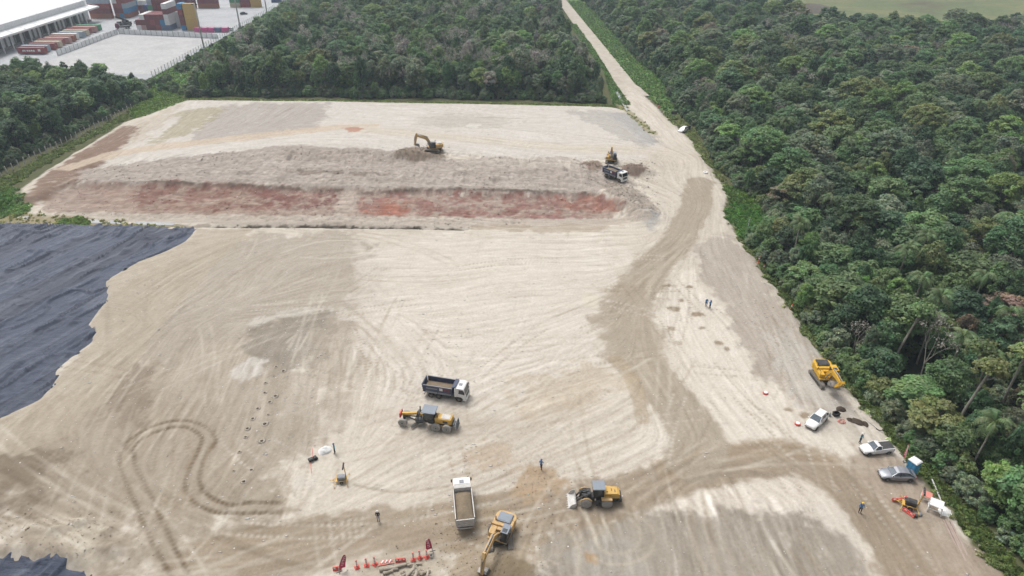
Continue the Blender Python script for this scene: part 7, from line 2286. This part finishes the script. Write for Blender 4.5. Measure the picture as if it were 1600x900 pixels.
# stack beyond the end of the warehouse
for j, c in enumerate(['rust', 'darkred', 'red', 'grey']):
    container(-233.5, 413, j, c, f'{WORD.get(c, c)} container, {ORD[j]} tier of the stack at the warehouse end')
for i in range(3):
    for j, c in enumerate((['rust', 'darkred', 'red', 'white'], ['blue', 'darkred', 'red', 'red'], ['rust', 'blue', 'grey', 'red'])[i]):
        container(-224.6 + i * 2.56, 419, j, c, f'{WORD.get(c, c)} container, {ORD[j]} tier, {NUM[i]} end-on column beyond the warehouse', along='y')
for j, c in enumerate(['darkred', 'darkred', 'white']):
    container(-211, 425, j, c, f'{WORD.get(c, c)} container, {ORD[j]} tier of the broadside stack beyond the middle block')
for j, c in enumerate(['rust', 'purple', 'purple']):
    container(-200, 448, j, c, f'{WORD.get(c, c)} container, {ORD[j]} tier of the far purple stack')
    container(-186, 448, j, ['rust', 'darkred', 'purple'][j], f'{WORD.get(["rust", "darkred", "purple"][j], ["rust", "darkred", "purple"][j])} container, {ORD[j]} tier beside the far purple stack')
for i, colm in enumerate((['beige', 'green', 'green'], ['red', 'darkred', 'slate'], ['yellow', 'yellow', 'yellow'])):
    for j, c in enumerate(colm):
        container(-185 + 14.0 + i * 6.4, 452, j, c, f'{WORD.get(c, c)} container, {ORD[j]} tier of the {NUM[i]} far short stack', 6.06)
for k, c in enumerate(['navy', 'white', 'palepink', 'red']):
    container(-151 + k * 0.0 + (k % 2) * 6.3, 470 + k * 5, 0, c, f'far {WORD.get(c, c)} container standing alone near the last light pole', 6.06)

# warehouse with loading docks
M_wh = paint('warehouse_white', (.76, .77, .78), .5, dirt=.12, dirt_c=(205, 205, 205), scale=.15)
M_roof = paint('warehouse_roof', (.72, .73, .73), .55, dirt=.12, dirt_c=(215, 215, 215), scale=.1)
wh = empty('warehouse', (-236, 340, YZ), 0, 'long white warehouse with metal roof, canopy and loading docks', 'warehouse')
wy0, wy1 = -62.0, 65.0
def wall_fn(b):
    b.box(-70, -.4, wy0, wy1, 0, 10.6)
MB().box(-70, -.4, wy0, wy1, 0, 10.6).build('wall', M_wh, wh)
MB().loft([[(-71, y, 10.65), (.6, y, 10.65), (.6, y, 11.0), (-34, y, 14.2), (-71, y, 12.0)] for y in (wy0 - .8, wy1 + .8)]).build('roof', M_roof, wh)
for k in range(0, 43):
    y = wy0 + 1.5 + k * 3.0
    MB().bar((.55, y, 11.06), (-33.5, y, 14.22), .12, .07).build('roof_rib', M_roof, wh)
cn = MB().loft([[(-.39, y, 7.6), (6.2, y, 6.7), (6.2, y, 7.5), (-.39, y, 8.3)] for y in (wy0 + 18, wy1 + 1.2)]).build('canopy', M_roof, wh)
for k in range(12):
    y = wy0 + 20 + k * 9.4
    MB().bar((.62, y, 10.7), (5.9, y + 4.4, 7.62), .16, .16).build('canopy_brace', M_roof, cn)
for k in range(13):
    y = -28 + k * 7.1
    if y > wy1 - 3: break
    d_ = MB().box(-.395, -.36, y - 1.6, y + 1.6, 1.1, 4.8).build('dock_door', P['dark'] if k % 3 else M_wh, wh)
    MB().box(-.394, .35, y - 2.1, y - 1.61, .9, 5.3).build('dock_buffer', P['steel'], d_)
    MB().box(-.394, .35, y + 1.61, y + 2.1, .9, 5.3).build('dock_buffer', P['steel'], d_)
for k in range(12):
    y = -24.6 + k * 7.1
    if y > wy1: break
    MB().box(4.2, 4.6, y - .2, y + .2, 0, 6.9).build('column', M_wh, wh)
MB().box(-.396, 1.0, -60, 64, 0, .95).build('dock_plinth', P['steel'], wh)

# precast wall round the concrete lot
def panel_wall(pts, label, h=2.4, step=3.0):
    t = empty('precast_wall', (pts[0][0], pts[0][1], YZ), 0, label, 'wall')
    mw = CM['white']
    for a, b_ in zip(pts[:-1], pts[1:]):
        d = Vector((b_[0] - a[0], b_[1] - a[1], 0)); L = d.length; d.normalize()
        n = int(L / step)
        o0 = Vector((a[0] - pts[0][0], a[1] - pts[0][1], 0))
        for k in range(n):
            p, q = o0 + d * (k * L / n + .12), o0 + d * ((k + 1) * L / n - .12)
            MB().bar(p + Vector((0, 0, h / 2)), q + Vector((0, 0, h / 2)), .10, h).build('panel', M_wh, t)
            MB().box(o0.x + d.x * k * L / n - .11, o0.x + d.x * k * L / n + .11, o0.y + d.y * k * L / n - .11, o0.y + d.y * k * L / n + .11, 0, h + .15).build('post', P['steel'], t)
    return t
panel_wall([(-205, 318), (-202.4, 368)], 'pale precast panel wall running past the container row')
panel_wall([(-202.0, 368.2), (-146.5, 356)], 'pale precast panel wall across the back of the concrete lot')
# wire fence on the forest side
t = empty('wire_fence', (-144.6, 279, YZ), 0, 'tall green wire fence between the yard and the wood', 'fence')
M_wire = paint('green_wire', (.16, .24, .24), .6, dirt=.3)
M_post = paint('concrete_post', (.42, .41, .39), .85, dirt=.3)
for k in range(0, 56):
    MB().box(-.07, .07, k * 3.0 - .07, k * 3.0 + .07, 0, 2.6).build('post', M_wire, t)
for z in (.3, .8, 1.3, 1.8, 2.3):
    MB().tube((.09, 0, z), (.09, 165, z), .03, n=5).build('wire', M_wire, t)
MB().box(-.15, .15, -1, 166, -.05, .28).build('kerb', M_post, t)
# light poles
for (x, y), h, lb in (((-144.0, 334), 19.5, 'tall grey light pole at the corner of the concrete lot'), ((-145.5, 388), 21.0, 'tall grey light pole farther along the yard fence'), ((-144.5, 432), 12.0, 'far light pole half hidden behind the wood')):
    t = empty('light_pole', (x - 1.2, y, YZ), 0, lb, 'light pole', 'light poles of the yard')
    MB().tube((0, 0, 0), (0, 0, h), .42, .22, 10).build('pole', M_post, t, True)
    MB().box(-.5, .5, -.5, .5, 0, .5, bev=.1).build('foot', M_post, t)
    for s in (-1, 1):
        MB().box(s * .9 - .35, s * .9 + .35, -.3, .1, h - .35, h + .05).build('lamp_head', P['dark'], t)
    MB().bar((-1.3, 0, h - .15), (1.3, 0, h - .15), .12, .12).build('crossarm', P['steel'], t)
# yard vehicles
def lorry(x, y, rz, label, cabm, rearm, L=7.0):
    t = empty('yard_truck', (x, y, YZ), rz, label, 'truck', 'trucks in the yard')
    for s in (-1, 1):
        for xx in (2.4, -1.6, -2.8): wheel(t, xx, s * .98, .52, .34, side=s)
    part(t, 'chassis', 'dark', lambda b: b.box(-3.5, 3.2, -.45, .45, .8, 1.1))
    c = part(t, 'cab', cabm, lambda b: b.loft([[(xx, yy, z) for xx, z in [(1.6, .7), (1.6, 3.0), (3.2, 3.0), (3.5, 1.9), (3.5, .7)]] for yy in (-1.2, 1.2)]))
    part(c, 'windshield', 'glass', lambda b: pane(b, [(3.5, -1.05, 1.95), (3.5, 1.05, 1.95), (3.22, 1.05, 2.9), (3.22, -1.05, 2.9)], (.03, 0, .01)))
    part(t, 'deck', rearm, lambda b: b.box(-3.6, 1.3, -1.2, 1.2, 1.11, 1.5, bev=.05))
    return t
lorry(-211, 389, R(-75), 'dark yard truck with pale cab near the warehouse corner', 'offwhite', 'dark')
lorry(-206.5, 381.5, R(-150), 'maroon yard tractor beside the precast wall corner', 'maroon', 'dark')
t = empty('container_stacker', (-208.5, 388, YZ), R(-120), 'black container stacker with slanted boom in the yard', 'stacker')
for s in (-1, 1):
    for xx in (2.0, -2.0): wheel(t, xx, s * 1.5, .8, .7, side=s)
part(t, 'body', 'dark', lambda b: (b.box(-3.2, 2.8, -1.2, 1.2, .8, 1.8, bev=.1), b.box(-3.4, -2.2, -1.4, 1.4, .8, 2.2, bev=.1)))
part(t, 'boom', 'black', lambda b: b.bar((-2.4, 0, 2.4), (4.2, 0, 5.6), .8, .9))
part(t, 'cab', 'glass', lambda b: b.box(-1.0, .6, -.7, .7, 1.81, 3.3, bev=.08))
t = empty('parked_car', (-206.5, 398, YZ), R(80), 'white car parked in the yard beyond the stacker', 'car', 'parked cars')
car(t, 4.3, 1.72, 1.5, 'wagon', 'white')
t = empty('parked_car', (-148.5, 377, YZ), R(170), 'white car at the end of the pink box row', 'car', 'parked cars')
car(t, 4.4, 1.75, 1.55, 'wagon', 'white')
t = empty('parked_car', (-157, 425, YZ), R(20), 'dark car standing alone on the far yard', 'car', 'parked cars')
car(t, 4.3, 1.72, 1.5, 'sedan', 'dark')

# ------------------------------------------------------------------ concrete post fence along the wood
fa, fb = G(-60, 306), G(206, 172)
d = Vector((fb.x - fa.x, fb.y - fa.y, 0)); L = d.length; d.normalize()
t = empty('post_fence', (fa.x, fa.y, 0), 0, 'line of pale concrete fence posts along the wood', 'fence')
nF = 34
tops = []
for k in range(nF):
    p = d * (L * k / (nF - 1))
    z = ground_z(fa.x + p.x, fa.y + p.y)
    o = MB().box(-.11, .11, -.11, .11, -.2, 2.0).build('post', P['offwhite'], t)
    o.location = (p.x, p.y, z); o.rotation_euler = (R(random.uniform(-3, 3)), R(random.uniform(-3, 3)), .3)
    tops.append((p.x, p.y, z))
for h in (.6, 1.2, 1.8):
    MB().path([(a, b_ + .13, z + h) for a, b_, z in tops], .012, 4).build('wire', P['steel'], t)

# a far row of end-on stacks closing the yard
rc = random.Random(8)
for i in range(9):
    for j in range(3):
        c = rc.choice(['darkred', 'red', 'blue', 'grey', 'purple', 'rust', 'white'])
        container(-226 + i * 2.58, 446, j, c, f'{WORD.get(c, c)} container, {ORD[j]} tier of the {NUM[i]} column in the far closing row', along='y')

# ------------------------------------------------------------------ thin haze in the air
hm = bpy.data.materials.new('haze_air'); hm.use_nodes = True
hm.node_tree.nodes.clear()
ho = hm.node_tree.nodes.new('ShaderNodeOutputMaterial')
hv = hm.node_tree.nodes.new('ShaderNodeVolumePrincipled')
hv.inputs['Color'].default_value = (.74, .88, 1.0, 1)
hv.inputs['Density'].default_value = .00028
hv.inputs['Anisotropy'].default_value = .2
hm.node_tree.links.new(hv.outputs[0], ho.inputs['Volume'])
hb = MB().box(-6200, 6200, -6200, 6200, -4.0, 74.0)
tag(hb.build('haze', hm), 'thin pale haze over the whole site', 'haze', kind='stuff')
